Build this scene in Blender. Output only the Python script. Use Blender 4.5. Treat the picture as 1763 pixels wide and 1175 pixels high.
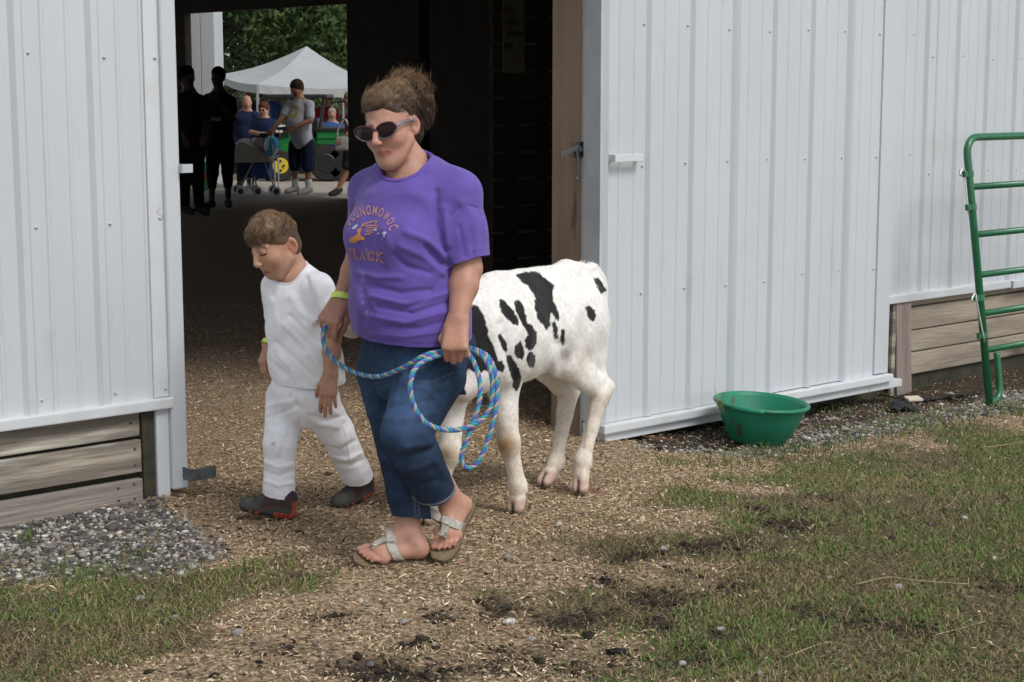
import bpy, bmesh, math, random
import numpy as np
from mathutils import Vector, Matrix
from mathutils.bvhtree import BVHTree
for _o in list(bpy.data.objects): bpy.data.objects.remove(_o)
random.seed(7); RNG = np.random.default_rng(11)
scene = bpy.context.scene; COL = scene.collection
rad = math.radians
# ------------------------------------------------------------------ camera
F = 2960.; CX, CY = 881.5, 587.5; CAMH = 1.63; PT = math.atan(438 / F)
cam = bpy.data.cameras.new('camera'); camo = bpy.data.objects.new('camera', cam); COL.objects.link(camo)
camo.location = (0, 0, CAMH); camo.rotation_euler = (math.pi / 2 - PT, 0, 0)
cam.sensor_width = 36; cam.lens = F / 1763 * 36; cam.clip_start = .05; cam.clip_end = 2000
scene.camera = camo
# ------------------------------------------------------------------ sky, sun, exposure (bright overcast)
SUN_EL, SUN_AZ = 52., 134.          # azimuth the light comes from, degrees clockwise from +Y
wd = bpy.data.worlds.new('World'); scene.world = wd; wd.use_nodes = True
_n = wd.node_tree.nodes; _l = wd.node_tree.links
sky = _n.new('ShaderNodeTexSky'); sky.sky_type = 'NISHITA'; sky.sun_disc = False
sky.sun_elevation = rad(SUN_EL); sky.sun_rotation = rad(SUN_AZ); sky.dust_density = 1.2; sky.air_density = 1.; sky.ozone_density = .6
_hs = _n.new('ShaderNodeHueSaturation'); _hs.inputs['Saturation'].default_value = .36
_l.new(sky.outputs[0], _hs.inputs['Color']); _l.new(_hs.outputs[0], _n['Background'].inputs[0])
_n['Background'].inputs[1].default_value = .13
sl = bpy.data.lights.new('sun', 'SUN'); sl.energy = 1.45; sl.angle = rad(18); sl.color = (1, .965, .915)
so = bpy.data.objects.new('sun', sl); COL.objects.link(so)
_d = Vector((math.sin(rad(SUN_AZ)) * math.cos(rad(SUN_EL)), math.cos(rad(SUN_AZ)) * math.cos(rad(SUN_EL)), math.sin(rad(SUN_EL))))
so.rotation_euler = _d.to_track_quat('Z', 'Y').to_euler(); so.location = (0, 0, 20)
vs = scene.view_settings; vs.view_transform = 'Standard'; vs.look = 'None'; vs.exposure = 0.40; vs.gamma = 1; vs.use_curve_mapping = False
scene.render.engine = 'CYCLES'; scene.cycles.use_denoising = True; scene.cycles.max_bounces = 4; scene.cycles.use_adaptive_sampling = True; scene.cycles.adaptive_threshold = .03
# ------------------------------------------------------------------ projection helpers (where on the ground / wall / at what distance a sight line ends)
FW = np.array([0, math.cos(PT), -math.sin(PT)]); UP = np.array([0, math.sin(PT), math.cos(PT)]); RT = np.array([1., 0, 0]); CAMP = np.array([0, 0, CAMH])
def ray(x, y): return FW + RT * (x - CX) / F - UP * (y - CY) / F
def P(x, y, Y): d = ray(x, y); return CAMP + d * (Y / d[1])
def G(x, y, z=0.): d = ray(x, y); return CAMP + d * ((z - CAMH) / d[2])
def proj(p):
    q = np.asarray(p, float) - CAMP; d = q @ FW
    return CX + F * (q @ RT) / d, CY - F * (q @ UP) / d
def sstep(t): t = np.clip(t, 0, 1); return t * t * (3 - 2 * t)
def gz(X, Y):   # ground height
    return -.15 * sstep((np.asarray(X) + 1.) / 3.2) * sstep((np.asarray(Y) - 6.3) / 1.7) * sstep((20 - np.asarray(Y)) / 5) - .5 * sstep((np.asarray(Y) - 32.5) / 6)
def GG(x, y):   # sight line onto the real ground
    z = 0.
    for _ in range(12): p = G(x, y, z); z = float(gz(p[0], p[1]))
    return p
TH = rad(41.5); BU = np.array([math.cos(TH), math.sin(TH), 0]); BN = np.array([-math.sin(TH), math.cos(TH), 0]); BA = G(308, 852)
def B(u, n, z): return BA + BU * u + BN * n + np.array([0, 0, z])          # barn coordinates: along front wall, inward, up
def WL(x, y, off=0.):                                                      # sight line onto a plane parallel to the front wall
    d = ray(x, y); t = (off - (CAMP - BA) @ BN) / (d @ BN); p = CAMP + d * t
    return (p - BA) @ BU, p[2]
# ------------------------------------------------------------------ scene graph helpers
ROOT = {}
def nm(v): return np.asarray(v, float)
def props(o, label=None, cat=None, group=None, kind=None):
    if label: o['label'] = label
    if cat: o['category'] = cat
    if group: o['group'] = group
    if kind: o['kind'] = kind
    return o
def thing(name, loc, label, cat, group=None):
    o = bpy.data.objects.new(name, None); COL.objects.link(o); o.empty_display_size = .1
    o.location = loc; ROOT[o] = nm(loc); return props(o, label, cat, group)
def mesh_np(name, V, Fc, smooth=True):
    V = np.ascontiguousarray(V, np.float32); me = bpy.data.meshes.new(name)
    if isinstance(Fc, np.ndarray) and Fc.ndim == 2:
        k = Fc.shape[1]; nF = len(Fc)
        me.vertices.add(len(V)); me.vertices.foreach_set('co', V.ravel())
        me.loops.add(nF * k); me.loops.foreach_set('vertex_index', np.ascontiguousarray(Fc, np.int32).ravel())
        me.polygons.add(nF); me.polygons.foreach_set('loop_start', np.arange(0, nF * k, k, dtype=np.int32))
        me.update(calc_edges=True)
    else:
        me.from_pydata([tuple(map(float, v)) for v in V], [], [tuple(int(i) for i in f) for f in Fc]); me.update()
    if smooth and len(me.polygons): me.polygons.foreach_set('use_smooth', np.ones(len(me.polygons), bool))
    return me
def setcol(me, C, name='Col'):
    C = np.asarray(C, np.float32)
    if C.shape[1] == 3: C = np.hstack([C, np.ones((len(C), 1), np.float32)])
    a = me.attributes.new(name, 'FLOAT_COLOR', 'POINT'); a.data.foreach_set('color', np.ascontiguousarray(C).ravel())
def obj(name, V, Fc, mat, parent=None, base=None, smooth=False, col=None, **kw):
    """link ONE mesh object; V in world coordinates; parent = its thing or part"""
    V = nm(V)
    if parent is not None: org = ROOT[parent]
    else: org = nm(base if base is not None else [V[:, 0].mean(), V[:, 1].mean(), V[:, 2].min()])
    me = mesh_np(name, V - org, Fc, smooth)
    if col is not None: setcol(me, col)
    o = bpy.data.objects.new(name, me); COL.objects.link(o)
    for m in (mat if isinstance(mat, (list, tuple)) else [mat]): me.materials.append(m)
    if parent is not None: o.parent = parent
    else: o.location = org
    ROOT[o] = org
    return props(o, **kw)
def obj_mesh(name, me, mat, parent, loc, rot=None, scale=None):
    o = bpy.data.objects.new(name, me); COL.objects.link(o)
    if mat is not None and not me.materials: me.materials.append(mat)
    o.parent = parent; o.location = nm(loc) - (ROOT[parent] if parent is not None else 0)
    if rot is not None: o.rotation_euler = rot
    if scale is not None: o.scale = scale
    ROOT[o] = nm(loc); return o
# ------------------------------------------------------------------ shape helpers: (V, F)
def join(parts):
    V = []; Fc = []; k = 0
    for v, f in parts:
        V += [tuple(x) for x in v]; Fc += [tuple(i + k for i in q) for q in f]; k += len(v)
    return nm(V), Fc
BOXF = [(0, 3, 2, 1), (4, 5, 6, 7), (0, 1, 5, 4), (1, 2, 6, 5), (2, 3, 7, 6), (3, 0, 4, 7)]
def hexa(p): return nm(p), BOXF
def bar(o, ax, ay, az):  # box from corner o spanned by three vectors
    o, ax, ay, az = map(nm, (o, ax, ay, az))
    return nm([o, o + ax, o + ax + ay, o + ay, o + az, o + ax + az, o + ax + ay + az, o + ay + az]), BOXF
def bbox_(u0, u1, n0, n1, z0, z1): # box in barn coordinates
    return bar(B(u0, n0, z0), BU * (u1 - u0), BN * (n1 - n0), (0, 0, z1 - z0))
def bevel(vf, w=.004, seg=2):
    bm = bmesh.new(); vs_ = [bm.verts.new(tuple(map(float, v))) for v in vf[0]]
    for f in vf[1]: bm.faces.new([vs_[i] for i in f])
    bmesh.ops.recalc_face_normals(bm, faces=bm.faces)
    bmesh.ops.bevel(bm, geom=list(bm.edges), offset=w, segments=seg, affect='EDGES', profile=.6)
    bm.verts.index_update()
    V = nm([v.co for v in bm.verts]); Fc = [tuple(v.index for v in f.verts) for f in bm.faces]; bm.free(); return V, Fc
def frame(t, ref=(0, 0, 1)):
    t = nm(t); t = t / np.linalg.norm(t); r = nm(ref)
    if abs(t @ r) > .95: r = nm((1, 0, 0))
    a = np.cross(r, t); a /= np.linalg.norm(a); return a, np.cross(t, a)
def tube(pts, r, seg=10, cap=True, closed=False):
    pts = nm(pts); n = len(pts); rr = np.broadcast_to(nm(r), (n,)); V = []; Fc = []; a0 = None
    for i in range(n):
        t = pts[min(i + 1, n - 1)] - pts[max(i - 1, 0)] if not closed else pts[(i + 1) % n] - pts[i - 1]
        t = t / (np.linalg.norm(t) + 1e-12)
        if a0 is None: a0, _ = frame(t)
        a0 = a0 - t * (a0 @ t); a0 /= np.linalg.norm(a0); b0 = np.cross(t, a0)
        for k in range(seg):
            an = 2 * math.pi * k / seg; V.append(pts[i] + (a0 * math.cos(an) + b0 * math.sin(an)) * rr[i])
    for i in range(n if closed else n - 1):
        for k in range(seg):
            j = (i + 1) % n; Fc.append((i * seg + k, i * seg + (k + 1) % seg, j * seg + (k + 1) % seg, j * seg + k))
    if cap and not closed: Fc.append(tuple(range(seg - 1, -1, -1))); Fc.append(tuple((n - 1) * seg + k for k in range(seg)))
    return nm(V), Fc
def smooth_path(pts, n=8, closed=False):
    pts = nm(pts); N = len(pts); out = []
    for i in range(N if closed else N - 1):
        p = [pts[(i + k) % N] if closed else pts[min(max(i + k, 0), N - 1)] for k in (-1, 0, 1, 2)]
        for s in range(n):
            t = s / n
            out.append(.5 * (2 * p[1] + (p[2] - p[0]) * t + (2 * p[0] - 5 * p[1] + 4 * p[2] - p[3]) * t * t + (3 * p[1] - p[0] - 3 * p[2] + p[3]) * t ** 3))
    if not closed: out.append(pts[-1])
    return nm(out)
def lathe(prof, c, seg=32, axis=None, ref=None):
    """prof: list of (radius, height) ; c centre; axis up"""
    c = nm(c); w = nm(axis if axis is not None else (0, 0, 1)); w = w / np.linalg.norm(w); a, b = frame(w, ref or (0, 1, 0))
    V = [c + w * h + (a * math.cos(2 * math.pi * k / seg) + b * math.sin(2 * math.pi * k / seg)) * r for r, h in prof for k in range(seg)]
    Fc = [(i * seg + k, i * seg + (k + 1) % seg, (i + 1) * seg + (k + 1) % seg, (i + 1) * seg + k) for i in range(len(prof) - 1) for k in range(seg)]
    return nm(V), Fc
def disc(c, axis, r, t, seg=16): return join([lathe([(0.001, -t / 2), (r * .9, -t / 2), (r, -t * .3), (r, t * .3), (r * .9, t / 2), (0.001, t / 2)], c, seg, axis)])
# ------------------------------------------------------------------ materials
def _new(name):
    m = bpy.data.materials.new(name); m.use_nodes = True; nt = m.node_tree; return m, nt.nodes, nt.links, nt.nodes['Principled BSDF']
def pm(name, c1, c2=None, scale=6., lo=.35, hi=.65, rough=.6, bump=0., bscale=40., stretch=(1, 1, 1), attr=False, metal=0., spec=None, c3=None, s3=30., lo3=.55, hi3=.7, rvar=0., sss=0., detail=6., bst=None, coat=0., sheen=0.):
    """principled + two noise layers of colour + noise relief; attr: multiply by the mesh colour attribute"""
    m, N, L, b = _new(name)
    tc = N.new('ShaderNodeTexCoord')
    def noise(s, st=(1, 1, 1), det=detail):
        mp = N.new('ShaderNodeMapping'); mp.inputs['Scale'].default_value = st; L.new(tc.outputs['Object'], mp.inputs['Vector'])
        nz = N.new('ShaderNodeTexNoise'); nz.inputs['Scale'].default_value = s; nz.inputs['Detail'].default_value = det; L.new(mp.outputs[0], nz.inputs['Vector']); return nz.outputs['Fac']
    def ramp(src, a, z):
        r = N.new('ShaderNodeMapRange'); r.inputs[1].default_value = a; r.inputs[2].default_value = z; L.new(src, r.inputs[0]); return r.outputs[0]
    def mix(f, a, z, mode='MIX'):
        x = N.new('ShaderNodeMix'); x.data_type = 'RGBA'; x.blend_type = mode
        if isinstance(f, (int, float)): x.inputs[0].default_value = f
        else: L.new(f, x.inputs[0])
        for s, i in ((a, 6), (z, 7)):
            if isinstance(s, tuple): x.inputs[i].default_value = (*s, 1)
            else: L.new(s, x.inputs[i])
        return x.outputs[2]
    col = tuple(c1)
    if c2 is not None: col = mix(ramp(noise(scale, stretch), lo, hi), tuple(c1), tuple(c2))
    if c3 is not None: col = mix(ramp(noise(s3, stretch), lo3, hi3), col, tuple(c3))
    if attr:
        at = N.new('ShaderNodeAttribute'); at.attribute_name = 'Col'
        if isinstance(col, tuple) and col == (1, 1, 1): col = at.outputs['Color']
        else: col = mix(1., at.outputs['Color'], col, 'MULTIPLY')
    if isinstance(col, tuple): b.inputs['Base Color'].default_value = (*col, 1)
    else: L.new(col, b.inputs['Base Color'])
    b.inputs['Roughness'].default_value = rough; b.inputs['Metallic'].default_value = metal
    if rvar: L.new(ramp(noise(scale * 3), .2, .8), (r := N.new('ShaderNodeMapRange')).inputs[0]); r.inputs[3].default_value = rough - rvar; r.inputs[4].default_value = rough + rvar; L.new(r.outputs[0], b.inputs['Roughness'])
    if spec is not None: b.inputs['Specular IOR Level'].default_value = spec
    if sss: b.inputs['Subsurface Weight'].default_value = sss; b.inputs['Subsurface Radius'].default_value = (.01, .004, .002); b.inputs['Subsurface Scale'].default_value = 1.
    if sheen: b.inputs['Sheen Weight'].default_value = sheen; b.inputs['Sheen Roughness'].default_value = .5
    if bump:
        bp = N.new('ShaderNodeBump'); bp.inputs['Strength'].default_value = bump; bp.inputs['Distance'].default_value = .01
        L.new(noise(bscale, bst or stretch), bp.inputs['Height']); L.new(bp.outputs[0], b.inputs['Normal'])
    return m
M = {}
M['white_metal'] = pm('painted white sheet metal', (.56, .59, .615), (.52, .55, .575), scale=2.2, rough=.42, c3=(.47, .46, .43), s3=9, lo3=.64, hi3=.85, stretch=(1, 1, .25), bump=.10, bscale=5, rvar=.08)
M['white_trim'] = pm('white trim', (.61, .635, .655), (.53, .54, .54), scale=5, rough=.5, lo=.5, hi=.8, c3=(.33, .22, .15), s3=14, lo3=.70, hi3=.76)
M['grey_trim'] = pm('dull galvanised trim', (.50, .53, .55), (.42, .45, .47), scale=6, rough=.5)
M['screw'] = pm('screw', (.50, .52, .54), rough=.5, metal=.1)
M['jamb_wood'] = pm('red brown timber', (.35, .25, .18), (.25, .175, .125), scale=7, stretch=(1, 1, .12), rough=.75, c3=(.06, .04, .03), s3=9, lo3=.62, hi3=.70, bump=.25, bscale=60)
M['old_paint_wood'] = pm('weathered board with flaking paint', (.44, .39, .31), (.19, .165, .135), scale=9, lo=.42, hi=.56, stretch=(.15, .15, 1.6), rough=.85, c3=(.56, .54, .46), s3=5, lo3=.55, hi3=.62, bump=.8, bscale=26, bst=(.15, .15, 2))
M['grey_wood'] = pm('grey board', (.30, .265, .225), (.20, .175, .15), scale=14, stretch=(.12, .12, 2), rough=.85, c3=(.09, .07, .055), s3=6, lo3=.62, hi3=.75, bump=.6, bscale=40, bst=(.12, .12, 2))
M['tan_wood'] = pm('tan weathered board', (.43, .37, .29), (.28, .235, .185), scale=7, stretch=(.25, .25, 1.5), rough=.85, c3=(.075, .06, .045), s3=5, lo3=.60, hi3=.72, bump=.6, bscale=30, bst=(.2, .2, 2))
M['post_wood'] = pm('pinkish grey post', (.36, .29, .25), (.26, .21, .18), scale=10, stretch=(2, 2, .2), rough=.85, c3=(.08, .055, .045), s3=18, lo3=.70, hi3=.76, bump=.4, bscale=40, bst=(2, 2, .2))
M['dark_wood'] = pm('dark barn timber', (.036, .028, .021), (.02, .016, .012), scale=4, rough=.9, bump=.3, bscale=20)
M['black_gap'] = pm('dark timber', (.03, .027, .02), (.06, .055, .03), scale=12, rough=.9)  # near-black brown mottled with olive, for backing and footing boards
M['steel'] = pm('dark galvanised steel', (.16, .17, .175), (.10, .105, .11), scale=20, rough=.5, metal=.6)
M['iron'] = pm('grey iron hardware', (.13, .14, .14), (.08, .085, .085), scale=30, rough=.55, metal=.5)
# ================================================================== BARN
barn = thing('barn', B(0, 0, 0), 'white corrugated metal barn with an open dark doorway', 'barn')
PER = .308
def corrugated(u0, u1, z0, z1, n0, phase=0., hgt=.019):
    """ribbed sheet in the plane n = n0, ribs towards the viewer (-n)"""
    xs = []; k0 = math.floor((u0 - phase) / PER) - 1
    for k in range(k0, k0 + int((u1 - u0) / PER) + 4):
        c = phase + k * PER
        xs += [(c - .030, 0), (c - .013, hgt), (c + .013, hgt), (c + .030, 0)]
        for m in (.103, .203): xs += [(c + m - .011, 0), (c + m - .005, .0045), (c + m + .005, .0045), (c + m + .011, 0)]
    xs = [(a, h) for a, h in xs if u0 < a < u1]
    xs = [(u0, xs[0][1] if xs[0][1] == 0 else 0)] + xs + [(u1, 0)]
    nz = 2; zz = [z0, z1]; V = [B(a, n0 - h, z) for z in zz for a, h in xs]; w = len(xs)
    Fc = [(i, i + 1, w + i + 1, w + i) for i in range(w - 1)]
    return nm(V), Fc
def sheets(parent, u0, u1, z0, z1, n0, phase, width=.914):
    k = 0; a = u0
    while a < u1 - .02:
        b_ = min(a + width, u1); dz = random.uniform(-.004, .004)
        obj('metal_panel', *corrugated(a, b_ + .012, z0 + dz, z1, n0 - .0015 * (k % 2), phase), M['white_metal'], parent); a = b_; k += 1
_sv, _sf = join([lathe([(.007, 0), (.007, .002), (.0045, .002), (.0045, .006), (.0035, .0075), (.0005, .008)], (0, 0, 0), 8, -BN)])
SCREW = mesh_np('screw', _sv, _sf); SCREW.materials.append(M['screw'])
def screws(parent, us, zs, n0):
    for u in us:
        for z in zs: obj_mesh('screw', SCREW, None, parent, B(u + random.uniform(-.004, .004), n0, z + random.uniform(-.012, .012)))
# --- front wall left of the doorway
PHL = -.315 + .0
sheets(barn, -4.2, -.085, .405, 4.1, 0., PHL)
ribs = [PHL - k * PER for k in range(0, 13)]
screws(barn, [r + .048 for r in ribs[:4]], [.46, 1.12, 1.75], -.001)
screws(barn, [-.055], [.44, 1.12, 1.75], -.0135)
obj('corner_trim', *bevel(bbox_(-.105, -.035, -.013, .002, .41, 4.1), .003), M['white_trim'], barn)
obj('corner_trim', *bevel(bbox_(-.042, .028, -.034, .10, .03, 4.1), .012, 3), M['white_metal'], barn)
obj('post', *bevel(bbox_(-.10, -.043, -.012, .09, -.02, .385), .004), M['white_trim'], barn)
obj('base_trim', *bevel(bbox_(-4.2, -.03, -.038, .01, .365, .408), .006), M['white_trim'], barn)
for (z0, z1, dn, mt) in ((.262, .362, .012, 'old_paint_wood'), (.118, .248, .004, 'old_paint_wood'), (-.03, .092, .0, 'grey_wood')):
    for (ua, ub) in ((-2.45, -.16), (-4.2, -2.46)):
        v, f = bevel(bbox_(ua, ub, dn, dn + .038, z0, z1), .006, 2); v[:, 2] += .012 * (( v - BA) @ BU + .16) * .15 
        obj('plank', v, f, M[mt], barn)
obj('backing_board', *bbox_(-4.2, -.05, .055, .09, -.1, .4), M['black_gap'], barn)
obj('skirting_post', *bevel(bbox_(-.155, -.102, .0, .05, -.05, .364), .005), M['black_gap'], barn)
for z in (.19, .15, .06, .03):
    for u in (-.19, -.185): pass
NAIL = mesh_np('nail', *join([disc((0, 0, 0), BN, .006, .004, 8)])); NAIL.materials.append(M['iron'])
for (u, z, d) in ((-.19, .215, .003), (-.19, .15, .003), (-.20, .075, -.001), (-.20, .015, -.001), (-.27, .07, -.001), (-.27, .02, -.001), (-.2, .32, .011)):
    obj_mesh('nail', NAIL, None, barn, B(u, d, z))
v, f = join([bevel(bbox_(-.005, .018, -.085, -.035, .075, .12), .002), bevel(bbox_(.0, .014, -.09, -.03, .074, .119), .002)])
obj('door_guide', *join([bevel(bbox_(.0, .006, -.10, -.03, .07, .12), .0015), bevel(bbox_(.0065, .115, -.10, -.094, .0705, .1195), .0015)]), M['steel'], barn)
# --- right jamb of the doorway
UJ = WL(1001, 250)[0]
obj('door_jamb', *bevel(bbox_(UJ - .002, UJ + .12, .004, .205, -.15, 3.5), .005), M['jamb_wood'], barn)
obj('jamb_trim', *bevel(bbox_(UJ + .0, UJ + .13, -.014, .002, -.1, 3.5), .003), M['grey_trim'], barn)
obj('lintel', *bbox_(-.1, UJ + .2, .01, .2, 3.5, 3.75), M['dark_wood'], barn)
obj('metal_panel', *corrugated(-.09, UJ + .2, 3.55, 4.1, -.003, PHL), M['white_metal'], barn)
lu, lz = WL(998, 257, -.02)
lat = obj('latch_plate', *bevel(bbox_(lu - .045, lu + .04, -.024, -.015, lz - .04, lz + .035), .002), M['iron'], barn)
obj('latch_arm', *bevel(bar(B(lu - .135, -.034, lz - .035), BU * .12 + np.array([0, 0, .03]), BN * .008, (0, 0, .026)), .002), M['steel'], lat)
obj('latch_hook', *tube([B(lu - .03, -.032, lz), B(lu - .028, -.036, lz - .06), B(lu - .034, -.036, lz - .13), B(lu - .042, -.045, lz - .145), B(lu - .06, -.05, lz - .14)], .0065, 8), M['iron'], lat)
obj('latch_pin', *join([disc(B(lu - .015, -.03, lz), BN, .014, .03, 12)]), M['iron'], lat)
for z in (.62, 1.62, 2.1): obj_mesh('screw', SCREW, None, barn, B(UJ + .02, -.0145, z))
# --- front wall right of the doorway
ZR = .43
sheets(barn, UJ + .12, 9.0, ZR, 4.1, 0., 5.012 - PER * 3)
screws(barn, [5.012 + PER * k + .05 for k in range(0, 4)], [1.13, 1.8], -.001)
obj('base_trim', *bevel(bbox_(UJ + .14, 5.93, -.036, .012, ZR - .045, ZR + .003), .006), M['white_trim'], barn)
obj('base_trim', *bevel(bbox_(5.94, 9.0, -.046, .012, ZR - .05, ZR + .0), .006), M['white_trim'], barn)
for (z0, z1, dn) in ((.345, .383, .022), (.205, .338, .014), (.075, .198, .010), (-.062, .068, .006)):
    for (ua, ub) in ((2.5, 4.85), (4.86, 7.1), (7.11, 9.0)):
        obj('plank', *bevel(bbox_(ua, ub, dn, dn + .038, z0, z1), .007, 2), M['tan_wood'], barn)
obj('foundation_board', *bevel(bbox_(2.4, 9.0, .03, .09, -.4, -.07), .006), M['black_gap'], barn)
obj('backing_board', *bbox_(2.4, 9.0, .062, .10, -.3, .42), M['black_gap'], barn)
pu, pz = WL(1552, 515, -.03); pu2, pz2 = WL(1580, 676, -.03)
wv = .145
v = nm([B(pu, -.022, pz2), B(pu + wv, -.022, pz2), B(pu + wv, .0, pz2), B(pu, .0, pz2)] + [B(pu - .035, -.022, .384), B(pu + wv - .035, -.022, .384), B(pu + wv - .035, 0., .384), B(pu - .035, 0., .384)])
obj('brace_post', *bevel((v, BOXF), .004), M['post_wood'], barn)
obj('brace_post', *bevel(bbox_(pu - .06, pu - .025, -.018, .004, pz2, .383), .004), M['old_paint_wood'], barn)
# --- body of the barn: side walls, end wall with the far doorway, roof
E0 = G(601, 343); EU = (E0 - BA) @ BU; EN = (E0 - BA) @ BN
def WE(x, y, off=0.):   # sight line onto the end wall (plane u = EU)
    d = ray(x, y); t = (EU + off - (CAMP - BA) @ BU) / (d @ BU); p = CAMP + d * t; return (p - BA) @ BN, p[2]
EN1 = WE(322, 200)[0]; EZ = WE(460, 15)[1]; BD = EN1 + 2.5
for (na, nb, za) in ((0., 1.5, -.3), (11.0, BD, -.3), (1.5, 11.0, 3.9)): obj('side_wall', *bbox_(-4.3, -4.2, na, nb, za, 4.2), M['dark_wood'], barn)  # wide unseen opening added here to let sky light inside
for (ua, ub, za) in ((-4.3, -2.5, -.3), (9.6, EU + .2, -.3), (-2.5, 9.6, 3.9)): obj('rear_wall', *bbox_(ua, ub, BD, BD + .1, za, 4.2), M['dark_wood'], barn)  # unseen opening added in the rear wall to brighten the floor
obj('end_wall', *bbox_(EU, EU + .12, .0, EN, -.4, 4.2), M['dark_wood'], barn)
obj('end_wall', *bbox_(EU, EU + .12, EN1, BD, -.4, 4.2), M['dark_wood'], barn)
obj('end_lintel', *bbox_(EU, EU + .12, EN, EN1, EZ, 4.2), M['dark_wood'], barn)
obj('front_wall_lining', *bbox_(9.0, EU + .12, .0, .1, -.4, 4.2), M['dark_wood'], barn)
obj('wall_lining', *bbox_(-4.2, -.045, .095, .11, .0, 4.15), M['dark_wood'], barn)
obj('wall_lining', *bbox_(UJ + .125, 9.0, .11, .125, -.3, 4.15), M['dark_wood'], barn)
rv = nm([B(-4.6, -.4, 4.05), B(EU + .4, -.4, 4.05), B(EU + .4, BD / 2, 6.8), B(-4.6, BD / 2, 6.8), B(EU + .4, BD + .5, 4.05), B(-4.6, BD + .5, 4.05)])
obj('roof', np.vstack([rv, rv + [0, 0, .12]]), [(0, 1, 2, 3), (3, 2, 4, 5), (6, 9, 8, 7), (9, 11, 10, 8), (0, 6, 7, 1), (5, 4, 10, 11), (1, 7, 8, 2), (2, 8, 10, 4), (0, 3, 9, 6), (3, 5, 11, 9)], M['grey_trim'], barn)
for (ua, ub, s) in ((-4.3, -4.2, 0), (EU + .0, EU + .1, 0)):
    g = nm([B(ua, 0, 4.18), B(ua, BD / 2, 6.78), B(ua, BD, 4.18), B(ub, 0, 4.18), B(ub, BD / 2, 6.78), B(ub, BD, 4.18)])
    obj('gable', g, [(0, 1, 2), (5, 4, 3), (0, 3, 4, 1), (1, 4, 5, 2), (0, 2, 5, 3)], M['dark_wood'], barn)
for (u, n_) in ((7.4, 6.), (0., 6.), (9.2, 10.), (3.2, 16.)):
    obj('roof_post', *bevel(bbox_(u, u + .15, n_, n_ + .15, -.3, 4.6), .006), M['dark_wood'], barn)
obj('latch_catch', *join([bevel(bbox_(.022, .028, -.06, -.03, 1.295, 1.33), .0015), bevel(bbox_(.0285, .07, -.06, -.054, 1.2955, 1.3295), .0015)]), M['grey_trim'], barn)
# stall partition inside to the right
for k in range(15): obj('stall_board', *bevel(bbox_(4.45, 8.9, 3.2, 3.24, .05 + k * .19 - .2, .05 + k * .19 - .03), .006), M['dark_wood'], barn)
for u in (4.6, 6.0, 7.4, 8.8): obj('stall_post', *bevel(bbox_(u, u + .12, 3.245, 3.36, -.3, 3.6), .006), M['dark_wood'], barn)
# ================================================================== SLIDING DOOR
DN = -.16
DU0 = WL(1034, 500, DN)[0]; DU1 = WL(1533, 400, DN)[0]; DZ = WL(1300, 697, DN)[1]
door = thing('sliding_door', B((DU0 + DU1) / 2, DN, DZ), 'white corrugated sliding barn door slid open beside the calf', 'door'); door['kind'] = 'thing'
PHD = WL(1114, 600, DN)[0]
sheets(door, DU0 + .004, DU1 - .13, DZ + .045, 3.7, DN, PHD, .924)
obj('metal_panel', *bevel(bbox_(DU1 - .125, DU1, DN - .012, DN + .004, DZ + .05, 3.7), .003), M['white_metal'], door)
obj('door_frame', *bevel(bbox_(DU0, DU1 + .0, DN + .012, DN + .11, DZ + .05, 3.7), .003), M['grey_trim'], door)
obj('edge_trim', *bevel(bbox_(DU0 - .012, DU0 + .003, DN - .004, DN + .112, DZ + .048, 3.7), .002), M['grey_trim'], door)
screws(door, [PHD + PER * k - .05 for k in range(8)] + [DU0 + .03], [WL(1112, 505, DN)[1], WL(1112, 505, DN)[1] + .62, WL(1112, 505, DN)[1] + 1.28], DN - .001)
obj('bottom_rail', *bevel(bbox_(DU0 - .01, DU1 + .01, DN - .045, DN + .112, DZ, DZ + .043), .007), M['white_trim'], door)
obj('bottom_rail', *bevel(bbox_(DU0 + .02, DU1 + .13, DN - .02, DN + .06, DZ - .045, DZ - .002), .005), M['white_trim'], door)
hu, hz = WL(1080, 272, DN - .03)
hd = obj('handle', *bevel(bbox_(hu - .10, hu + .09, DN - .05, DN - .043, hz - .018, hz + .018), .003), M['white_trim'], door)
for s in (-.095, .08): obj('handle_bracket', *bevel(bbox_(hu + s - .006, hu + s + .012, DN - .0428, DN - .001, hz - .018, hz + .018), .002), M['white_trim'], hd)
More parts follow.
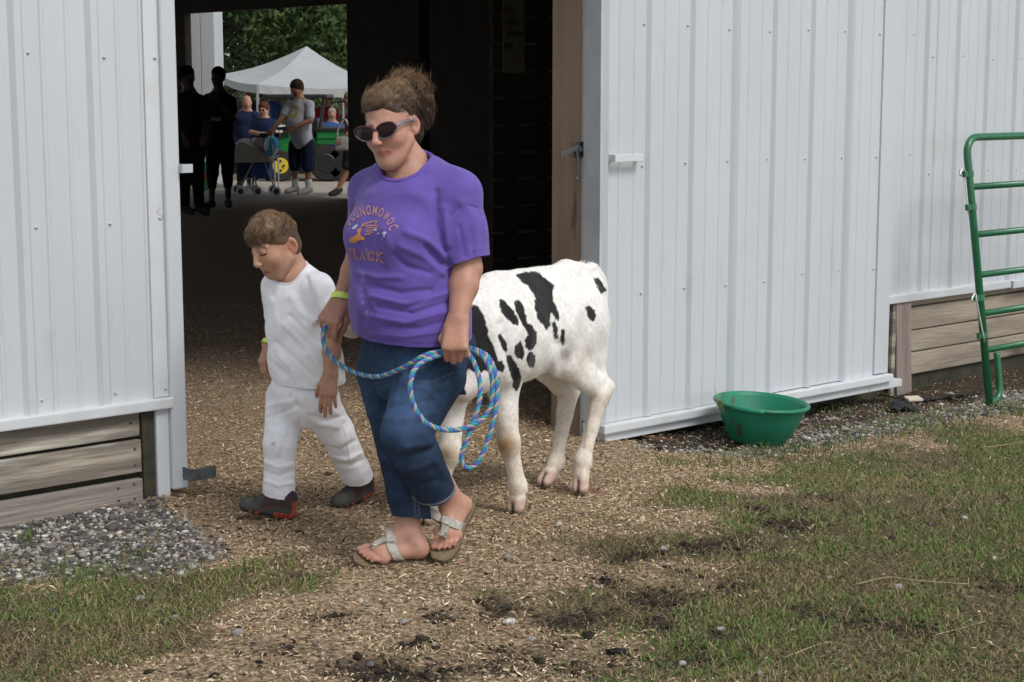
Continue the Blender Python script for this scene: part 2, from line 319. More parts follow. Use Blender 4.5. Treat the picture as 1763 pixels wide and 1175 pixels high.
# ================================================================== GROUND
def poly_sd(pts, poly):
    """signed distance (negative inside) of Nx2 points to a polygon"""
    p = nm(poly); n = len(p); x, y = pts[:, 0], pts[:, 1]; ins = np.zeros(len(pts), bool); dm = np.full(len(pts), 1e9)
    for i in range(n):
        a, b = p[i], p[(i + 1) % n]; ab = b - a
        t = np.clip(((x - a[0]) * ab[0] + (y - a[1]) * ab[1]) / (ab @ ab + 1e-12), 0, 1)
        dm = np.minimum(dm, np.hypot(x - a[0] - t * ab[0], y - a[1] - t * ab[1]))
        c = ((a[1] > y) != (b[1] > y)) & (x < (b[0] - a[0]) * (y - a[1]) / (b[1] - a[1] + 1e-12) + a[0]); ins ^= c
    return np.where(ins, -dm, dm)
def vnoise(x, y, s, seed=0):
    x = np.asarray(x) / s; y = np.asarray(y) / s; xi = np.floor(x).astype(np.int64); yi = np.floor(y).astype(np.int64); fx = x - xi; fy = y - yi
    def h(a, b): 
        v = (a * 374761393 + b * 668265263 + seed * 1442695041) & 0x7fffffff; v = (v ^ (v >> 13)) * 1274126177 & 0x7fffffff; return ((v ^ (v >> 16)) & 0xffff) / 65535.
    ux = fx * fx * (3 - 2 * fx); uy = fy * fy * (3 - 2 * fy)
    return (h(xi, yi) * (1 - ux) + h(xi + 1, yi) * ux) * (1 - uy) + (h(xi, yi + 1) * (1 - ux) + h(xi + 1, yi + 1) * ux) * uy
def fbm(x, y, s, seed=0, o=4): return sum(vnoise(x, y, s / 2 ** k, seed + k) * .5 ** k for k in range(o)) / (2 - .5 ** (o - 1))
def gp(pts): return nm([GG(*p)[:2] for p in pts])
GRASS_R = np.vstack([gp([(1763, 705), (1560, 735), (1440, 765), (1330, 795), (1240, 800), (1180, 850), (1110, 905), (1075, 990), (960, 1050), (900, 1110), (840, 1174)]), [[-.3, 2.5], [9, 2.5], [9, 9.5]]])
GRASS_L = np.vstack([gp([(0, 1003), (170, 990), (330, 975), (430, 985), (440, 1040), (390, 1120), (250, 1174)]), [[-1.9, 2.6], [-6, 3], [-6, 5.2]]])
GRAV_L = np.vstack([gp([(0, 876), (230, 856), (330, 895), (400, 945), (330, 985), (150, 1000), (0, 1010)]), [[-5, 5.1], [-5, 4.0]]])
GRAV_R = np.vstack([gp([(1090, 770), (1200, 742), (1330, 725), (1500, 690), (1763, 668)]), [[8, 13.5], [9, 12]], gp([(1763, 706), (1560, 740), (1430, 770), (1300, 790), (1200, 782)])])
PATH_F = nm([[-14, 26.2], [-14, 30.5], [12, 30.5], [12, 26.2]])
MUD = [((1410, 855), 34, 12), ((1300, 880), 26, 8), ((1560, 1085), 60, 22), ((1430, 1060), 60, 12), ((860, 1050), 40, 24), ((960, 1110), 46, 18), ((1240, 1100), 30, 12), ((1120, 1080), 40, 20), ((440, 1150), 40, 16), ((560, 1160), 40, 14), ((1340, 970), 24, 8), ((1740, 1010), 40, 16), ((1090, 1130), 40, 16), ((700, 1110), 30, 12), ((510, 990), 18, 7), ((900, 1125), 110, 26), ((620, 1150), 90, 22), ((1010, 1062), 50, 16), ((1180, 1140), 60, 20), ((760, 1060), 34, 12), ((1180, 985), 26, 9), ((330, 1160), 50, 14), ((1000, 1150), 150, 30), ((1130, 1030), 60, 22), ((1230, 940), 60, 18), ((1090, 960), 40, 14), ((820, 1150), 100, 26), ((480, 1120), 60, 18), ((1350, 905), 50, 14), ((700, 1165), 120, 22), ((960, 1075), 70, 20), ((1260, 1010), 60, 16), ((1500, 1075), 110, 16), ((560, 1060), 50, 12), ((1040, 1000), 40, 10)]
def masks(X, Y):
    pts = np.stack([X, Y], 1); w = (fbm(X, Y, .35, 3) - .5)
    g = np.maximum(sstep(.5 - (poly_sd(pts, GRASS_R) + .12) / .75 - w * 2.6), sstep(.45 - (poly_sd(pts, GRASS_L) + .03) / .40 - w * 2.4))
    far = sstep((Y - 30.3) / .6); g = np.maximum(g, far)
    v = np.maximum(sstep(.5 - poly_sd(pts, GRAV_L) / .10 - w * 1.2), sstep(.5 - poly_sd(pts, GRAV_R) / .10 - w * 1.2))
    m = np.zeros(len(X))
    for (px, py), rx, ry in MUD:
        c = GG(px, py); s = 1 / 500. * c[1] / 5.9; ex = rx * s; ey = ry * s * c[1] / 1.63 * .8
        m = np.maximum(m, np.exp(-(((X - c[0]) / ex) ** 2 + ((Y - c[1]) / ey) ** 2) * 1.1 - w * 3))
    bq = pts - BA[:2]; bu, bn_ = bq @ BU[:2], bq @ BN[:2]; m = np.maximum(m, sstep((bu - 2.35) / .15) * sstep((bn_ + .52 + .25 * sstep((bu - 4.6) / .3) * 0 + w * .4) / .12) * sstep((.15 - bn_) / .1) * .9)
    g = g * (1 - sstep((bn_ + .5) / .1) * (bu > 2.3) * (bn_ < .3))
    return g, v * (1 - .8 * m), np.clip(m, 0, 1)
def relief(X, Y, g, v, m):
    near = np.exp(-np.maximum(0, Y - 10) / 4.)
    return gz(X, Y) + near * ((fbm(X, Y, .5, 21) - .5) * .02 + (fbm(X, Y, .09, 5, 3) - .5) * (.012 + .03 * m) - m * .012 - .02 * np.exp(-(((X + .45) / .5) ** 2 + ((Y - 5.78) / .35) ** 2)) * 0)
def ax(fine, lo, hi, step, far, growth=1.22):
    a = list(np.arange(lo, hi, step)); s = step; x = lo; left = []
    while x > -far: s *= growth; x -= s; left.append(x)
    s = step; x = a[-1]; right = []
    while x < far: s *= growth; x += s; right.append(x)
    return np.array(left[::-1] + a + right)
gx = ax(0, -3.4, 3.6, .026, 400); gy = np.concatenate([[-60, -30, -15, -6, 0, 2.5], ax(0, 4.0, 11.5, .028, 600)[ax(0, 4.0, 11.5, .028, 600) > 3.2]])
XX, YY = np.meshgrid(gx, gy); xf, yf = XX.ravel(), YY.ravel()
g_, v_, m_ = masks(xf, yf); zf = relief(xf, yf, g_, v_, m_)
nx, ny = len(gx), len(gy); idx = np.arange(nx * ny).reshape(ny, nx)
gq = np.stack([idx[:-1, :-1], idx[:-1, 1:], idx[1:, 1:], idx[1:, :-1]], -1).reshape(-1, 4)
pathm = sstep((yf - 25.9) / .5) * (1 - sstep((yf - 30.3) / .6))
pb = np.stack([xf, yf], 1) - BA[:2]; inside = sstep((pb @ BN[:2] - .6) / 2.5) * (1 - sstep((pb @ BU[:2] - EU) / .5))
def ground_mat():
    m, N, L, b = _new('ground'); tc = N.new('ShaderNodeTexCoord'); at = N.new('ShaderNodeAttribute'); at.attribute_name = 'Col'
    at2 = N.new('ShaderNodeAttribute'); at2.attribute_name = 'Mud'; s1 = N.new('ShaderNodeSeparateColor'); L.new(at.outputs['Color'], s1.inputs[0]); s2 = N.new('ShaderNodeSeparateColor'); L.new(at2.outputs['Color'], s2.inputs[0])
    def nz(s, d=8, sc=(1, 1, 1)):
        mp = N.new('ShaderNodeMapping'); mp.inputs['Scale'].default_value = sc; L.new(tc.outputs['Object'], mp.inputs[0]); n = N.new('ShaderNodeTexNoise'); n.inputs['Scale'].default_value = s; n.inputs['Detail'].default_value = d; L.new(mp.outputs[0], n.inputs['Vector']); return n.outputs['Fac']
    def cr(src, stops):
        r = N.new('ShaderNodeValToRGB'); e = r.color_ramp.elements
        while len(e) < len(stops): e.new(.5)
        for q, (p_, c_) in zip(e, stops): q.position = p_; q.color = (*c_, 1)
        L.new(src, r.inputs[0]); return r.outputs[0]
    def mx(f, a, z):
        x = N.new('ShaderNodeMix'); x.data_type = 'RGBA'; L.new(f, x.inputs[0]); L.new(a, x.inputs[6]); L.new(z, x.inputs[7]); return x.outputs[2]
    chips = cr(nz(55), [(.33, (.09, .064, .041)), (.46, (.23, .165, .10)), (.56, (.37, .27, .175)), (.7, (.52, .405, .275))])
    grass = cr(nz(75), [(.36, (.035, .027, .017)), (.48, (.085, .072, .036)), (.56, (.13, .115, .055)), (.68, (.24, .19, .11))])
    vor = N.new('ShaderNodeTexVoronoi'); vor.inputs['Scale'].default_value = 42; L.new(tc.outputs['Object'], vor.inputs['Vector'])
    grav = cr(vor.outputs['Color'], [(.1, (.07, .06, .05)), (.5, (.17, .145, .12)), (.85, (.30, .27, .235))])
    mud = cr(nz(45), [(.35, (.022, .016, .011)), (.6, (.055, .042, .03)), (.75, (.10, .08, .06))])
    path = cr(nz(3.), [(.3, (.30, .265, .22)), (.7, (.40, .36, .31))])
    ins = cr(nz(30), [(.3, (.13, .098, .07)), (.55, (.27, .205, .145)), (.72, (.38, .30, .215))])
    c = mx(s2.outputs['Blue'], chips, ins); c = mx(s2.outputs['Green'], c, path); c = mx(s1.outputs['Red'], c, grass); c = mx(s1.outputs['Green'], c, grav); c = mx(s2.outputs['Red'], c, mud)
    L.new(c, b.inputs['Base Color']); b.inputs['Roughness'].default_value = .95; b.inputs['Specular IOR Level'].default_value = .15
    bp = N.new('ShaderNodeBump'); bp.inputs['Strength'].default_value = .8; bp.inputs['Distance'].default_value = .012; L.new(nz(70, 6), bp.inputs['Height']); L.new(bp.outputs[0], b.inputs['Normal'])
    return m
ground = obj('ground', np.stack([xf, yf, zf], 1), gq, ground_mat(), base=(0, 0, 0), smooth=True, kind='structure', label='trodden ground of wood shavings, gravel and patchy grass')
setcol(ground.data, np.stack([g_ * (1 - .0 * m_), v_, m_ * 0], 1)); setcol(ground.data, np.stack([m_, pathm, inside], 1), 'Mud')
def gheight(X, Y):
    g, v, m = masks(X, Y); return relief(X, Y, g, v, m), g, v, m
# ---- loose stuff: shavings, stones, grass blades. One mesh each: nobody could count them
def sample(n, x0, x1, y0, y1, seed):
    r = np.random.default_rng(seed); return r.uniform(x0, x1, n), r.uniform(y0, y1, n), r
def inview(X, Y, pad=60):
    x, y = proj(np.stack([X, Y, gz(X, Y)], 1)); return (x > -pad) & (x < 1763 + pad) & (y < 1175 + 2 * pad)
# wood shavings
X, Y, r = sample(900000, -3.2, 3.2, 4.2, 13., 1)
k = inview(X, Y); X, Y = X[k], Y[k]; Z, g, v, m = gheight(X, Y); bn = (np.stack([X, Y], 1) - BA[:2]) @ BN[:2]
pr = (1 - g * .955) * (1 - v * .93) * (1 - m * .82) * np.where(bn > .8, np.exp(-(bn - .8) / 7) * .6, 1) * (.35 + .65 * sstep((fbm(X, Y, .25, 77) - .3) / .3)); pr *= np.clip((7.2 / Y) ** 1.2, .15, 1.)
k = (r.random(len(X)) < pr * .62) & ~((bn > -.0) & (bn < .1) & ((np.stack([X, Y], 1) - BA[:2]) @ BU[:2] < 0)); X, Y, Z = X[k], Y[k], Z[k]; n = len(X)
Lc = r.gamma(2.2, .0020, n) + .0025; Wc = Lc * r.uniform(.18, .5, n).clip(0, .5); Wc = np.minimum(Wc, .0032); an = r.uniform(0, 2 * np.pi, n); tl = r.normal(0, .28, n); tw = r.normal(0, .5, n)
dx = np.stack([np.cos(an) * np.cos(tl), np.sin(an) * np.cos(tl), np.sin(tl)], 1) * Lc[:, None]; sd = np.stack([-np.sin(an) * np.cos(tw), np.cos(an) * np.cos(tw), np.sin(tw)], 1) * Wc[:, None]
c = np.stack([X, Y, Z + .004 + np.abs(np.sin(tl)) * Lc * .8 + r.uniform(0, .004, n)], 1); mid = c + np.array([0, 0, 1]) * (Lc * r.uniform(-.1, .3, n))[:, None]
V = np.stack([c - dx - sd, mid + sd, c + dx + sd * .5, mid - sd], 1).reshape(-1, 3); o_ = np.arange(n)[:, None] * 4
Fq = o_ + [0, 1, 2, 3]
t = r.random(n)[:, None]; cc = np.where(t < .62, np.array([.52, .375, .235]), np.where(t < .8, np.array([.74, .61, .43]), np.where(t < .93, np.array([.28, .195, .12]), np.array([.05, .04, .032])))) * r.uniform(.65, 1.25, (n, 1))
cc[r.random(n) < .008] = (.30, .09, .045)
M['chip'] = pm('wood shaving', (1, 1, 1), attr=True, rough=.85, spec=.2)
obj('wood_shavings', V, Fq, M['chip'], base=(0, 0, 0), col=np.repeat(cc, 4, 0), kind='stuff', label='tan wood shavings strewn over the doorway floor')
# gravel
def ico():
    bm = bmesh.new(); bmesh.ops.create_icosphere(bm, subdivisions=1, radius=1); v = nm([x.co for x in bm.verts]); f = np.array([[w.index for w in q.verts] for q in bm.faces]); bm.free(); return v, f
IV, IF = ico()
def stones(X, Y, Z, R, r, flat=.65):
    n = len(X); jit = r.uniform(.55, 1.25, (n, len(IV), 1)); V = IV[None] * jit; q = r.uniform(0, 2 * np.pi, n); c_, s_ = np.cos(q), np.sin(q)
    V = np.stack([V[..., 0] * c_[:, None] - V[..., 1] * s_[:, None], V[..., 0] * s_[:, None] + V[..., 1] * c_[:, None], V[..., 2] * flat], -1)
    sx = r.uniform(.75, 1.3, (n, 1, 3)); V = V * sx * R[:, None, None] + np.stack([X, Y, Z + R * .25], 1)[:, None]
    return V.reshape(-1, 3), (IF[None] + (np.arange(n) * len(IV))[:, None, None]).reshape(-1, 3)
X, Y, r = sample(170000, -3., 4.2, 4.6, 11.5, 2); k = inview(X, Y); X, Y = X[k], Y[k]; Z, g, v, m = gheight(X, Y); bq = (np.stack([X, Y], 1) - BA[:2]); bn = bq @ BN[:2]
k = (r.random(len(X)) < np.clip(v * 1.0, 0, 1) * sstep((fbm(X, Y, .22, 9) - .25) / .35) * .95 + (1 - v) * .009 * (bn < 1.5)) & ((bn < -.02) | ((bq @ BU[:2] > .1) & (bq @ BU[:2] < 2.1))); X, Y, Z, v = X[k], Y[k], Z[k], v[k]
R = np.where(v > .4, r.gamma(3.2, .0017, len(X)) + .0032, r.gamma(3, .0016, len(X)) + .003); V, Fq = stones(X, Y, Z, R, r)
t = r.random(len(X))[:, None]; cc = np.where(t < .47, np.array([.105, .10, .097]), np.where(t < .76, np.array([.37, .345, .31]), np.where(t < .92, np.array([.58, .555, .51]), np.array([.22, .17, .12])))) * r.uniform(.6, 1.25, (len(X), 1))
M['stone'] = pm('gravel stone', (1, 1, 1), (.72, .72, .72), scale=120, attr=True, rough=.9, spec=.25)
obj('gravel', V, Fq, M['stone'], base=(0, 0, 0), col=np.repeat(cc, len(IV), 0), kind='stuff', label='grey and white gravel along the barn footing')
# clods of earth and manure
X, Y, r = sample(60000, -3., 4.2, 4.2, 9., 3); k = inview(X, Y); X, Y = X[k], Y[k]; Z, g, v, m = gheight(X, Y); bn = (np.stack([X, Y], 1) - BA[:2]) @ BN[:2]
k = (r.random(len(X)) < np.clip(m * 1.1, 0, 1) * .8 + .010 * (fbm(X, Y, .3, 40) > .52)) & ((bn < -.02)); X, Y, Z, m = X[k], Y[k], Z[k], m[k]
R = r.gamma(3, .0022, len(X)) + .003; V, Fq = stones(X, Y, Z - .002, R, r, .6); cc = np.array([.035, .026, .019]) * r.uniform(.5, 1.6, (len(X), 1))
obj('earth_clods', V, Fq, M['stone'], base=(0, 0, 0), col=np.repeat(cc, len(IV), 0), kind='stuff', label='dark crumbs of earth and dung on the trodden ground')
# grass
def blades(X, Y, Z, r, h, w, cc, lean=.6):
    n = len(X); an = r.uniform(0, 2 * np.pi, n); ln = np.abs(r.normal(lean, .35, n)); d = np.stack([np.cos(an), np.sin(an)], 1); pa = r.uniform(0, 2 * np.pi, n); s = np.stack([np.cos(pa), np.sin(pa), np.zeros(n)], 1) * w[:, None]
    b = np.stack([X, Y, Z - .004], 1); m1 = b + np.concatenate([d * (h * ln * .35)[:, None], (h * .6)[:, None]], 1); tp = b + np.concatenate([d * (h * ln)[:, None], (h * np.clip(1.05 - ln * .55, .12, 1))[:, None]], 1)
    V = np.stack([b - s, b + s, m1 + s * .8, m1 - s * .8, tp], 1).reshape(-1, 3); o = np.arange(n)[:, None] * 5
    return V, np.concatenate([o + [0, 1, 2], o + [0, 2, 3], o + [3, 2, 4]]), np.repeat(cc, 5, 0)
X, Y, r = sample(1150000, -3.2, 4.6, 4.2, 10.5, 4); k = inview(X, Y, 90); X, Y = X[k], Y[k]; Z, g, v, m = gheight(X, Y); pat = fbm(X, Y, .4, 50)
dens = g * (1 - .85 * m) * (.10 + .90 * sstep((pat - .34) / .22)) + .012 * (1 - g); dens *= np.clip((6.2 / Y) ** 1.3, .3, 1.3)
bn = (np.stack([X, Y], 1) - BA[:2]) @ BN[:2]
k = (r.random(len(X)) < dens * .62) & (bn < -.03) & (np.abs(np.stack([X, Y], 1) - GG(1308, 745)[:2]).max(1) > .0); X, Y, Z, pat, g = X[k], Y[k], Z[k], pat[k], g[k]; n = len(X)
h = r.gamma(5, .0040, n) * (.7 + .7 * fbm(X, Y, .18, 61)); w = r.uniform(.0009, .0022, n)
left = X < -.5; green = np.clip((fbm(X, Y, .5, 70) - .30) * 2.6 + .40 + .25 * sstep((X - .8) / .8) - .66 * left + .5 * (left & (Y > 5.05)), 0, 1)
t = (r.random(n) < green * .9)[:, None]; cc = np.where(t, np.array([.13, .205, .05]), np.array([.29, .235, .115])) * r.uniform(.55, 1.35, (n, 1)); q = r.random(n) < .10; cc[q] = np.array([.34, .27, .15]) * r.uniform(.7, 1.2, (q.sum(), 1))
q = t[:, 0] & (r.random(n) < .25); cc[q] = np.array([.14, .235, .045]) * r.uniform(.7, 1.2, (q.sum(), 1))
M['grass'] = pm('grass blade', (1, 1, 1), attr=True, rough=.75, spec=.25)
Vg, Fg, Cg = blades(X, Y, Z, r, h, w, cc, 1.05)
obj('grass', Vg, Fg, M['grass'], base=(0, 0, 0), col=Cg, kind='stuff', label='short patchy grass, half green and half dry')
# dry thatch lying between the blades
X, Y, r = sample(420000, -3.2, 4.6, 4.2, 10.5, 14); k = inview(X, Y, 90); X, Y = X[k], Y[k]; Z, g, v, m = gheight(X, Y); bn = (np.stack([X, Y], 1) - BA[:2]) @ BN[:2]
k = (r.random(len(X)) < (g * (.45 + .5 * fbm(X, Y, .3, 90)) * (1 - .5 * m) + .05 * (1 - v) * (Y < 6.5)) * np.clip((6 / Y) ** 1.3, .3, 1.2) * .8) & (bn < -.05); X, Y, Z = X[k], Y[k], Z[k]; n = len(X)
cc = np.where((r.random(n) < .7)[:, None], np.array([.28, .215, .12]), np.array([.12, .095, .055])) * r.uniform(.55, 1.35, (n, 1)); Vg, Fg, Cg = blades(X, Y, Z + .003, r, r.gamma(4, .0055, n), r.uniform(.0007, .0016, n), cc, 1.7)
obj('dry_thatch', Vg, Fg, M['grass'], base=(0, 0, 0), col=Cg, kind='stuff', label='dry straw-coloured thatch lying flat among the grass')
# ================================================================== organic bodies: distance field -> surface
class Field:
    def __init__(s, lo, hi, h):
        s.lo = nm(lo); s.h = h; s.n = np.ceil((nm(hi) - s.lo) / h).astype(int) + 1
        s.ax = [(s.lo[i] + h * np.arange(s.n[i])).astype(np.float32) for i in range(3)]; s.d = np.full(tuple(s.n), 9., np.float32)
    def sub(s, lo, hi):
        i0 = np.clip(np.floor((nm(lo) - s.lo) / s.h).astype(int), 0, s.n - 1); i1 = np.clip(np.ceil((nm(hi) - s.lo) / s.h).astype(int) + 1, 1, s.n)
        sl_ = tuple(slice(a, b) for a, b in zip(i0, i1)); g = [s.ax[k][sl_[k]] for k in range(3)]
        return sl_, (g[0][:, None, None], g[1][None, :, None], g[2][None, None, :])
    def _put(s, sl_, b, k, sub=False):
        a = s.d[sl_]
        if sub:
            b = -b; hh = np.maximum(k - np.abs(a - b), 0) / max(k, 1e-6); s.d[sl_] = np.maximum(a, b) + hh * hh * k * .25
        else:
            hh = np.maximum(k - np.abs(a - b), 0) / max(k, 1e-6); s.d[sl_] = np.minimum(a, b) - hh * hh * k * .25
    def cap(s, a, b, ra, rb, k=.01, ax=None, flat=1., sub=False):
        """tapered limb; ax, flat: squeeze the section along ax by that factor"""
        a, b = nm(a), nm(b); m = max(ra, rb) + k + 2 * s.h
        sl_, (x, y, z) = s.sub(np.minimum(a, b) - m, np.maximum(a, b) + m)
        if 0 in s.d[sl_].shape: return
        ba = b - a; L2 = ba @ ba + 1e-12; qx, qy, qz = x - a[0], y - a[1], z - a[2]
        t = np.clip((qx * ba[0] + qy * ba[1] + qz * ba[2]) / L2, 0, 1); qx = qx - t * ba[0]; qy = qy - t * ba[1]; qz = qz - t * ba[2]
        r = ra + (rb - ra) * t
        if ax is not None:
            ax = nm(ax) / np.linalg.norm(ax); w = (qx * ax[0] + qy * ax[1] + qz * ax[2]); l2 = qx * qx + qy * qy + qz * qz; d = np.sqrt(np.maximum(l2 - w * w, 0) + (w / flat) ** 2)
            d = (d - r) * min(1, (1 + flat) / 2)
        else: d = np.sqrt(qx * qx + qy * qy + qz * qz) - r
        s._put(sl_, d.astype(np.float32), k, sub)
    def chain(s, pts, rs, k=.01, **kw):
        for i in range(len(pts) - 1): s.cap(pts[i], pts[i + 1], rs[i], rs[i + 1], k, **kw)
    def ell(s, c, r, R=None, k=.01, sub=False):
        """ellipsoid; R rows = local axes"""
        c = nm(c); r = nm(r); R = np.eye(3) if R is None else nm(R); m = r.max() + k + 2 * s.h
        sl_, (x, y, z) = s.sub(c - m, c + m)
        if 0 in s.d[sl_].shape: return
        q = [((x - c[0]) * R[i, 0] + (y - c[1]) * R[i, 1] + (z - c[2]) * R[i, 2]) for i in range(3)]
        k0 = np.sqrt(sum((q[i] / r[i]) ** 2 for i in range(3))); k1 = np.sqrt(sum((q[i] / r[i] ** 2) ** 2 for i in range(3))) + 1e-9
        s._put(sl_, (k0 * (k0 - 1) / k1).astype(np.float32), k, sub)
    def loft(s, nodes, k=.01, sub=False):
        """nodes: (centre, side axis, half width, half depth, [power]) ; section perpendicular to the spine"""
        for i in range(len(nodes) - 1):
            (a, ua, wa, da), (b, ub, wb, db) = [(nm(q[0]), nm(q[1]), q[2], q[3]) for q in (nodes[i], nodes[i + 1])]
            pw = nodes[i][4] if len(nodes[i]) > 4 else 2.
            m = max(wa, wb, da, db) + k + 2 * s.h; sl_, (x, y, z) = s.sub(np.minimum(a, b) - m, np.maximum(a, b) + m)
            if 0 in s.d[sl_].shape: continue
            ba = b - a; L2 = ba @ ba + 1e-12; qx, qy, qz = x - a[0], y - a[1], z - a[2]
            t = np.clip((qx * ba[0] + qy * ba[1] + qz * ba[2]) / L2, 0, 1); qx = qx - t * ba[0]; qy = qy - t * ba[1]; qz = qz - t * ba[2]
            um = ua + ub; um /= np.linalg.norm(um); w_ = ba / math.sqrt(L2); vm = np.cross(w_, um); vm /= np.linalg.norm(vm); um = np.cross(vm, w_)
            cu = qx * um[0] + qy * um[1] + qz * um[2]; cv = qx * vm[0] + qy * vm[1] + qz * vm[2]; cw = qx * w_[0] + qy * w_[1] + qz * w_[2]
            W_ = wa + (wb - wa) * t; D_ = da + (db - da) * t; mn = np.minimum(W_, D_)
            if pw == 2.:
                k0 = np.sqrt((cu / W_) ** 2 + (cv / D_) ** 2 + (cw / mn) ** 2); k1 = np.sqrt((cu / W_ ** 2) ** 2 + (cv / D_ ** 2) ** 2 + (cw / mn ** 2) ** 2) + 1e-9; d = k0 * (k0 - 1) / k1
            else:
                k0 = ((np.abs(cu) / W_) ** pw + (np.abs(cv) / D_) ** pw + (np.abs(cw) / mn) ** pw) ** (1 / pw); d = (k0 - 1) * mn
            s._put(sl_, d.astype(np.float32), k, sub)
    def merge(s, o, k=.02):
        hh = np.maximum(k - np.abs(s.d - o.d), 0) / k; s.d = np.minimum(s.d, o.d) - hh * hh * k * .25
    def cut(s, p, nrm, lo=None, hi=None):
        """remove the side the normal points to (inside the optional box)"""
        p, nrm = nm(p), nm(nrm) / np.linalg.norm(nrm); sl_, (x, y, z) = s.sub(lo if lo is not None else s.lo, hi if hi is not None else s.lo + s.h * s.n)
        d = (x - p[0]) * nrm[0] + (y - p[1]) * nrm[1] + (z - p[2]) * nrm[2]; s.d[sl_] = np.maximum(s.d[sl_], d.astype(np.float32))
    def surface(s, smooth=2):
        d = s.d; inn = d < 0; c = [inn[i:d.shape[0] - 1 + i, j:d.shape[1] - 1 + j, k:d.shape[2] - 1 + k] for i in (0, 1) for j in (0, 1) for k in (0, 1)]
        al = c[0].copy(); an = c[0].copy()
        for q in c[1:]: al &= q; an |= q
        act = an & ~al; I = np.argwhere(act); nv = len(I); ix = np.full(act.shape, -1, np.int64); ix[tuple(I.T)] = np.arange(nv)
        acc = np.zeros((nv, 3)); cnt = np.zeros(nv); co = [(i, j, k) for i in (0, 1) for j in (0, 1) for k in (0, 1)]
        val = {o: d[I[:, 0] + o[0], I[:, 1] + o[1], I[:, 2] + o[2]] for o in co}
        for o in co:
            for a in range(3):
                if o[a]: continue
                e = list(o); e[a] = 1; e = tuple(e); v0, v1 = val[o], val[e]; m = (v0 < 0) != (v1 < 0); t = np.where(m, v0 / np.where(m, v0 - v1, 1), 0)
                p = np.tile(nm(o), (nv, 1)); p[:, a] = t; acc += p * m[:, None]; cnt += m
        V = (I + acc / cnt[:, None]) * s.h + s.lo; Q = []
        for a in range(3):
            b_, c_ = (a + 1) % 3, (a + 2) % 3; sh = [slice(None)] * 3; s0 = sh.copy(); s1 = sh.copy(); s0[a] = slice(0, -1); s1[a] = slice(1, None)
            A0, A1 = inn[tuple(s0)], inn[tuple(s1)]; E = np.argwhere(A0 != A1); ok = (E[:, b_] > 0) & (E[:, c_] > 0) & (E[:, b_] < d.shape[b_] - 1) & (E[:, c_] < d.shape[c_] - 1); E = E[ok]
            def cell(db, dc): q = E.copy(); q[:, b_] -= db; q[:, c_] -= dc; return ix[q[:, 0], q[:, 1], q[:, 2]]
            f = np.stack([cell(1, 1), cell(0, 1), cell(0, 0), cell(1, 0)], 1); fl = ~A0[tuple(E.T)]; f[fl] = f[fl][:, ::-1]; Q.append(f)
        Q = np.concatenate(Q); Q = Q[(Q >= 0).all(1)]
        return relax(V, Q, smooth), Q
def edges_of(Q): return np.unique(np.sort(np.concatenate([Q[:, [i, (i + 1) % Q.shape[1]]] for i in range(Q.shape[1])]), 1), axis=0)
def relax(V, Q, it=1, lam=.55, mu=-.57):
    if not it: return V
    E = edges_of(Q); deg = np.bincount(E.ravel(), minlength=len(V)).clip(1)
    for _ in range(it):
        for l in (lam, mu):
            S = np.stack([np.bincount(E[:, 0], V[E[:, 1], i], len(V)) + np.bincount(E[:, 1], V[E[:, 0], i], len(V)) for i in range(3)], 1)
            V = V + l * (S / deg[:, None] - V)
    return V
def vnormals(V, Q):
    n = np.cross(V[Q[:, 2]] - V[Q[:, 0]], V[Q[:, -1]] - V[Q[:, 1]]); N = np.stack([sum(np.bincount(Q[:, j], n[:, i], len(V)) for j in range(Q.shape[1])) for i in range(3)], 1)
    return N / (np.linalg.norm(N, axis=1, keepdims=True) + 1e-12)
def compact(V, Q, keepv):
    k = keepv[Q].all(1); Q = Q[k]; u = np.unique(Q); mp = np.full(len(V), -1); mp[u] = np.arange(len(u)); return V[u], mp[Q], u
def trim_edge(V, Q, it=8):
    """even out the open hems of a garment"""
    E = np.sort(np.concatenate([Q[:, [i, (i + 1) % 4]] for i in range(4)]), 1); U, c = np.unique(E, axis=0, return_counts=True); B_ = U[c == 1]; V = V.copy()
    if not len(B_): return V
    deg = np.bincount(B_.ravel(), minlength=len(V)); on = deg > 0
    for _ in range(it):
        S = np.stack([np.bincount(B_[:, 0], V[B_[:, 1], i], len(V)) + np.bincount(B_[:, 1], V[B_[:, 0], i], len(V)) for i in range(3)], 1); V[on] = .5 * V[on] + .5 * (S[on] / deg[on][:, None])
    return V
def pl_dist(x, y, line):
    line = nm(line); dm = np.full(len(x), 1e9)
    for a, b in zip(line[:-1], line[1:]):
        ab = b - a; t = np.clip(((x - a[0]) * ab[0] + (y - a[1]) * ab[1]) / (ab @ ab + 1e-9), 0, 1); dm = np.minimum(dm, np.hypot(x - a[0] - t * ab[0], y - a[1] - t * ab[1]))
    return dm
def folds(V, Q, strokes, side=1, base=.0):
    """creases in cloth: each stroke is a line on the garment as seen from the front, (points, height in m, width in px)"""
    N = vnormals(V, Q); x, y = proj(V); toc = CAMP - V; toc /= np.linalg.norm(toc, axis=1, keepdims=True); fc = sstep(((N * toc).sum(1) - .02) / .3); D = np.zeros(len(V))
    for pts, a, w in strokes:
        pts = nm(pts); m = np.where((x > pts[:, 0].min() - 4 * w) & (x < pts[:, 0].max() + 4 * w) & (y > pts[:, 1].min() - 4 * w) & (y < pts[:, 1].max() + 4 * w))[0]
        if len(m): D[m] += a * np.exp(-(pl_dist(x[m], y[m], pts) / w) ** 2)
    return V + N * (D * fc)[:, None]
def n3(V, s, seed=0):
    return (vnoise(V[:, 0] + V[:, 2] * .37, V[:, 1] + V[:, 2] * .91, s, seed) + vnoise(V[:, 2] - V[:, 0] * .5, V[:, 1] * .8 + V[:, 0], s, seed + 9)) - 1.
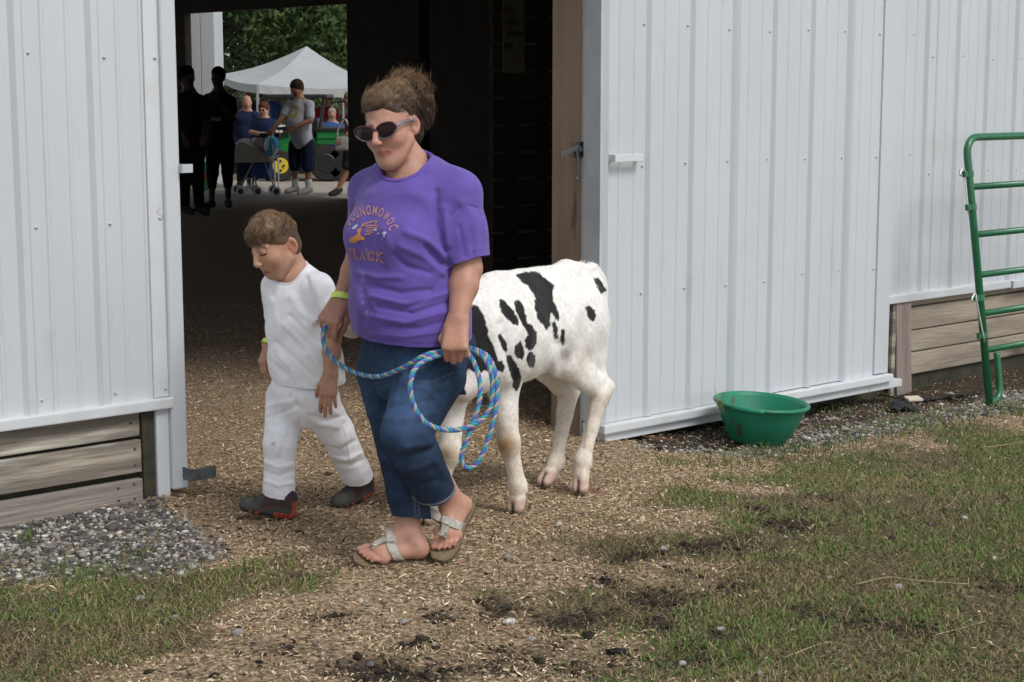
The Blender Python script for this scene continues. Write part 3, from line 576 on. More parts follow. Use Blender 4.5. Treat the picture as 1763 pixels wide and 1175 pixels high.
def rotm(yaw, pitch=0, roll=0):
    """rows: right, forward, up axes of a head turned yaw (about z, 0 = facing -Y, + to picture left), pitched down, rolled"""
    f = nm((-math.sin(yaw) * math.cos(pitch), -math.cos(yaw) * math.cos(pitch), -math.sin(pitch))); r = np.cross(f, (0, 0, 1)); r /= np.linalg.norm(r); u = np.cross(r, f)
    r2 = r * math.cos(roll) + u * math.sin(roll); u2 = -r * math.sin(roll) + u * math.cos(roll); return np.stack([r2, f, u2])
def head(fd, c, R, s, kid=False, k=.012, ridge=1., jaw=1.):
    """c: centre between the ears; s: scale (1 = adult 0.225 m head). right, forward, up"""
    L = lambda a, b, z: nm(c) + s * (a * R[0] + b * R[1] + z * R[2])
    e = lambda a, b, z, r, kk=k, sub=False: fd.ell(L(a, b, z), nm(r) * s, R, kk * s, sub)
    e(0, -.012 if not kid else -.003, .035, (.074, .094 if not kid else .086, .088)); e(0, .02, -.01, (.067 * (.5 + .5 * jaw), .075, .085))
    if kid: e(0, .035, -.055, (.058, .052, .045)); e(0, .066, -.088, (.018, .016, .015), .02)
    else: e(0, .030, -.06, (.056 * jaw, .056, .05)); e(0, .064, -.098, (.022, .02, .018), .025)
    for sg in (-1, 1):
        e(sg * .038, .052, -.026, (.024, .023, .024) if not kid else (.027, .025, .027), .03)                        # cheek
        fd.cap(L(sg * .056 * jaw, -.0, -.045), L(sg * .03 * jaw, .05, -.088), .02 * s, .02 * s, .02 * s)  # jaw
        e(sg * .033, .098, .013, (.017, .014, .0105), .008, True)               # eye socket
        e(sg * .032, .079, .011, (.0135, .0125, .0125), .003)                      # eye ball / lid
        fd.cap(L(sg * .012, .089 if not kid else .084, .03), L(sg * .045, .078 if not kid else .072, .031), .006 * s * ridge, .005 * s * ridge, .014 * s)    # brow
        # ear
        nE = R[0] * sg * .84 + R[1] * .54; wE = R[1] * .84 - R[0] * sg * .54; AE = np.stack([nE, wE, R[2]]); o = .98 if kid else 1.0
        E0 = L(sg * .076, -.020, .0); fd.ell(E0, nm((.0075, .0185 * o, .030 * o)) * s, AE, .006 * s); fd.ell(E0 + wE * .004 * s - R[2] * .026 * s, nm((.006, .010, .010)) * s, AE, .006 * s)
        fd.ell(E0 + (nE * .0085 + wE * .003) * s, nm((.0075, .0105, .0185)) * s, AE, .003 * s, True)
        e(sg * .011, .109 if not kid else .101, -.03, (.008, .009, .007), .006)   # nostril wing
    fd.cap(L(0, .094, .02), L(0, .117 if not kid else .108, -.022), .0075 * s, .010 * s, .012 * s)      # nose
    e(0, .116 if not kid else .106, -.027, (.0105, .010, .009), .008)
    for sg in (-1, 1): fd.cap(L(0, .0885, -.057), L(sg * .027, .074, -.065), .0055 * s, .003 * s, .007 * s)   # upper lip
    for sg in (-1, 1): fd.cap(L(0, .0855, -.0685), L(sg * .022, .0745, -.0665), .0068 * s, .004 * s, .007 * s)
    return L
def head_paint(V, C, c, R, s, skin, lip, kid=False, brow=(.08, .05, .035), flush=None):
    """skin colour varies over the face: lips, brows, cheeks"""
    q = (V - nm(c)) @ R.T / s; a, b, z = q[:, 0], q[:, 1], q[:, 2]; near = (np.linalg.norm(q, axis=1) < .2) & (b > .02)
    wl_ = (sstep((1 - np.sqrt((a / .032) ** 2 + ((z + .0628 + .003 * (a / .025) ** 2) / .0125) ** 2)) / .3) * (near & (b > .05)))[:, None]; C[:] = C * (1 - wl_) + nm(lip) * wl_
    wm_ = (np.exp(-((z + .0622 + .0015 * (a / .025) ** 2) / .0019) ** 2) * sstep((.029 - np.abs(a)) / .006) * (near & (b > .05)) * .85)[:, None]; C[:] = C * (1 - wm_) + nm(lip) * .35 * wm_
    if flush is not None:
        w = np.exp(-(((np.abs(a) - .045) / .022) ** 2 + ((z + .026) / .02) ** 2)) * near; C[:] = C * (1 - w[:, None] * .45) + nm(flush) * (w[:, None] * .45)
    for sg in (-1, 1):
        w = np.exp(-(((a - sg * .080) / .010) ** 2 + ((b + .014) / .009) ** 2 + ((z + .002) / .014) ** 2)) * .6; C[:] = C * (1 - w[:, None]) + nm((.36, .12, .085)) * w[:, None]
    br = near & (np.abs(np.abs(a) - .032) < .018) & (np.abs(z - .030 - .004 * np.cos((np.abs(a) - .03) * 60)) < .0042); C[br] = C[br] * .35 + nm(brow) * .65
    return q
def hand(fd, wrist, d, nrm, s=1., left=False, curl=(40, 50, 30), thumb=(35, 30), spread=.06, k=.006, fan=None):
    """d: wrist to knuckles; nrm: out of the back of the hand; fingers curl towards -nrm; s = 1: 0.185 m hand"""
    d = nm(d) / np.linalg.norm(d); nrm = nm(nrm); nrm = nrm - d * (nrm @ d); nrm /= np.linalg.norm(nrm); sd = np.cross(d, nrm) * (1 if left else -1)  # sd: towards the thumb
    w = nm(wrist); L = lambda a, b, c_=0: w + s * (a * sd + b * d + c_ * nrm)
    for a0, a1, r0, r1 in ((.016, .029, .019, .0135), (.006, .010, .02, .014), (-.006, -.010, .02, .0135), (-.015, -.027, .018, .0125)): fd.cap(L(a0, .004), L(a1, .088, .002), r0 * s, r1 * s, .012 * s, ax=nrm, flat=.85)
    fd.cap(L(.02, .03, -.008), L(.012, .06, -.012), .017 * s, .014 * s, .012 * s)
    tips = []
    for i, (a, b, ln, r) in enumerate(((.0285, .09, 1., .0094), (.0095, .094, 1.1, .0097), (-.0095, .091, 1.03, .0092), (-.027, .083, .82, .0083))):
        p = L(a, b); an = 0.; cu = curl if fan is None else fan[i]; sp = spread * (1.5 - i); pts = [p]
        for j, l in enumerate((.043, .026, .021)):
            an += math.radians(cu[j]); v = (d * math.cos(an) - nrm * math.sin(an)) + sd * sp * math.cos(an); p = p + v * (l * ln * s); pts.append(p)
        fd.chain(pts, [r * s * 1.04, r * s * .98, r * s * .9, r * s * .78], k * s * .6); tips.append(p)
    t0 = L(.024, .022, -.006); an = math.radians(thumb[0]); v = sd * math.sin(an) + d * math.cos(an) * .8 - nrm * .45; v /= np.linalg.norm(v); t1 = t0 + v * .042 * s
    an2 = math.radians(thumb[1]); v2 = v * math.cos(an2) + (-nrm * .6 - sd * .6 + d * .35) * math.sin(an2); v2 /= np.linalg.norm(v2); t2 = t1 + v2 * .034 * s; v3 = v2 * .85 + (-sd * .4 - nrm * .2 + d * .3) * math.sin(an2); v3 /= np.linalg.norm(v3); t3 = t2 + v3 * .026 * s
    fd.chain([t0, t1, t2, t3], [.0165 * s, .0125 * s, .0108 * s, .0088 * s], .009 * s)
    return tips
def strands(roots, dirs, seg, length, width, droop=.0, curl=.0, r=None, flow=None):
    """hair as thin ribbons"""
    n = len(roots); p = nm(roots).copy(); d = nm(dirs).copy(); st = (nm(length) / seg)[:, None] if np.ndim(length) else length / seg; V = []; ph = r.uniform(0, 6.28, (n, 3)); fr = r.uniform(.5, 1.3, (n, 1))
    w = width * r.uniform(.6, 1.3, (n, 1)); sd = np.cross(d, r.normal(0, 1, (n, 3))); sd /= np.linalg.norm(sd, axis=1, keepdims=True) + 1e-9
    for j in range(seg + 1):
        f = 1 - .75 * j / seg; V.append(p - sd * w * f); V.append(p + sd * w * f)
        d = d + curl * np.sin(ph + j * 1.7 * fr) + np.array([0, 0, -droop])
        if flow is not None: d = d + flow(p, j)
        d /= np.linalg.norm(d, axis=1, keepdims=True) + 1e-9; p = p + d * st
    V = np.stack(V, 1).reshape(-1, 3); m = 2 * (seg + 1); o = (np.arange(n) * m)[:, None]; Q = np.concatenate([o + [2 * j, 2 * j + 1, 2 * j + 3, 2 * j + 2] for j in range(seg)]); return V, Q, m
# ================================================================== CALF
calf = thing('calf', (.0, 6.62, 0), 'black and white spotted calf led out of the barn door', 'calf')
fd = Field((-.95, 5.95, -.03), (.62, 7.35, 1.12), .0056)
AXC = nm((-.58, -.81, 0)); SDC = nm((.81, -.58, 0))
def cn(x, y, Y, w, h, pw=2.): return (P(x, y, Y), SDC, w, h, pw)
fd.loft([cn(1012, 527, 7.0, .075, .125), cn(992, 537, 6.93, .118, .165), cn(962, 548, 6.82, .128, .168), cn(930, 556, 6.70, .132, .185), cn(892, 567, 6.57, .140, .196), cn(858, 575, 6.45, .138, .205), cn(828, 580, 6.35, .120, .195), cn(802, 575, 6.26, .085, .15)], .05)
fd.cap(P(1000, 468, 6.98), P(975, 468, 6.84), .035, .04, .06); fd.cap(P(975, 470, 6.84), P(845, 487, 6.42), .035, .035, .05)      # spine
fd.ell(P(950, 492, 6.70), (.03, .045, .03), None, .05); fd.ell(P(1028, 492, 6.98), (.028, .028, .03), None, .05)                     # hook and pin bone
fd.ell(P(800, 640, 6.27), (.085, .10, .10), None, .06); fd.ell(P(795, 668, 6.23), (.04, .07, .05), None, .04)                        # brisket
# hind quarters
for (hp, st, hk, hk2, ft, hf, th) in (((1000, 560, 6.86), (972, 622, 6.74), (1034, 678, 6.90), (1048, 667, 6.93), (1003, 793, 6.83), (1002, 846, 6.80), 1.),
                                      ((968, 570, 6.98), (942, 630, 6.92), (978, 682, 7.05), (992, 668, 7.09), (957, 798, 6.97), (940, 834, 6.92), .96)):
    hp, st, hk, hk2, ft, hf = [P(*q) for q in (hp, st, hk, hk2, ft, hf)]
    fd.cap(hp, st, .118 * th, .068 * th, .06, ax=SDC, flat=.72); fd.cap(hp + [0, 0, -.04] - AXC * .05, (st + hk) / 2 - AXC * .01, .09 * th, .045, .05, ax=SDC, flat=.7)
    fd.cap(st, hk, .062 * th, .034, .035, ax=SDC, flat=.8); fd.cap((st + hk) / 2 + (hk2 - hk) * .6, hk2, .018, .019, .03); fd.cap(hk2, hk, .024, .036, .02); fd.cap(hk, hk + (ft - hk) * .25, .036, .029, .02)
    fd.cap(hk, ft, .034, .027, .02); fd.cap(hk2, hk + (ft - hk) * .5, .012, .012, .025)
    fd.ell(ft, (.037, .039, .036), None, .02); pst = ft + (hf - ft) * .45 + AXC * .008; fd.cap(ft, pst, .031, .031, .015)
    for sg in (-1, 1): fd.cap(pst + SDC * sg * .013, hf + SDC * sg * .017 + AXC * .014 + [0, 0, .012], .027, .024, .004, ax=SDC, flat=.72)
    for sg in (-1, 1): fd.cap(ft - AXC * .03 + SDC * sg * .014 - [0, 0, .012], ft - AXC * .04 + SDC * sg * .014 - [0, 0, .03], .010, .008, .008)
fd.chain([P(1016, 560, 6.93), P(1022, 610, 6.925), P(1036, 655, 6.925)], [.062, .044, .024], .04); fd.chain([P(985, 580, 7.04), P(984, 620, 7.06), P(985, 655, 7.08)], [.055, .04, .022], .04)
# fore legs
for (sh, el, kn, ft, hf) in (((850, 610, 6.45), (866, 662, 6.47), (876, 762, 6.45), (891, 836, 6.46), (891, 880, 6.46)), ((792, 615, 6.34), (778, 675, 6.30), (775, 778, 6.25), (750, 862, 6.27), (738, 898, 6.285))):
    sh, el, kn, ft, hf = [P(*q) for q in (sh, el, kn, ft, hf)]
    fd.cap(sh, el, .085, .064, .05, ax=SDC, flat=.7); fd.cap(el, kn + (el - kn) * .1, .066, .041, .03, ax=SDC, flat=.88); fd.ell(kn, (.044, .046, .055), None, .02); fd.cap(kn, ft, .036, .029, .02)
    fd.ell(ft, (.037, .039, .038), None, .02); pst = ft + (hf - ft) * .5 + AXC * .006; fd.cap(ft, pst, .030, .031, .015)
    for sg in (-1, 1): fd.cap(pst + SDC * sg * .014, hf + SDC * sg * .018 + AXC * .014 + [0, 0, .014], .028, .026, .004, ax=SDC, flat=.72)
    for sg in (-1, 1): fd.cap(ft - AXC * .03 + SDC * sg * .014 - [0, 0, .012], ft - AXC * .04 + SDC * sg * .014 - [0, 0, .03], .010, .008, .008)
# neck and head (behind the woman)
hd0, hd1, hd2 = P(705, 482, 6.36), P(648, 520, 6.30), P(603, 556, 6.24)
fd.cap(P(815, 545, 6.34), P(760, 505, 6.40), .115, .095, .06, ax=SDC, flat=.75); fd.cap(P(760, 505, 6.40), hd0, .095, .075, .05); fd.cap(P(800, 600, 6.28), P(745, 545, 6.36), .07, .06, .06)
hx = (hd2 - hd0) / np.linalg.norm(hd2 - hd0); hs = np.cross(hx, (0, 0, 1)); hs /= np.linalg.norm(hs); hu_ = np.cross(hs, hx)
fd.cap(hd0, hd1, .080, .062, .04, ax=hs, flat=.85); fd.cap(hd1, hd2, .058, .046, .03); fd.ell(hd2 + hx * .012, (.046, .046, .04), None, .02); fd.cap(hd0 - hu_ * .03, hd2 - hu_ * .028, .045, .028, .03)
for sg in (-1, 1):
    eb = hd0 + hs * sg * .07 + hu_ * .03; fd.cap(eb, eb + hs * sg * .06 - hx * .03, .026, .034, .01, ax=hu_, flat=.35); fd.cap(eb + hs * sg * .06 - hx * .03, eb + hs * sg * .12 - hx * .05 - hu_ * .02, .034, .012, .01, ax=hu_, flat=.35)
    fd.ell(hd0 + hx * .075 + hs * sg * .056 + hu_ * .022, (.017, .017, .017), None, .006); fd.ell(hd2 + hx * .045 + hs * sg * .02 + hu_ * .006, (.009, .009, .007), None, .004, True)
# tail
tl = smooth_path([P(1018, 463, 7.0), P(1033, 482, 7.05), P(1037, 520, 7.07), P(1036, 570, 7.05), P(1027, 618, 7.04), P(1022, 650, 7.04)], 4)
fd.chain(tl, list(np.linspace(.026, .013, len(tl))), .012)
V, Q = fd.surface(2)
strk = [([(968, 596), (972, 625), (966, 650)], -.010, 9), ([(940, 585), (950, 625), (955, 650)], .006, 10), ([(862, 560), (875, 610), (885, 650)], -.010, 9), ([(1000, 520), (985, 560), (975, 600)], .008, 14), ([(935, 505), (955, 545), (962, 590)], -.012, 13),
        ([(1012, 690), (1002, 770)], -.004, 4), ([(965, 700), (955, 780)], -.004, 4), ([(905, 520), (915, 580), (905, 640)], .004, 8), ([(890, 525), (900, 590), (893, 640)], -.003, 7), ([(1040, 680), (1030, 700)], .004, 6), ([(840, 520), (850, 570)], .008, 14), ([(880, 500), (890, 540)], .004, 12)]
V = folds(V, Q, strk); V += vnormals(V, Q) * (n3(V, .05, 5) * .0025)[:, None]
SPOT = [[(515,155),(560,140),(620,135),(660,150),(700,190),(735,215),(730,260),(725,290),(745,340),(768,380),(768,420),(750,415),(735,385),(722,370),(712,400),(712,450),(695,475),(670,440),(645,410),(630,360),(625,315),(640,300),(620,265),(590,220),(550,190)],
 [(418,300),(440,300),(470,340),(505,385),(525,430),(520,450),(490,435),(455,410),(430,370),(418,330)],
 [(505,305),(530,310),(550,340),(565,380),(570,420),(585,450),(605,450),(630,495),(633,550),(615,585),(595,600),(570,580),(568,545),(590,515),(585,480),(560,455),(540,415),(520,370),(510,335)],
 [(408,510),(425,510),(450,555),(460,590),(455,620),(440,600),(415,550)], [(510,580),(535,552),(550,590),(560,630),(550,655),(525,645),(508,610)], [(582,620),(605,615),(625,635),(620,690),(610,705),(590,690),(578,660)],
 [(462,635),(480,630),(500,665),(530,710),(540,760),(530,815),(515,843),(497,820),(500,770),(480,720),(462,670)],
 [(-150,335),(262,335),(290,350),(320,400),(335,450),(345,520),(375,570),(400,640),(405,670),(430,665),(442,700),(435,725),(400,715),(380,710),(350,720),(300,725),(240,715),(-150,680)],
 [(733,432),(745,430),(758,480),(760,525),(750,535),(737,515)], [(787,478),(797,480),(800,540),(790,563),(783,530)], [(978,168),(1000,168),(1022,200),(1050,240),(1020,258),(1005,230),(990,200)], [(932,340),(950,340),(975,365),(985,395),(978,425),(960,410),(940,380)], [(395,748),(415,765),(405,777)]]
N = vnormals(V, Q); px, py = proj(V); toc = CAMP - V; toc /= np.linalg.norm(toc, axis=1, keepdims=True); facing = (N * toc).sum(1) > -.05
jx = n3(V, .012, 3) * 2.2; jy = n3(V, .012, 8) * 3.0; blk = np.zeros(len(V))
for s_ in SPOT:
    pp = nm(s_) * (340 / 1175.) + [740, 430]; blk = np.maximum(blk, sstep(.5 - (poly_sd(np.stack([px + jx, py + jy], 1), pp) - 1.2) / 1.6) * facing)
blk = np.maximum(blk, sstep((n3(V, .22, 31) - .18) / .04) * ~facing * (V[:, 2] > .45))
ql = (V - hd0) @ np.stack([hs, hx, hu_]).T; hm = (V[:, 0] + n3(V, .06, 2) * .04 < -.17) & (V[:, 2] > .52); blk = np.where(hm, sstep((np.abs(ql[:, 0]) - .028 + .02 * (ql[:, 1] > .16)) / .006) * (ql[:, 1] < .175), blk)
C = np.tile(nm((.90, .885, .86)), (len(V), 1)); z = V[:, 2]
def tint(w, c): C[:] = C * (1 - w[:, None]) + nm(c) * w[:, None]
tint(sstep((.54 - z) / .3) * .55, (.66, .54, .38))
for p_, s_, a_, c_ in ((P(868, 768, 6.40), .055, 1., (.33, .19, .07)), (P(770, 782, 6.21), .036, .8, (.36, .22, .09)), (P(1045, 690, 6.90), .05, .6, (.46, .33, .17)), (P(1005, 620, 6.75), .07, .3, (.55, .42, .25)), (P(885, 845, 6.41), .03, .4, (.45, .32, .17)), (P(1000, 820, 6.8), .04, .3, (.5, .38, .25)), (P(960, 640, 6.8), .06, .35, (.55, .42, .25)), (P(812, 690, 6.2), .05, .5, (.5, .36, .2)), (P(870, 500, 6.4), .06, .15, (.75, .55, .45))):
    tint(np.exp(-(np.linalg.norm(V - p_, axis=1) / s_) ** 2) * a_, c_)
tint(sstep((.075 - z) / .02) * .75, (.55, .36, .28)); tint(sstep((.035 - z + n3(V, .02, 4) * .02) / .02) * .8, (.20, .12, .07))
for hx_, hy_, hY_ in ((1002, 846, 6.80), (940, 834, 6.92), (891, 880, 6.46), (738, 898, 6.285)):
    hq_ = V - P(hx_, hy_, hY_); tint(np.exp(-((hq_ @ SDC) / .0065) ** 2) * (np.linalg.norm(hq_, axis=1) < .055) * (V[:, 2] < .075) * .9, (.05, .03, .022)); tint(np.exp(-(np.linalg.norm(hq_ + nm((0, 0, .01)), axis=1) / .035) ** 2) * sstep((.03 - V[:, 2]) / .02) * .6, (.16, .10, .06))  # dark colour paints depth shade into the cleft; hoof base browner
tint((hm & (ql[:, 1] > .165)).astype(float) * .5, (.62, .42, .36)); tint(blk, (.012, .011, .012)); C *= (1 + n3(V, .015, 12) * .10)[:, None]
M['calf'] = pm('calf coat', (1, 1, 1), (.86, .84, .80), scale=60, attr=True, rough=.75, spec=.25, bump=.35, bscale=220, bst=(1, 1, .3), sheen=.15)
V[:, 2] = np.maximum(V[:, 2], .002)
obj('body', V, Q, M['calf'], calf, smooth=True, col=C)
# short coat hair
r = np.random.default_rng(21); fi = r.integers(0, len(Q), 42000); w4 = r.dirichlet([1, 1, 1, 1], len(fi)); rt_ = np.einsum('ij,ijk->ik', w4, V[Q[fi]]); rn = N[Q[fi, 0]]; k = (rt_[:, 2] > .05) & facing[Q[fi, 0]]; rt_, rn, fi = rt_[k], rn[k], fi[k]
lay = nm((.3, .45, -.75)); lay = lay - rn * (rn @ lay)[:, None]; ruf = np.exp(-(np.linalg.norm(rt_ - P(1008, 457, 6.97), axis=1) / .05) ** 2)
dr = lay * .8 + rn * (.16 + .9 * ruf[:, None]) + r.normal(0, .16, rt_.shape); dr /= np.linalg.norm(dr, axis=1, keepdims=True)
hv, hq, m_h = strands(rt_ - rn * .001, dr, 2, r.uniform(.005, .010, len(rt_)) * (1 + 1.6 * ruf), .0006, r=r); hc = np.repeat(C[Q[fi, 0]] * r.uniform(.9, 1.1, (len(fi), 1)), m_h, 0)
M['fur'] = pm('calf hair', (1, 1, 1), attr=True, rough=.6, spec=.2)
obj('coat', hv, hq, M['fur'], calf, col=hc)
# ================================================================== PEOPLE, shared
def skin_mat(name, bs=180): return pm(name, (1, 1, 1), (.93, .90, .88), scale=45, attr=True, rough=.48, spec=.35, sss=.12, bump=.06, bscale=bs)
M['skin'] = skin_mat('skin')
M['cotton'] = pm('cotton jersey', (1, 1, 1), (.93, .93, .93), scale=30, attr=True, rough=.9, spec=.15, bump=.12, bscale=420, sheen=.2)
M['denim'] = pm('denim', (1, 1, 1), (.75, .78, .82), scale=160, attr=True, rough=.85, spec=.2, bump=.2, bscale=500)
M['hair'] = pm('hair', (1, 1, 1), attr=True, rough=.5, spec=.35)
def unit(v): v = nm(v); return v / np.linalg.norm(v)
def hang(V, Q, strokes, wr=.0015, seed=0, ws=.05): 
    V = trim_edge(V, Q); V = folds(V, Q, strokes) if strokes else V
    return V + vnormals(V, Q) * (n3(V, ws, seed) * wr * 2)[:, None]
def foot(fd, ankle, heel, ball, side, s=1., k=.015, toes=True):
    """heel and ball lie on the sole; side: towards the big toe"""
    ankle, heel, ball = nm(ankle), nm(heel), nm(ball); f = unit(ball - heel); n = unit(np.cross(f, side)); n = n if n @ (ankle - heel) > 0 else -n; sd = unit(np.cross(n, f)); sd = sd if sd @ nm(side) > 0 else -sd
    fd.cap(ankle, heel + n * .035 * s + f * .02 * s, .038 * s, .034 * s, k); fd.cap(heel + n * .03 * s + f * .02 * s, ball + n * .018 * s - f * .05 * s, .030 * s, .030 * s, k, ax=n, flat=.9)
    fd.cap(ankle + f * .015 * s, ball + n * .024 * s - f * .035 * s, .038 * s, .024 * s, k * 1.5)
    b = ball - f * .03 * s; fd.cap(b + sd * .026 * s + n * .018 * s, b - sd * .028 * s + n * .014 * s - f * .02 * s, .022 * s, .019 * s, k)
    if toes:
        for i, (o, l, rr) in enumerate(((.030, .052, .0125), (.010, .052, .0088), (-.007, .044, .0082), (-.022, .034, .0078), (-.036, .022, .0075))):
            p0 = b + sd * o * s + n * .016 * s; fd.chain([p0, p0 + f * l * .55 * s + n * .006 * s, p0 + f * l * s - n * .003 * s], [rr * 1.1 * s, rr * s, rr * .9 * s], .003)
    return f, sd, n
def sandal(parent, heel, toe, f, sd, n, mats, s=1., flip=1):
    ol = [(-.02, .024, .024), (.0, .033, .033), (.05, .034, .034), (.1, .030, .034), (.15, .040, .044), (.2, .045, .047), (.235, .038, .042), (.262, .020, .024)]
    V = []; 
    for t, a, b in ol:
        cur = .010 * max(0, (t - .16) / .1) ** 2
        for h in (0, -.010, -.024): 
            for q in (a, -b): V.append(heel + f * t * s + sd * q * s + n * (h + cur))
    Fc = []
    for i in range(len(ol) - 1):
        o = i * 6; w = o + 6
        Fc += [(o, o + 1, w + 1, w), (o + 4, w + 4, w + 5, o + 5), (o, w, w + 2, o + 2), (o + 2, w + 2, w + 4, o + 4), (o + 1, o + 3, w + 3, w + 1), (o + 3, o + 5, w + 5, w + 3)]
    Fc += [(0, 2, 3, 1), (2, 4, 5, 3), (42, 43, 45, 44), (44, 45, 47, 46)]
    cols = np.array([(.20, .145, .085), (.20, .145, .085), (.15, .11, .07), (.15, .11, .07), (.035, .032, .03), (.035, .032, .03)] * len(ol)); return nm(V), Fc, cols
def ribbon(pts, wid, nrm_, th=.003):
    """strap: centre line, per point half-width vector and outward normal"""
    V = []; 
    for p, w, n_ in zip(pts, wid, nrm_): p, w, n_ = nm(p), nm(w), nm(n_); V += [p - w, p + w, p + w + n_ * th, p - w + n_ * th]
    Fc = []; 
    for i in range(len(pts) - 1):
        o = i * 4; q = o + 4; Fc += [(o, o + 1, q + 1, q), (o + 3, q + 3, q + 2, o + 2), (o, q, q + 3, o + 3), (o + 1, o + 2, q + 2, q + 1)]
    Fc += [(0, 3, 2, 1), tuple(4 * (len(pts) - 1) + i for i in range(4))]; return nm(V), Fc
# ================================================================== WOMAN
woman = thing('person', (-.35, 5.82, 0), 'woman in purple track shirt, jeans, sunglasses and white sandals holding coiled rope', 'person')
wf = nm((-.643, -.766, 0)); wl = nm((.766, -.643, 0)); H = 0
HC = P(674, 221, 5.84); HR = rotm(rad(25), rad(9), rad(-9)); HS = 1.06
SK = nm((.47, .262, .19))
fd = Field((-.86, 5.28, -.02), (.10, 6.36, 1.60), .0047)
L = head(fd, HC, HR, HS, ridge=.4, jaw=.92)
fd.ell(L(0, .060, -.104), nm((.026, .024, .02)) * HS, HR, .025); fd.ell(L(0, .01, -.092), nm((.036, .045, .012)) * HS, HR, .02)    # fuller chin
fd.cap(L(0, -.03, -.05), P(706, 300, 5.91), .053, .062, .015); fd.cap(P(706, 300, 5.90), P(708, 340, 5.90), .08, .13, .05)
fd.loft([(P(712, 600, 5.86), wl, .17, .12), (P(700, 470, 5.86), wl, .155, .115), (P(700, 350, 5.88), wl, .15, .10), (P(704, 318, 5.89), wl, .11, .07)], .04)
# arms
LS, LE, LW = P(784, 338, 5.80), P(803, 462, 5.75), P(788, 550, 5.65); RS, RE, RW = P(640, 335, 6.02), P(621, 440, 6.09), P(586, 517, 6.03)
fd.cap(LS, LE, .062, .052, .02); fd.cap(LE, LE + (LW - LE) * .35, .050, .049, .02); fd.cap(LE + (LW - LE) * .35, LW, .049, .033, .02, ax=wf, flat=.9)
fd.cap(RS, RE, .06, .05, .02); fd.cap(RE, RE + (RW - RE) * .35, .044, .042, .02); fd.cap(RE + (RW - RE) * .35, RW, .042, .029, .02)
hand(fd, LW, P(784, 600, 5.60) - LW, (-.12, -1, .05), 1.13, left=True, curl=(62, 95, 60), thumb=(28, 62), spread=.02)
hand(fd, RW, P(566, 552, 5.97) - RW, (-.25, -.95, .35), 1.08, left=False, curl=(55, 80, 50), thumb=(25, 50), spread=.03, fan=((48, 42, 30), (62, 80, 50), (68, 85, 50), (72, 85, 50)))
# legs and feet
RH, RK, RA = P(668, 640, 5.93), P(690, 770, 5.86), P(704, 915, 5.80); LH, LK, LA = P(744, 640, 5.78), P(700, 745, 5.66), P(777, 862, 5.87)
fd.loft([(P(712, 600, 5.86), wl, .17, .12), (P(708, 640, 5.86), wl, .16, .11)], .03)
fd.chain([RH, RK, RA], [.09, .06, .042], .02); fd.chain([LH, LK, LA], [.095, .065, .043], .02)
RHe, RBa = P(729, 958, 5.795), P(632, 960, 5.735); rf = foot(fd, RA, RHe, RBa, (.1, 1., 0) if 0 else (.3, .9, .3), 1.02)
LHe, LBa = P(801, 872, 5.92), P(765, 941, 5.785); lf = foot(fd, LA, LHe, LBa, (-1, .2, .1), 1.0)
V, Q = fd.surface(2); C = np.tile(SK, (len(V), 1))
q = head_paint(V, C, HC, HR, HS, SK, (.40, .13, .105), brow=tuple(SK * .8), flush=(.50, .22, .165))
for p_, s_ in ((RBa, .06), (RHe, .045), (LBa, .06), (L(0, .115, -.03), .02), (P(784, 610, 5.6), .03), (P(716, 228, 5.80), .025)): w = np.exp(-(np.linalg.norm(V - p_, axis=1) / s_) ** 2)[:, None] * .45; C[:] = C * (1 - w) + nm((.50, .20, .15)) * w
w = sstep((1.15 - V[:, 2]) / .2)[:, None] * .35 * (V[:, 2] > .3)[:, None]; C[:] = C * (1 - w) + nm((.43, .215, .145)) * w
C *= (1 + n3(V, .03, 9) * .07 + n3(V, .009, 19) * .06)[:, None]; mt_ = (n3(V, .02, 29) * .12).clip(0, .2)[:, None]; C = C * (1 - mt_) + nm((.50, .19, .14)) * mt_; WB = (V, Q)
obj('body', V, Q, M['skin'], woman, smooth=True, col=C)
# ---- shirt
fd = Field((-.72, 5.45, .68), (.05, 6.32, 1.46), .0052)
fd.loft([(P(714, 600, 5.86), wl, .212, .172), (P(708, 545, 5.855), wl, .212, .178), (P(700, 475, 5.85), wl, .196, .170), (P(697, 410, 5.85), wl, .192, .162), (P(699, 350, 5.87), wl, .182, .13), (P(704, 312, 5.89), wl, .13, .095)], .05)
for sg in (-1, 1): fd.ell(P(697, 405, 5.85) + wf * .085 + wl * sg * .085, (.085, .085, .08), None, .05)
fd.ell(P(704, 520, 5.86) + wf * .06, (.15, .13, .11), None, .06)
fd.cap(P(712, 300, 5.89), LS + [0, 0, .01], .075, .082, .05); fd.cap(P(698, 300, 5.92), RS + [0, 0, .01], .075, .078, .05)
LSl = P(802, 452, 5.755); RSl = P(631, 428, 6.09)
hemz = 0
sl = unit(LSl - LS); sln = unit(sl + nm((.18, 0, 0))); slp = LSl + sl * .008; slr = unit(RSl - RS)
f2 = Field((-.72, 5.45, .68), (.05, 6.32, 1.46), .0052); f2.loft([(LS, wf, .085, .088), (LS * .5 + LSl * .5, wf, .088, .083), (LSl + (LSl - LS) * .3, wf, .084, .083)], .03); f2.cut(slp, sln); fd.merge(f2, .035)
f2 = Field((-.72, 5.45, .68), (.05, 6.32, 1.46), .0052); f2.loft([(RS, wf, .08, .08), (RSl + (RSl - RS) * .3, wf, .072, .07)], .03); f2.cut(RSl, slr); fd.merge(f2, .035)
fd.cut(P(712, 596, 5.70), unit(nm((-.03, .10, -1)))); 
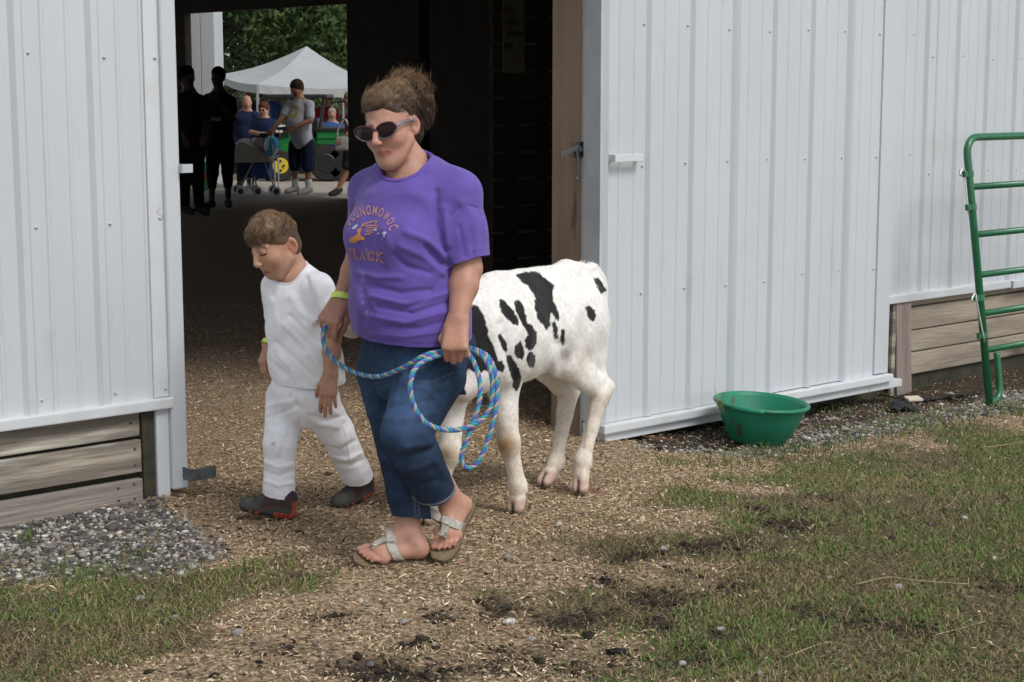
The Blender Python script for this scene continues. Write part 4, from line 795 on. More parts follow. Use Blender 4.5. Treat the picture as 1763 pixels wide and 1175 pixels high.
dO = fd.d.copy(); fC = Field((-.72, 5.45, .68), (.05, 6.32, 1.46), .0052); fC.loft([(P(702, 299, 5.84), wl, .082, .085), (P(690, 236, 5.83), wl, .088, .10)], .012); fd.loft([(P(702, 299, 5.84), wl, .082, .085), (P(690, 236, 5.83), wl, .088, .10)], .012, sub=True)
V, Q = fd.surface(2); N = vnormals(V, Q)
# leave hem, cuffs and neck open
hemp, hemn = P(712, 596, 5.70), unit(nm((-.03, .10, -1)))
def endcap(V, N, p, n_, rr): q = V - p; h = q @ n_; return (np.abs(h) < .006) & (np.linalg.norm(q - h[:, None] * n_, axis=1) < rr) & (N @ n_ > .55)
cap_ = ((V - hemp) @ hemn > -.0035) | endcap(V, N, slp, sln, .11) | endcap(V, N, RSl, slr, .1)
V, Q, _u = compact(V, Q, ~cap_)
WSF = [([(735, 425), (755, 450), (775, 462)], -.012, 7), ([(700, 400), (730, 412), (765, 440)], .010, 8), ([(752, 330), (750, 380), (768, 440), (780, 480)], -.009, 6), ([(765, 360), (772, 420)], .010, 9), ([(790, 345), (815, 375), (822, 440)], .005, 9),
       ([(620, 470), (650, 478), (690, 478)], .007, 6), ([(640, 492), (690, 505), (740, 500)], -.007, 6), ([(640, 510), (700, 524), (770, 505)], .008, 6), ([(650, 528), (710, 540), (775, 520)], -.008, 5), ([(640, 545), (700, 556), (775, 535)], .007, 6), ([(660, 563), (720, 566), (775, 552)], -.006, 5), ([(640, 575), (700, 580), (770, 570)], .004, 5),
       ([(660, 395), (672, 425), (668, 455)], .005, 8), ([(612, 480), (640, 540), (648, 580)], -.004, 7), ([(680, 440), (700, 460), (740, 470)], -.007, 6), ([(690, 425), (725, 440), (760, 470)], .006, 7), ([(606, 440), (615, 500), (618, 570)], .005, 7), ([(702, 330), (735, 345), (748, 370)], .004, 12), ([(760, 480), (740, 510), (700, 530)], -.006, 6), ([(640, 330), (625, 370), (615, 410)], .004, 10), ([(790, 390), (800, 440)], -.005, 5), ([(812, 400), (816, 450)], -.003, 4), ([(773, 370), (800, 352), (820, 358)], -.004, 3)]
V = hang(V, Q, [(p_, a_ * 1.0, w_ * .8) for p_, a_, w_ in WSF], .0018, 3, .06)
Cs = np.tile(nm((.130, .086, .36)), (len(V), 1)); Cs *= (1 + n3(V, .04, 2) * .10)[:, None]; x_, y_ = proj(V)
for ln in ([(773, 372), (800, 353), (826, 357)],): Cs[pl_dist(x_, y_, ln) < 1.2] *= .72
Cs[((V - hemp) @ hemn > -.024) & ((V - hemp) @ hemn < -.019)] *= .75
d_ = (V - slp) @ sln; Cs[(d_ > -.026) & (d_ < -.021) & (np.linalg.norm(V - slp, axis=1) < .11)] *= .78
for ln, w in (([(625, 470), (622, 510), (630, 540)], 3), ([(631, 425), (630, 445)], 2), ([(626, 520), (634, 548)], 2)): m = np.exp(-(pl_dist(x_, y_, ln) / w) ** 2)[:, None] * .28 * (n3(V, .012, 6) > -.05)[:, None] * (V[:, 1] < 5.85)[:, None]; Cs = Cs * (1 - m) + nm((.42, .38, .5)) * m
shirt = obj('shirt', V, Q, M['cotton'], woman, smooth=True, col=Cs); SHV, SHQ = V, Q
def collar(parent, dO, fC, V, mat, r0, rz, ctr):
    i = np.clip(np.round((V - fC.lo) / fC.h).astype(int), 0, fC.n - 1); m = (np.abs(dO[i[:, 0], i[:, 1], i[:, 2]]) < .011) & (np.abs(fC.d[i[:, 0], i[:, 1], i[:, 2]]) < .011); q = V[m] - ctr; an = np.arctan2(q[:, 1], q[:, 0]); pts = []
    for k in range(28):
        w = np.abs((an - (k / 28 * 2 * math.pi - math.pi) + math.pi) % (2 * math.pi) - math.pi) < .2
        if w.sum() > 3: pts.append(V[m][w].mean(0))
    if len(pts) > 12: obj('collar', *tube(smooth_path(pts, 3, True), r0, 8, closed=True), mat, parent, smooth=True)
M['collar_purple'] = pm('ribbed purple collar', (.135, .078, .36), (.12, .068, .32), scale=90, rough=.9); M['collar_white'] = pm('ribbed white collar', (.74, .74, .78), (.68, .68, .72), scale=90, rough=.9)
collar(woman, dO, fC, SHV, M['collar_purple'], .0085, 1, P(700, 290, 5.86))
SBV = BVHTree.FromPolygons([tuple(v) for v in SHV], [tuple(map(int, f)) for f in SHQ])
# ---- print on the shirt: flat ink laid on the cloth
def on_shirt(x, y, lift=.0025, bvh=None):
    d = Vector(ray(x, y)).normalized(); h = (bvh or SBV).ray_cast(Vector(CAMP), d)
    return None if h[0] is None else nm(h[0]) - nm(d) * lift
def ink(name, polys, mat, lift, bvh=None, parent=None):
    """polys: lists of picture points; cut fine and laid on the cloth"""
    bm = bmesh.new()
    for pl, fs in polys:
        vs_ = [bm.verts.new((float(a), float(b), 0)) for a, b in pl]
        for f_ in fs:
            try: bm.faces.new([vs_[i] for i in f_])
            except ValueError: pass
    bmesh.ops.triangulate(bm, faces=bm.faces[:])
    for _ in range(2):
        lg = [e for e in bm.edges if e.calc_length() > 5]
        if lg: bmesh.ops.subdivide_edges(bm, edges=lg, cuts=1); bmesh.ops.triangulate(bm, faces=bm.faces[:])
    bm.verts.index_update(); V_ = []; ok = []
    for v in bm.verts: h = on_shirt(v.co.x, v.co.y, lift, bvh); ok.append(h is not None); V_.append(h if h is not None else (0, 0, 0))
    Fc = [tuple(v.index for v in f_.verts) for f_ in bm.faces if all(ok[v.index] for v in f_.verts)]; bm.free()
    used = sorted({i for f_ in Fc for i in f_}); mp = {i: j for j, i in enumerate(used)}
    if Fc: return obj(name, nm([V_[i] for i in used]), [tuple(mp[i] for i in f_) for f_ in Fc], mat, parent or shirt)
def glyph(ch, offset=0.):
    cu = bpy.data.curves.new('g', 'FONT'); cu.body = ch; cu.size = 1.; cu.offset = offset; cu.resolution_u = 3; o = bpy.data.objects.new('g', cu); COL.objects.link(o); bpy.context.view_layer.update()
    me = o.evaluated_get(bpy.context.evaluated_depsgraph_get()).to_mesh(); v = nm([x.co for x in me.vertices]); f_ = [tuple(p.vertices) for p in me.polygons]; bpy.data.objects.remove(o); bpy.data.curves.remove(cu); return v, f_
def letters(txt, quads, offset=0.):
    """each letter drawn in its own box: quads of (lower left, lower right, upper left) picture points"""
    out = []
    for ch, (a, b, c_) in zip(txt, quads):
        v, f_ = glyph(ch, offset); a, b, c_ = nm(a), nm(b), nm(c_); w = max(v[:, 0].max(), .1); x0 = v[:, 0].min(); out.append((a + ((v[:, 0] - x0) / (w - x0))[:, None] * (b - a) + (v[:, 1] / .70)[:, None] * (c_ - a), f_))
    return out
bl = smooth_path([(601, 391), (608, 380), (620, 373), (634, 370), (648, 371), (660, 378), (667, 388), (671, 399)], 12); sc_ = np.cumsum(np.r_[0, np.linalg.norm(np.diff(bl, axis=0), axis=1)]); sc_ /= sc_[-1]
def blp(t): return nm([np.interp(t, sc_, bl[:, 0]), np.interp(t, sc_, bl[:, 1])])
qd = []
for i in range(10):
    t0, t1 = i / 10 + .008, (i + 1) / 10 - .008; a, b = blp(t0), blp(t1); tn = b - a; nn = nm((tn[1], -tn[0])); nn /= np.linalg.norm(nn); hgt_ = 17.; fan_ = 1 + .0; a2 = a + nn * hgt_ * nm((.9, 1)); cen = nm((636, 408)); up_ = unit((a + b) / 2 - cen) * hgt_; qd.append((a, b, a + up_ * .96))
M['ink_peach'] = pm('faded peach ink', (.40, .21, .25), (.50, .25, .18), scale=70, rough=.85); M['ink_orange'] = pm('orange ink', (.68, .30, .045), (.50, .20, .08), scale=60, rough=.8); M['ink_white'] = pm('pale ink', (.48, .48, .66), rough=.85); M['ink_outline'] = pm('orange outline ink', (.48, .22, .16), rough=.85); M['ink_purple'] = pm('dark purple ink', (.15, .06, .22), rough=.85)
ink('print_town_lettering', letters('OCONOMOWOC', qd, .022), M['ink_peach'], .0025)
TB = [((600, 444), (607.5, 445), (599, 428)), ((607, 445), (617, 446), (606.5, 428)), ((618.5, 446), (630, 447), (618, 430)), ((631, 448), (644.5, 450), (631, 432)), ((646, 450), (663, 453), (646, 434))]
ink('print_track_lettering', letters('TRACK', TB, .045), M['ink_outline'], .0022); ink('print_track_fill', letters('TRACK', TB, -.016), M['ink_purple'], .0032)
def zq(l): return nm(l) * .1107 + [580, 340]
pg = lambda ls: [(zq(l), [tuple(range(len(l)))]) for l in ls]
ink('print_winged_shoe', pg([[(190, 640), (230, 620), (290, 600), (330, 560), (310, 520), (330, 490), (365, 480), (380, 500), (360, 560), (370, 590), (410, 620), (435, 620), (425, 665), (370, 665), (330, 680), (280, 715), (215, 705), (190, 680)]]), M['ink_orange'], .0025)
ink('print_wing', pg([[(370, 470), (390, 415), (500, 380), (625, 355), (600, 378), (510, 398), (410, 425), (385, 470)], [(625, 355), (630, 375), (600, 425), (583, 418), (605, 380)], [(400, 430), (560, 430), (650, 435), (640, 455), (560, 450), (410, 448)], [(450, 460), (620, 465), (640, 478), (600, 484), (460, 478)], [(440, 494), (590, 502), (600, 516), (450, 511)], [(440, 524), (570, 533), (560, 551), (445, 543)], [(430, 562), (540, 556), (520, 577), (435, 592)], [(330, 500), (345, 480), (372, 470), (384, 486), (365, 530), (340, 530)]]), M['ink_outline'], .0027)
for pl_ in pg([[(230, 480), (270, 440), (320, 415), (325, 440), (290, 490), (250, 500)], [(620, 560), (660, 550), (660, 570), (630, 575)], [(690, 560), (740, 530), (775, 545), (750, 580), (740, 625), (715, 610), (720, 580)], [(690, 645), (715, 650), (700, 665)], [(570, 495), (615, 485), (620, 515), (580, 525)]]): ink('print_sparkle', [pl_], M['ink_white'], .003)
# ---- jeans
def sdist(V, a, b): ab = b - a; t = np.clip((V - a) @ ab / (ab @ ab), 0, 1); return np.linalg.norm(V - a - t[:, None] * ab, axis=1)
fd = Field((-.70, 5.40, .10), (.02, 6.16, .98), .0052)
fd.loft([(P(712, 560, 5.86), wl, .19, .135), (P(711, 612, 5.86), wl, .196, .142), (P(708, 645, 5.86), wl, .18, .13)], .05)
fd.ell(P(745, 600, 5.93) - wf * .02, (.14, .12, .11), None, .05)
Rh, Lh = P(709, 894, 5.80), P(750, 849, 5.77)
fd.cap(RH, RK, .112, .082, .03); fd.cap(LH, LK, .120, .088, .02)
nR = unit(Rh - RK + nm((-.06, 0, 0))); nL = unit(Lh - LK + nm((-.035, .05, -.03)))
bx_ = ((-.70, 5.40, .10), (.02, 6.16, .98), .0052); f2 = Field(*bx_); f2.cap(RK, Rh + (Rh - RK) * .15, .081, .0655, .03); f2.cut(Rh, nR); fd.merge(f2, .012)
f2 = Field(*bx_); f2.cap(LK, LK + (Lh - LK) * .4, .088, .074, .03); f2.cap(LK + (Lh - LK) * .4, Lh + (Lh - LK) * .25, .074, .068, .03); f2.cut(Lh, nL); fd.merge(f2, .006)
V, Q = fd.surface(2)
N = vnormals(V, Q); cap_ = endcap(V, N, Rh, nR, .1) | endcap(V, N, Lh, nL, .11) | (V[:, 2] > .962)
dR, dL = (V - Rh) @ nR, (V - Lh) @ nL; V, Q, u_ = compact(V, Q, ~cap_); dR, dL = dR[u_], dL[u_]
JF = [([(660, 700), (690, 700), (740, 690)], -.006, 7), ([(665, 720), (700, 722), (745, 712)], .006, 7), ([(640, 690), (650, 740), (655, 780)], -.006, 5), ([(655, 775), (690, 790), (740, 775)], -.009, 6), ([(665, 795), (700, 812), (748, 795)], .006, 7), ([(700, 770), (735, 765), (760, 745)], .006, 6), ([(690, 815), (720, 835), (755, 828)], -.005, 6), ([(672, 600), (680, 650), (665, 690)], -.008, 6), ([(612, 640), (640, 650), (660, 645)], .004, 6), ([(622, 690), (640, 700), (655, 698)], -.004, 6), ([(665, 800), (680, 840)], -.006, 6), ([(680, 860), (700, 850), (730, 862)], .004, 6), ([(700, 640), (740, 655), (790, 640)], -.004, 6), ([(700, 665), (745, 672), (780, 660)], .004, 6), ([(745, 790), (765, 820)], .005, 6)]
V = hang(V, Q, JF, .0022, 8, .05); x_, y_ = proj(V); N = vnormals(V, Q)
Cj = np.tile(nm((.022, .040, .078)), (len(V), 1)); fade = np.exp(-(((x_ - 690) / 45) ** 2 + ((y_ - 690) / 70) ** 2)) * (V[:, 1] < 5.8) + .5 * np.exp(-(((x_ - 625) / 22) ** 2 + ((y_ - 680) / 60) ** 2)); Cj = Cj * (1 + 2.0 * fade[:, None]) ; Cj *= (1 + n3(V, .02, 1) * .25)[:, None]
isR = (np.linalg.norm(V - Rh, axis=1) < .12) & (dR > -.1) & (dL < -.0) ; leg2 = (np.linalg.norm(V - Lh, axis=1) < .13)
for dd, mk_ in ((dR, isR & (sdist(V, RK, Rh + nR * .03) < sdist(V, LK, Lh + nL * .03))), (dL, leg2 & (sdist(V, RK, Rh + nR * .03) >= sdist(V, LK, Lh + nL * .03)))):
    wq = (np.exp(-((dd + .013) / .0032) ** 2) * mk_ * .75)[:, None]; Cj = Cj * (1 - wq) + nm((.34, .36, .38)) * wq
rleg = sdist(V, RK, Rh) < sdist(V, LK, Lh) + .012
for ln in ([(704, 818), (712, 850), (716, 890)], [(709, 818), (718, 848), (722, 888)]): wq = (np.exp(-(pl_dist(x_, y_, ln) / 1.2) ** 2) * ((V[:, 2] < .4) & rleg) * .6)[:, None]; Cj = Cj * (1 - wq) + nm((.2, .2, .2)) * wq
m = (pl_dist(x_, y_, [(700, 655), (745, 658), (785, 640)]) < 1.1); Cj[m] = Cj[m] * .5 + nm((.12, .13, .15)) * .5
jeans = obj('jeans', V, Q, M['denim'], woman, smooth=True, col=Cj)
M['sole'] = pm('cork and rubber sole', (1, 1, 1), (.7, .7, .7), scale=60, attr=True, rough=.85)
M['strap'] = pm('worn off-white leather strap', (.50, .475, .42), (.36, .34, .30), scale=30, rough=.6, c3=(.25, .22, .18), s3=50)
M['button'] = pm('metal button', (.62, .58, .50), rough=.35, metal=.5)
BBV = BVHTree.FromPolygons([tuple(v) for v in WB[0]], [tuple(map(int, f)) for f in WB[1]])
for (he, ba, (f, sd, n), nme) in ((RHe, RBa, rf, 0), (LHe, LBa, lf, 1)):
    sv, sf, sc2 = sandal(None, he - f * .012 - n * .004, ba, f, sd, n, None)
    sdl = obj('sandal', sv, sf, M['sole'], woman, col=sc2)
    md = sdl.modifiers.new('round', 'BEVEL'); md.width = .004; md.segments = 2
    def surf(t, a, lift=.002):      # point on the foot seen from outside at angle a round the foot
        c_ = he + f * t + n * .02; dr = sd * math.cos(a) + n * math.sin(a); h = BBV.ray_cast(Vector(c_ + dr * .14), Vector(-dr)); p_ = nm(h[0]) if h[0] is not None and (nm(h[0]) - c_) @ dr > .01 else c_ + dr * .035; return p_ + dr * lift, dr
    A_ = np.linspace(-.28, math.pi + .28, 15); ps, ws, ns = [], [], []
    for a in A_: p_, dr = surf(.10 + .025 * math.sin(a), a); ps.append(p_); ws.append(f * .017); ns.append(dr)
    obj('strap', *ribbon(ps, ws, ns, .0035), M['strap'], sdl)
    ps, ws, ns = [], [], []
    for t in np.linspace(.115, .188, 8):
        p_, dr = surf(t, 1.42 - .1 * (t - .115) / .07, .004); ps.append(p_); ws.append(sd * (.022 - .010 * sstep((t - .115) / .04) + .003 * sstep((t - .17) / .015))); ns.append(dr)
    obj('toe_strap', *ribbon(ps, ws, ns, .0035), M['strap'], sdl); p_, dr = surf(.182, 1.35, .009); obj('button', *join([disc(p_, dr, .010, .005, 14)]), M['button'], sdl)
# ---- hair
fd = Field((-.62, 5.62, 1.30), (-.12, 6.12, 1.80), .0045)
fd.ell(L(0, -.028, .062), nm((.083, .094, .080)) * HS, HR, .02); fd.ell(L(0, .008, .090), nm((.066, .066, .045)) * HS, HR, .02); fd.ell(L(0, -.05, .0), nm((.070, .052, .07)) * HS, HR, .03)
for c_, r_ in (((688, 158, 5.90), (.05, .05, .035)), ((694, 141, 5.92), (.046, .04, .030)), ((712, 150, 5.94), (.04, .04, .03)), ((726, 168, 5.95), (.042, .05, .05)), ((730, 196, 5.96), (.026, .045, .045)), ((722, 226, 5.95), (.014, .03, .04)), ((664, 165, 5.86), (.045, .05, .03)), ((710, 256, 5.95), (.012, .02, .03))): fd.ell(P(*c_), r_, None, .025)
fd.ell(L(0, .095, -.025), nm((.068, .062, .088)) * HS, HR, .012, True); fd.ell(L(.0, .06, -.06), nm((.09, .055, .08)) * HS, HR, .012, True)
for sg in (-1, 1): fd.ell(L(sg * .088, .0, -.012), nm((.03, .035, .038)) * HS, HR, .012, True)
V, Q = fd.surface(2); N = vnormals(V, Q); r = np.random.default_rng(5); V = V + N * (n3(V, .018, 4) * .005 + n3(V, .035, 6) * .006)[:, None]
bunp = P(705, 150, 5.94)
fi = r.integers(0, len(Q), 15000); roots = V[Q[fi]].mean(1); rn = N[Q[fi, 0]]; tb = bunp - roots; tb /= np.linalg.norm(tb, axis=1, keepdims=True); nearb = np.exp(-(np.linalg.norm(roots - bunp, axis=1) / .06) ** 2)[:, None]; tail_ = ((roots[:, 0] > P(712, 200, 5.9)[0]) & (roots[:, 2] < bunp[2] - .03))[:, None]
lay = np.where(tail_, nm((.25, .1, -.9)), tb * (1 - nearb) + r.normal(0, .7, roots.shape) * nearb); lay = lay - rn * (rn * lay).sum(1)[:, None]; dr = lay + rn * .09 + r.normal(0, .10, roots.shape) + rn * nearb * .12; dr /= np.linalg.norm(dr, axis=1, keepdims=True)
front = ((roots - HC) @ HR[1] > .035 * HS) | ((roots - HC) @ HR[2] < -.02); ln_ = r.uniform(.02, .042, len(roots)) * np.where(front, .35, 1.0) * (1 + nearb[:, 0] * .3)
fly = (r.random(len(ln_)) < .04)[:, None]; ln_[fly[:, 0]] *= 1.5; hv, hq, mh = strands(roots, dr, 3, ln_, .0008, .0, .24, r, flow=lambda p, j: np.where(fly, 0, -.15 * rn * (1 - .6 * nearb)))
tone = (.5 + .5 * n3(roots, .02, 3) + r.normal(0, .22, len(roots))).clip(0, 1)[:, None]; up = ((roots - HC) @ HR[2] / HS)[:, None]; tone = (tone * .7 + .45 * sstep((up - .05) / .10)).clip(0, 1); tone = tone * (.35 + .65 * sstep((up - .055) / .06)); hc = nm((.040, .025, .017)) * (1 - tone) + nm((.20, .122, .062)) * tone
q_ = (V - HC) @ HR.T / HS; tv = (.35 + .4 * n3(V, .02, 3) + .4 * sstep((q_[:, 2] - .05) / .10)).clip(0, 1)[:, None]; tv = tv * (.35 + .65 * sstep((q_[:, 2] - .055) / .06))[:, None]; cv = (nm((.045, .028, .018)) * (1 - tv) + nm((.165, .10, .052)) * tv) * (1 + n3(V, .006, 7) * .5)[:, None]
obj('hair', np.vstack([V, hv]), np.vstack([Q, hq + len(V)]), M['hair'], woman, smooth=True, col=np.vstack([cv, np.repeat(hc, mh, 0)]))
M['band'] = pm('dark hair tie', (.02, .02, .03), rough=.7); ht = bunp - nm((.012, 0, .028)); obj('hair_tie', *tube([ht + nm((math.cos(a) * .032, math.sin(a) * .03, .010 * math.cos(a + .6))) for a in np.linspace(0, 2 * math.pi, 20, False)], .006, 8, closed=True), M['band'], woman, smooth=True)
# ---- sunglasses
M['lens'] = pm('dark plum lens', (.012, .008, .011), (.022, .013, .02), scale=8, rough=.06, spec=.6); M['frame'] = pm('plum plastic frame', (.06, .016, .032), rough=.2, spec=.6); M['frame_clear'] = pm('clear lilac rim', (.17, .135, .17), rough=.15, spec=.6); M['temple'] = pm('steel blue temple', (.16, .20, .27), rough=.3, metal=.3)
gl = thing('sunglasses_frame', HC, None, None); del ROOT[gl]; bpy.data.objects.remove(gl)
fr = None
for sg in (-1, 1):
    def gpnt(a, b, e=0.): return L(sg * (.0375 + a), 0.103 - .055 * max(0, a + .01) ** 1 * .7 - .10 * max(0, a) ** 1 * .35 + e, .008 + b)
    rim = [gpnt(.0385 * math.cos(t) + .002 * math.sin(t), (.0215 if math.sin(t) > 0 else .0265) * math.sin(t) + .004 * math.cos(t)) for t in np.linspace(0, 2 * math.pi, 28, False)]
    up_ = [rim[i] for i in range(27, 28)] + rim[0:15]; lo_ = rim[14:28]
    f1 = obj('glasses_frame', *tube(up_, .0034, 8), M['frame'], woman, smooth=True)
    obj('lower_rim', *tube(lo_, .0024, 8), M['frame_clear'], f1, smooth=True); cen = nm(rim).mean(0) + HR[1] * .003
    obj('lens', np.vstack([nm(rim) - HR[1] * .001, [cen]]), [(i, (i + 1) % 28, 28) for i in range(28)], M['lens'], f1, smooth=True)
    tp = [L(sg * .0735, .099, .013), L(sg * .079, .05, .018), L(sg * .0805, .005, .016), L(sg * .0805, -.012, .005)]; obj('temple', *tube(tp, [.0048, .0042, .0035, .003], 8), M['temple'], f1, smooth=True)
    obj('hinge', *join([disc(L(sg * .0805, .006, .020), HR[0], .0038, .005, 8)]), M['button'], f1); obj('earring', *join([disc(L(sg * .0825, -.033, -.006), HR[0] * sg - HR[1], .0035, .006, 8)]), M['button'], woman)
    if sg < 0: fr = f1
obj('glasses_bridge', *tube([L(-.010, .1055, .012), L(0, .1105, .015), L(.010, .1055, .012)], .0042, 8), M['frame'], woman, smooth=True)
# ---- paper wristband
M['neon'] = pm('lime paper wristband', (.74, .95, .20), (.66, .88, .17), scale=40, rough=.6)
def wristband(parent, p, d, r0, r1, ref, half=.011):
    d = unit(d); a, b = frame(d, ref); ps = []; ws = []; ns = []
    for t in np.linspace(0, 2 * math.pi, 25): n_ = a * math.cos(t) * 1. + b * math.sin(t); ps.append(nm(p) + a * math.cos(t) * r0 + b * math.sin(t) * r1); ws.append(d * half); ns.append(n_)
    obj('wristband', *ribbon(ps, ws, ns, .0015), M['neon'], parent, smooth=False)
wristband(woman, RW - unit(RW - RE) * .012 + nm((.0, 0, 0)), unit(RW - RE) + nm((.25, 0, 0)), .036, .036, (0, 1, 0))
# ================================================================== BOY
boy = thing('person', (-.78, 6.45, 0), 'small boy dressed all in white with dark sneakers, looking down', 'person')
bf = nm((-.70, -.714, 0)); bl_ = nm((.714, -.70, 0)); HCb = P(478, 425, 6.42); HRb = rotm(rad(50), rad(20), rad(-4)); HSb = 1.02
SKb = nm((.50, .285, .19))
fd = Field((-1.12, 6.05, -.01), (-.48, 6.86, 1.26), .0043)
L = head(fd, HCb, HRb, HSb, kid=True)
fd.cap(L(0, -.03, -.05), P(512, 474, 6.47), .046, .050, .02); fd.loft([(P(525, 640, 6.44), bl_, .11, .085), (P(512, 540, 6.45), bl_, .11, .08), (P(510, 490, 6.46), bl_, .105, .07), (P(511, 478, 6.47), bl_, .06, .05)], .03)
BLS, BLE, BLW = P(548, 498, 6.37), P(572, 580, 6.36), P(569, 644, 6.29); BRS, BRE, BRW = P(476, 494, 6.56), P(482, 560, 6.63), P(462, 596, 6.58)
fd.chain([BLS, BLE], [.040, .034], .015); fd.chain([BLE, BLE + (BLW - BLE) * .4, BLW], [.033, .034, .0255], .015); fd.chain([BRS, BRE], [.04, .034], .015); fd.chain([BRE, BRW], [.033, .025], .015)
hand(fd, BLW, P(566, 672, 6.27) - BLW, (-.1, -1, -.05), .86, left=True, fan=((18, 22, 15), (12, 20, 15), (15, 24, 16), (20, 28, 18)), thumb=(30, 15), spread=.05, curl=(15, 20, 15))
hand(fd, BRW, P(451, 625, 6.56) - BRW, (-.85, -.5, .15), .76, left=False, curl=(30, 35, 25), thumb=(20, 25), spread=.06)
BRH, BRK, BRA = P(494, 688, 6.50), P(482, 765, 6.40), P(480, 855, 6.40); BLH, BLK, BLA = P(545, 690, 6.40), P(580, 745, 6.46), P(613, 820, 6.60)
fd.chain([BRH, BRK, BRA], [.066, .046, .032], .02); fd.chain([BLH, BLK, BLA], [.066, .046, .032], .02)
fd.cap(BRA, P(484, 878, 6.40), .028, .020, .01); fd.cap(BLA, P(622, 842, 6.63), .026, .014, .01)
V, Q = fd.surface(2); C = np.tile(SKb, (len(V), 1)); q = head_paint(V, C, HCb, HRb, HSb, SKb, (.42, .17, .13), True, brow=(.12, .07, .04), flush=(.55, .21, .15))
a, b, z = q[:, 0], q[:, 1], q[:, 2]
m = (b > .05) & (np.abs(np.abs(a) - .032) < .0155) & (np.abs(z - .0045 - ((np.abs(a) - .032) * 22) ** 2 * .012) < .0026); C[m] = (.035, .022, .018)     # lowered lashes
m = (b > .05) & (np.abs(np.abs(a) - .032) < .016) & (z > .006) & (z < .019); C[m] *= nm((.80, .72, .70))
w = np.exp(-(np.linalg.norm(V - P(580, 590, 6.33), axis=1) / .016) ** 2)[:, None] * .7; C = C * (1 - w) + nm((.45, .06, .05)) * w
w = sstep((.85 - V[:, 2]) / .1)[:, None] * .3; C = C * (1 - w) + nm((.42, .21, .13)) * w
for p_, s_ in ((P(501, 424, 6.36), .022),): w = np.exp(-(np.linalg.norm(V - p_, axis=1) / s_) ** 2)[:, None] * .5; C = C * (1 - w) + nm((.58, .20, .12)) * w
C *= (1 + n3(V, .03, 9) * .06 + n3(V, .009, 19) * .05)[:, None]
obj('body', V, Q, M['skin'], boy, smooth=True, col=C)
# shirt
BX = ((-1.02, 6.10, .46), (-.48, 6.80, 1.03), .0047); fd = Field(*BX)
fd.loft([(P(532, 668, 6.44), bl_, .160, .130), (P(526, 620, 6.44), bl_, .150, .122), (P(517, 560, 6.45), bl_, .138, .110), (P(509, 510, 6.46), bl_, .122, .098), (P(508, 482, 6.465), bl_, .088, .072)], .04)
fd.cap(P(514, 474, 6.46), BLS, .050, .056, .03); fd.cap(P(504, 474, 6.48), BRS, .05, .054, .03)
bsl = P(561, 545, 6.36); bsr = P(478, 545, 6.62)
f2 = Field(*BX); f2.loft([(BLS, bf, .058, .060), (bsl + (bsl - BLS) * .4, bf, .060, .056)], .02); sn = unit(bsl - BLS + nm((.02, 0, .01))); f2.cut(bsl, sn); fd.merge(f2, .02)
f2 = Field(*BX); f2.loft([(BRS, bf, .056, .056), (bsr + (bsr - BRS) * .4, bf, .054, .054)], .02); sn2 = unit(bsr - BRS); f2.cut(bsr, sn2); fd.merge(f2, .02)
hp, hn = P(530, 668, 6.33), unit(nm((-.02, .12, -1))); fd.cut(hp, hn); dO = fd.d.copy(); fC = Field((-1.02, 6.10, .46), (-.48, 6.80, 1.03), .0047); fC.loft([(P(506, 479, 6.43), bl_, .060, .060), (P(488, 440, 6.42), bl_, .066, .07)], .01); fd.loft([(P(506, 479, 6.43), bl_, .060, .060), (P(488, 440, 6.42), bl_, .066, .07)], .01, sub=True)
V, Q = fd.surface(2); N = vnormals(V, Q); V, Q, _u = compact(V, Q, ~((V - hp) @ hn > -.003))
BF_ = [([(528, 480), (535, 520), (545, 545)], -.007, 5), ([(545, 500), (550, 530)], .004, 5), ([(490, 560), (520, 590), (548, 620)], .006, 5), ([(500, 545), (530, 575), (550, 590)], -.005, 5), ([(475, 590), (510, 620), (540, 650)], -.006, 5), ([(480, 610), (505, 640), (515, 665)], .005, 5), ([(530, 610), (560, 640), (585, 655)], .006, 5), ([(545, 600), (575, 625), (595, 640)], -.006, 5), ([(465, 620), (490, 645)], -.004, 5), ([(500, 510), (515, 535), (540, 555)], .004, 6), ([(470, 520), (480, 560), (478, 600)], .004, 6), ([(555, 640), (560, 665)], .005, 4), ([(580, 620), (588, 650)], .005, 4), ([(460, 490), (470, 510)], -.003, 5), ([(520, 640), (530, 665)], -.004, 4)]
V = hang(V, Q, BF_, .0022, 3, .045); Cs = np.tile(nm((.92, .92, .95)), (len(V), 1)); Cs *= (1 + n3(V, .04, 2) * .03)[:, None]; d_ = (V - hp) @ hn; Cs[(np.abs(d_ + .016) < .0022)] *= .86; d_ = (V - bsl) @ sn; Cs[(np.abs(d_ + .014) < .002) & (np.linalg.norm(V - bsl, axis=1) < .08)] *= .86
o_ = obj('shirt', V, Q, M['cotton'], boy, smooth=True, col=Cs)
collar(boy, dO, fC, V, M['collar_white'], .0062, 1, P(505, 472, 6.44))
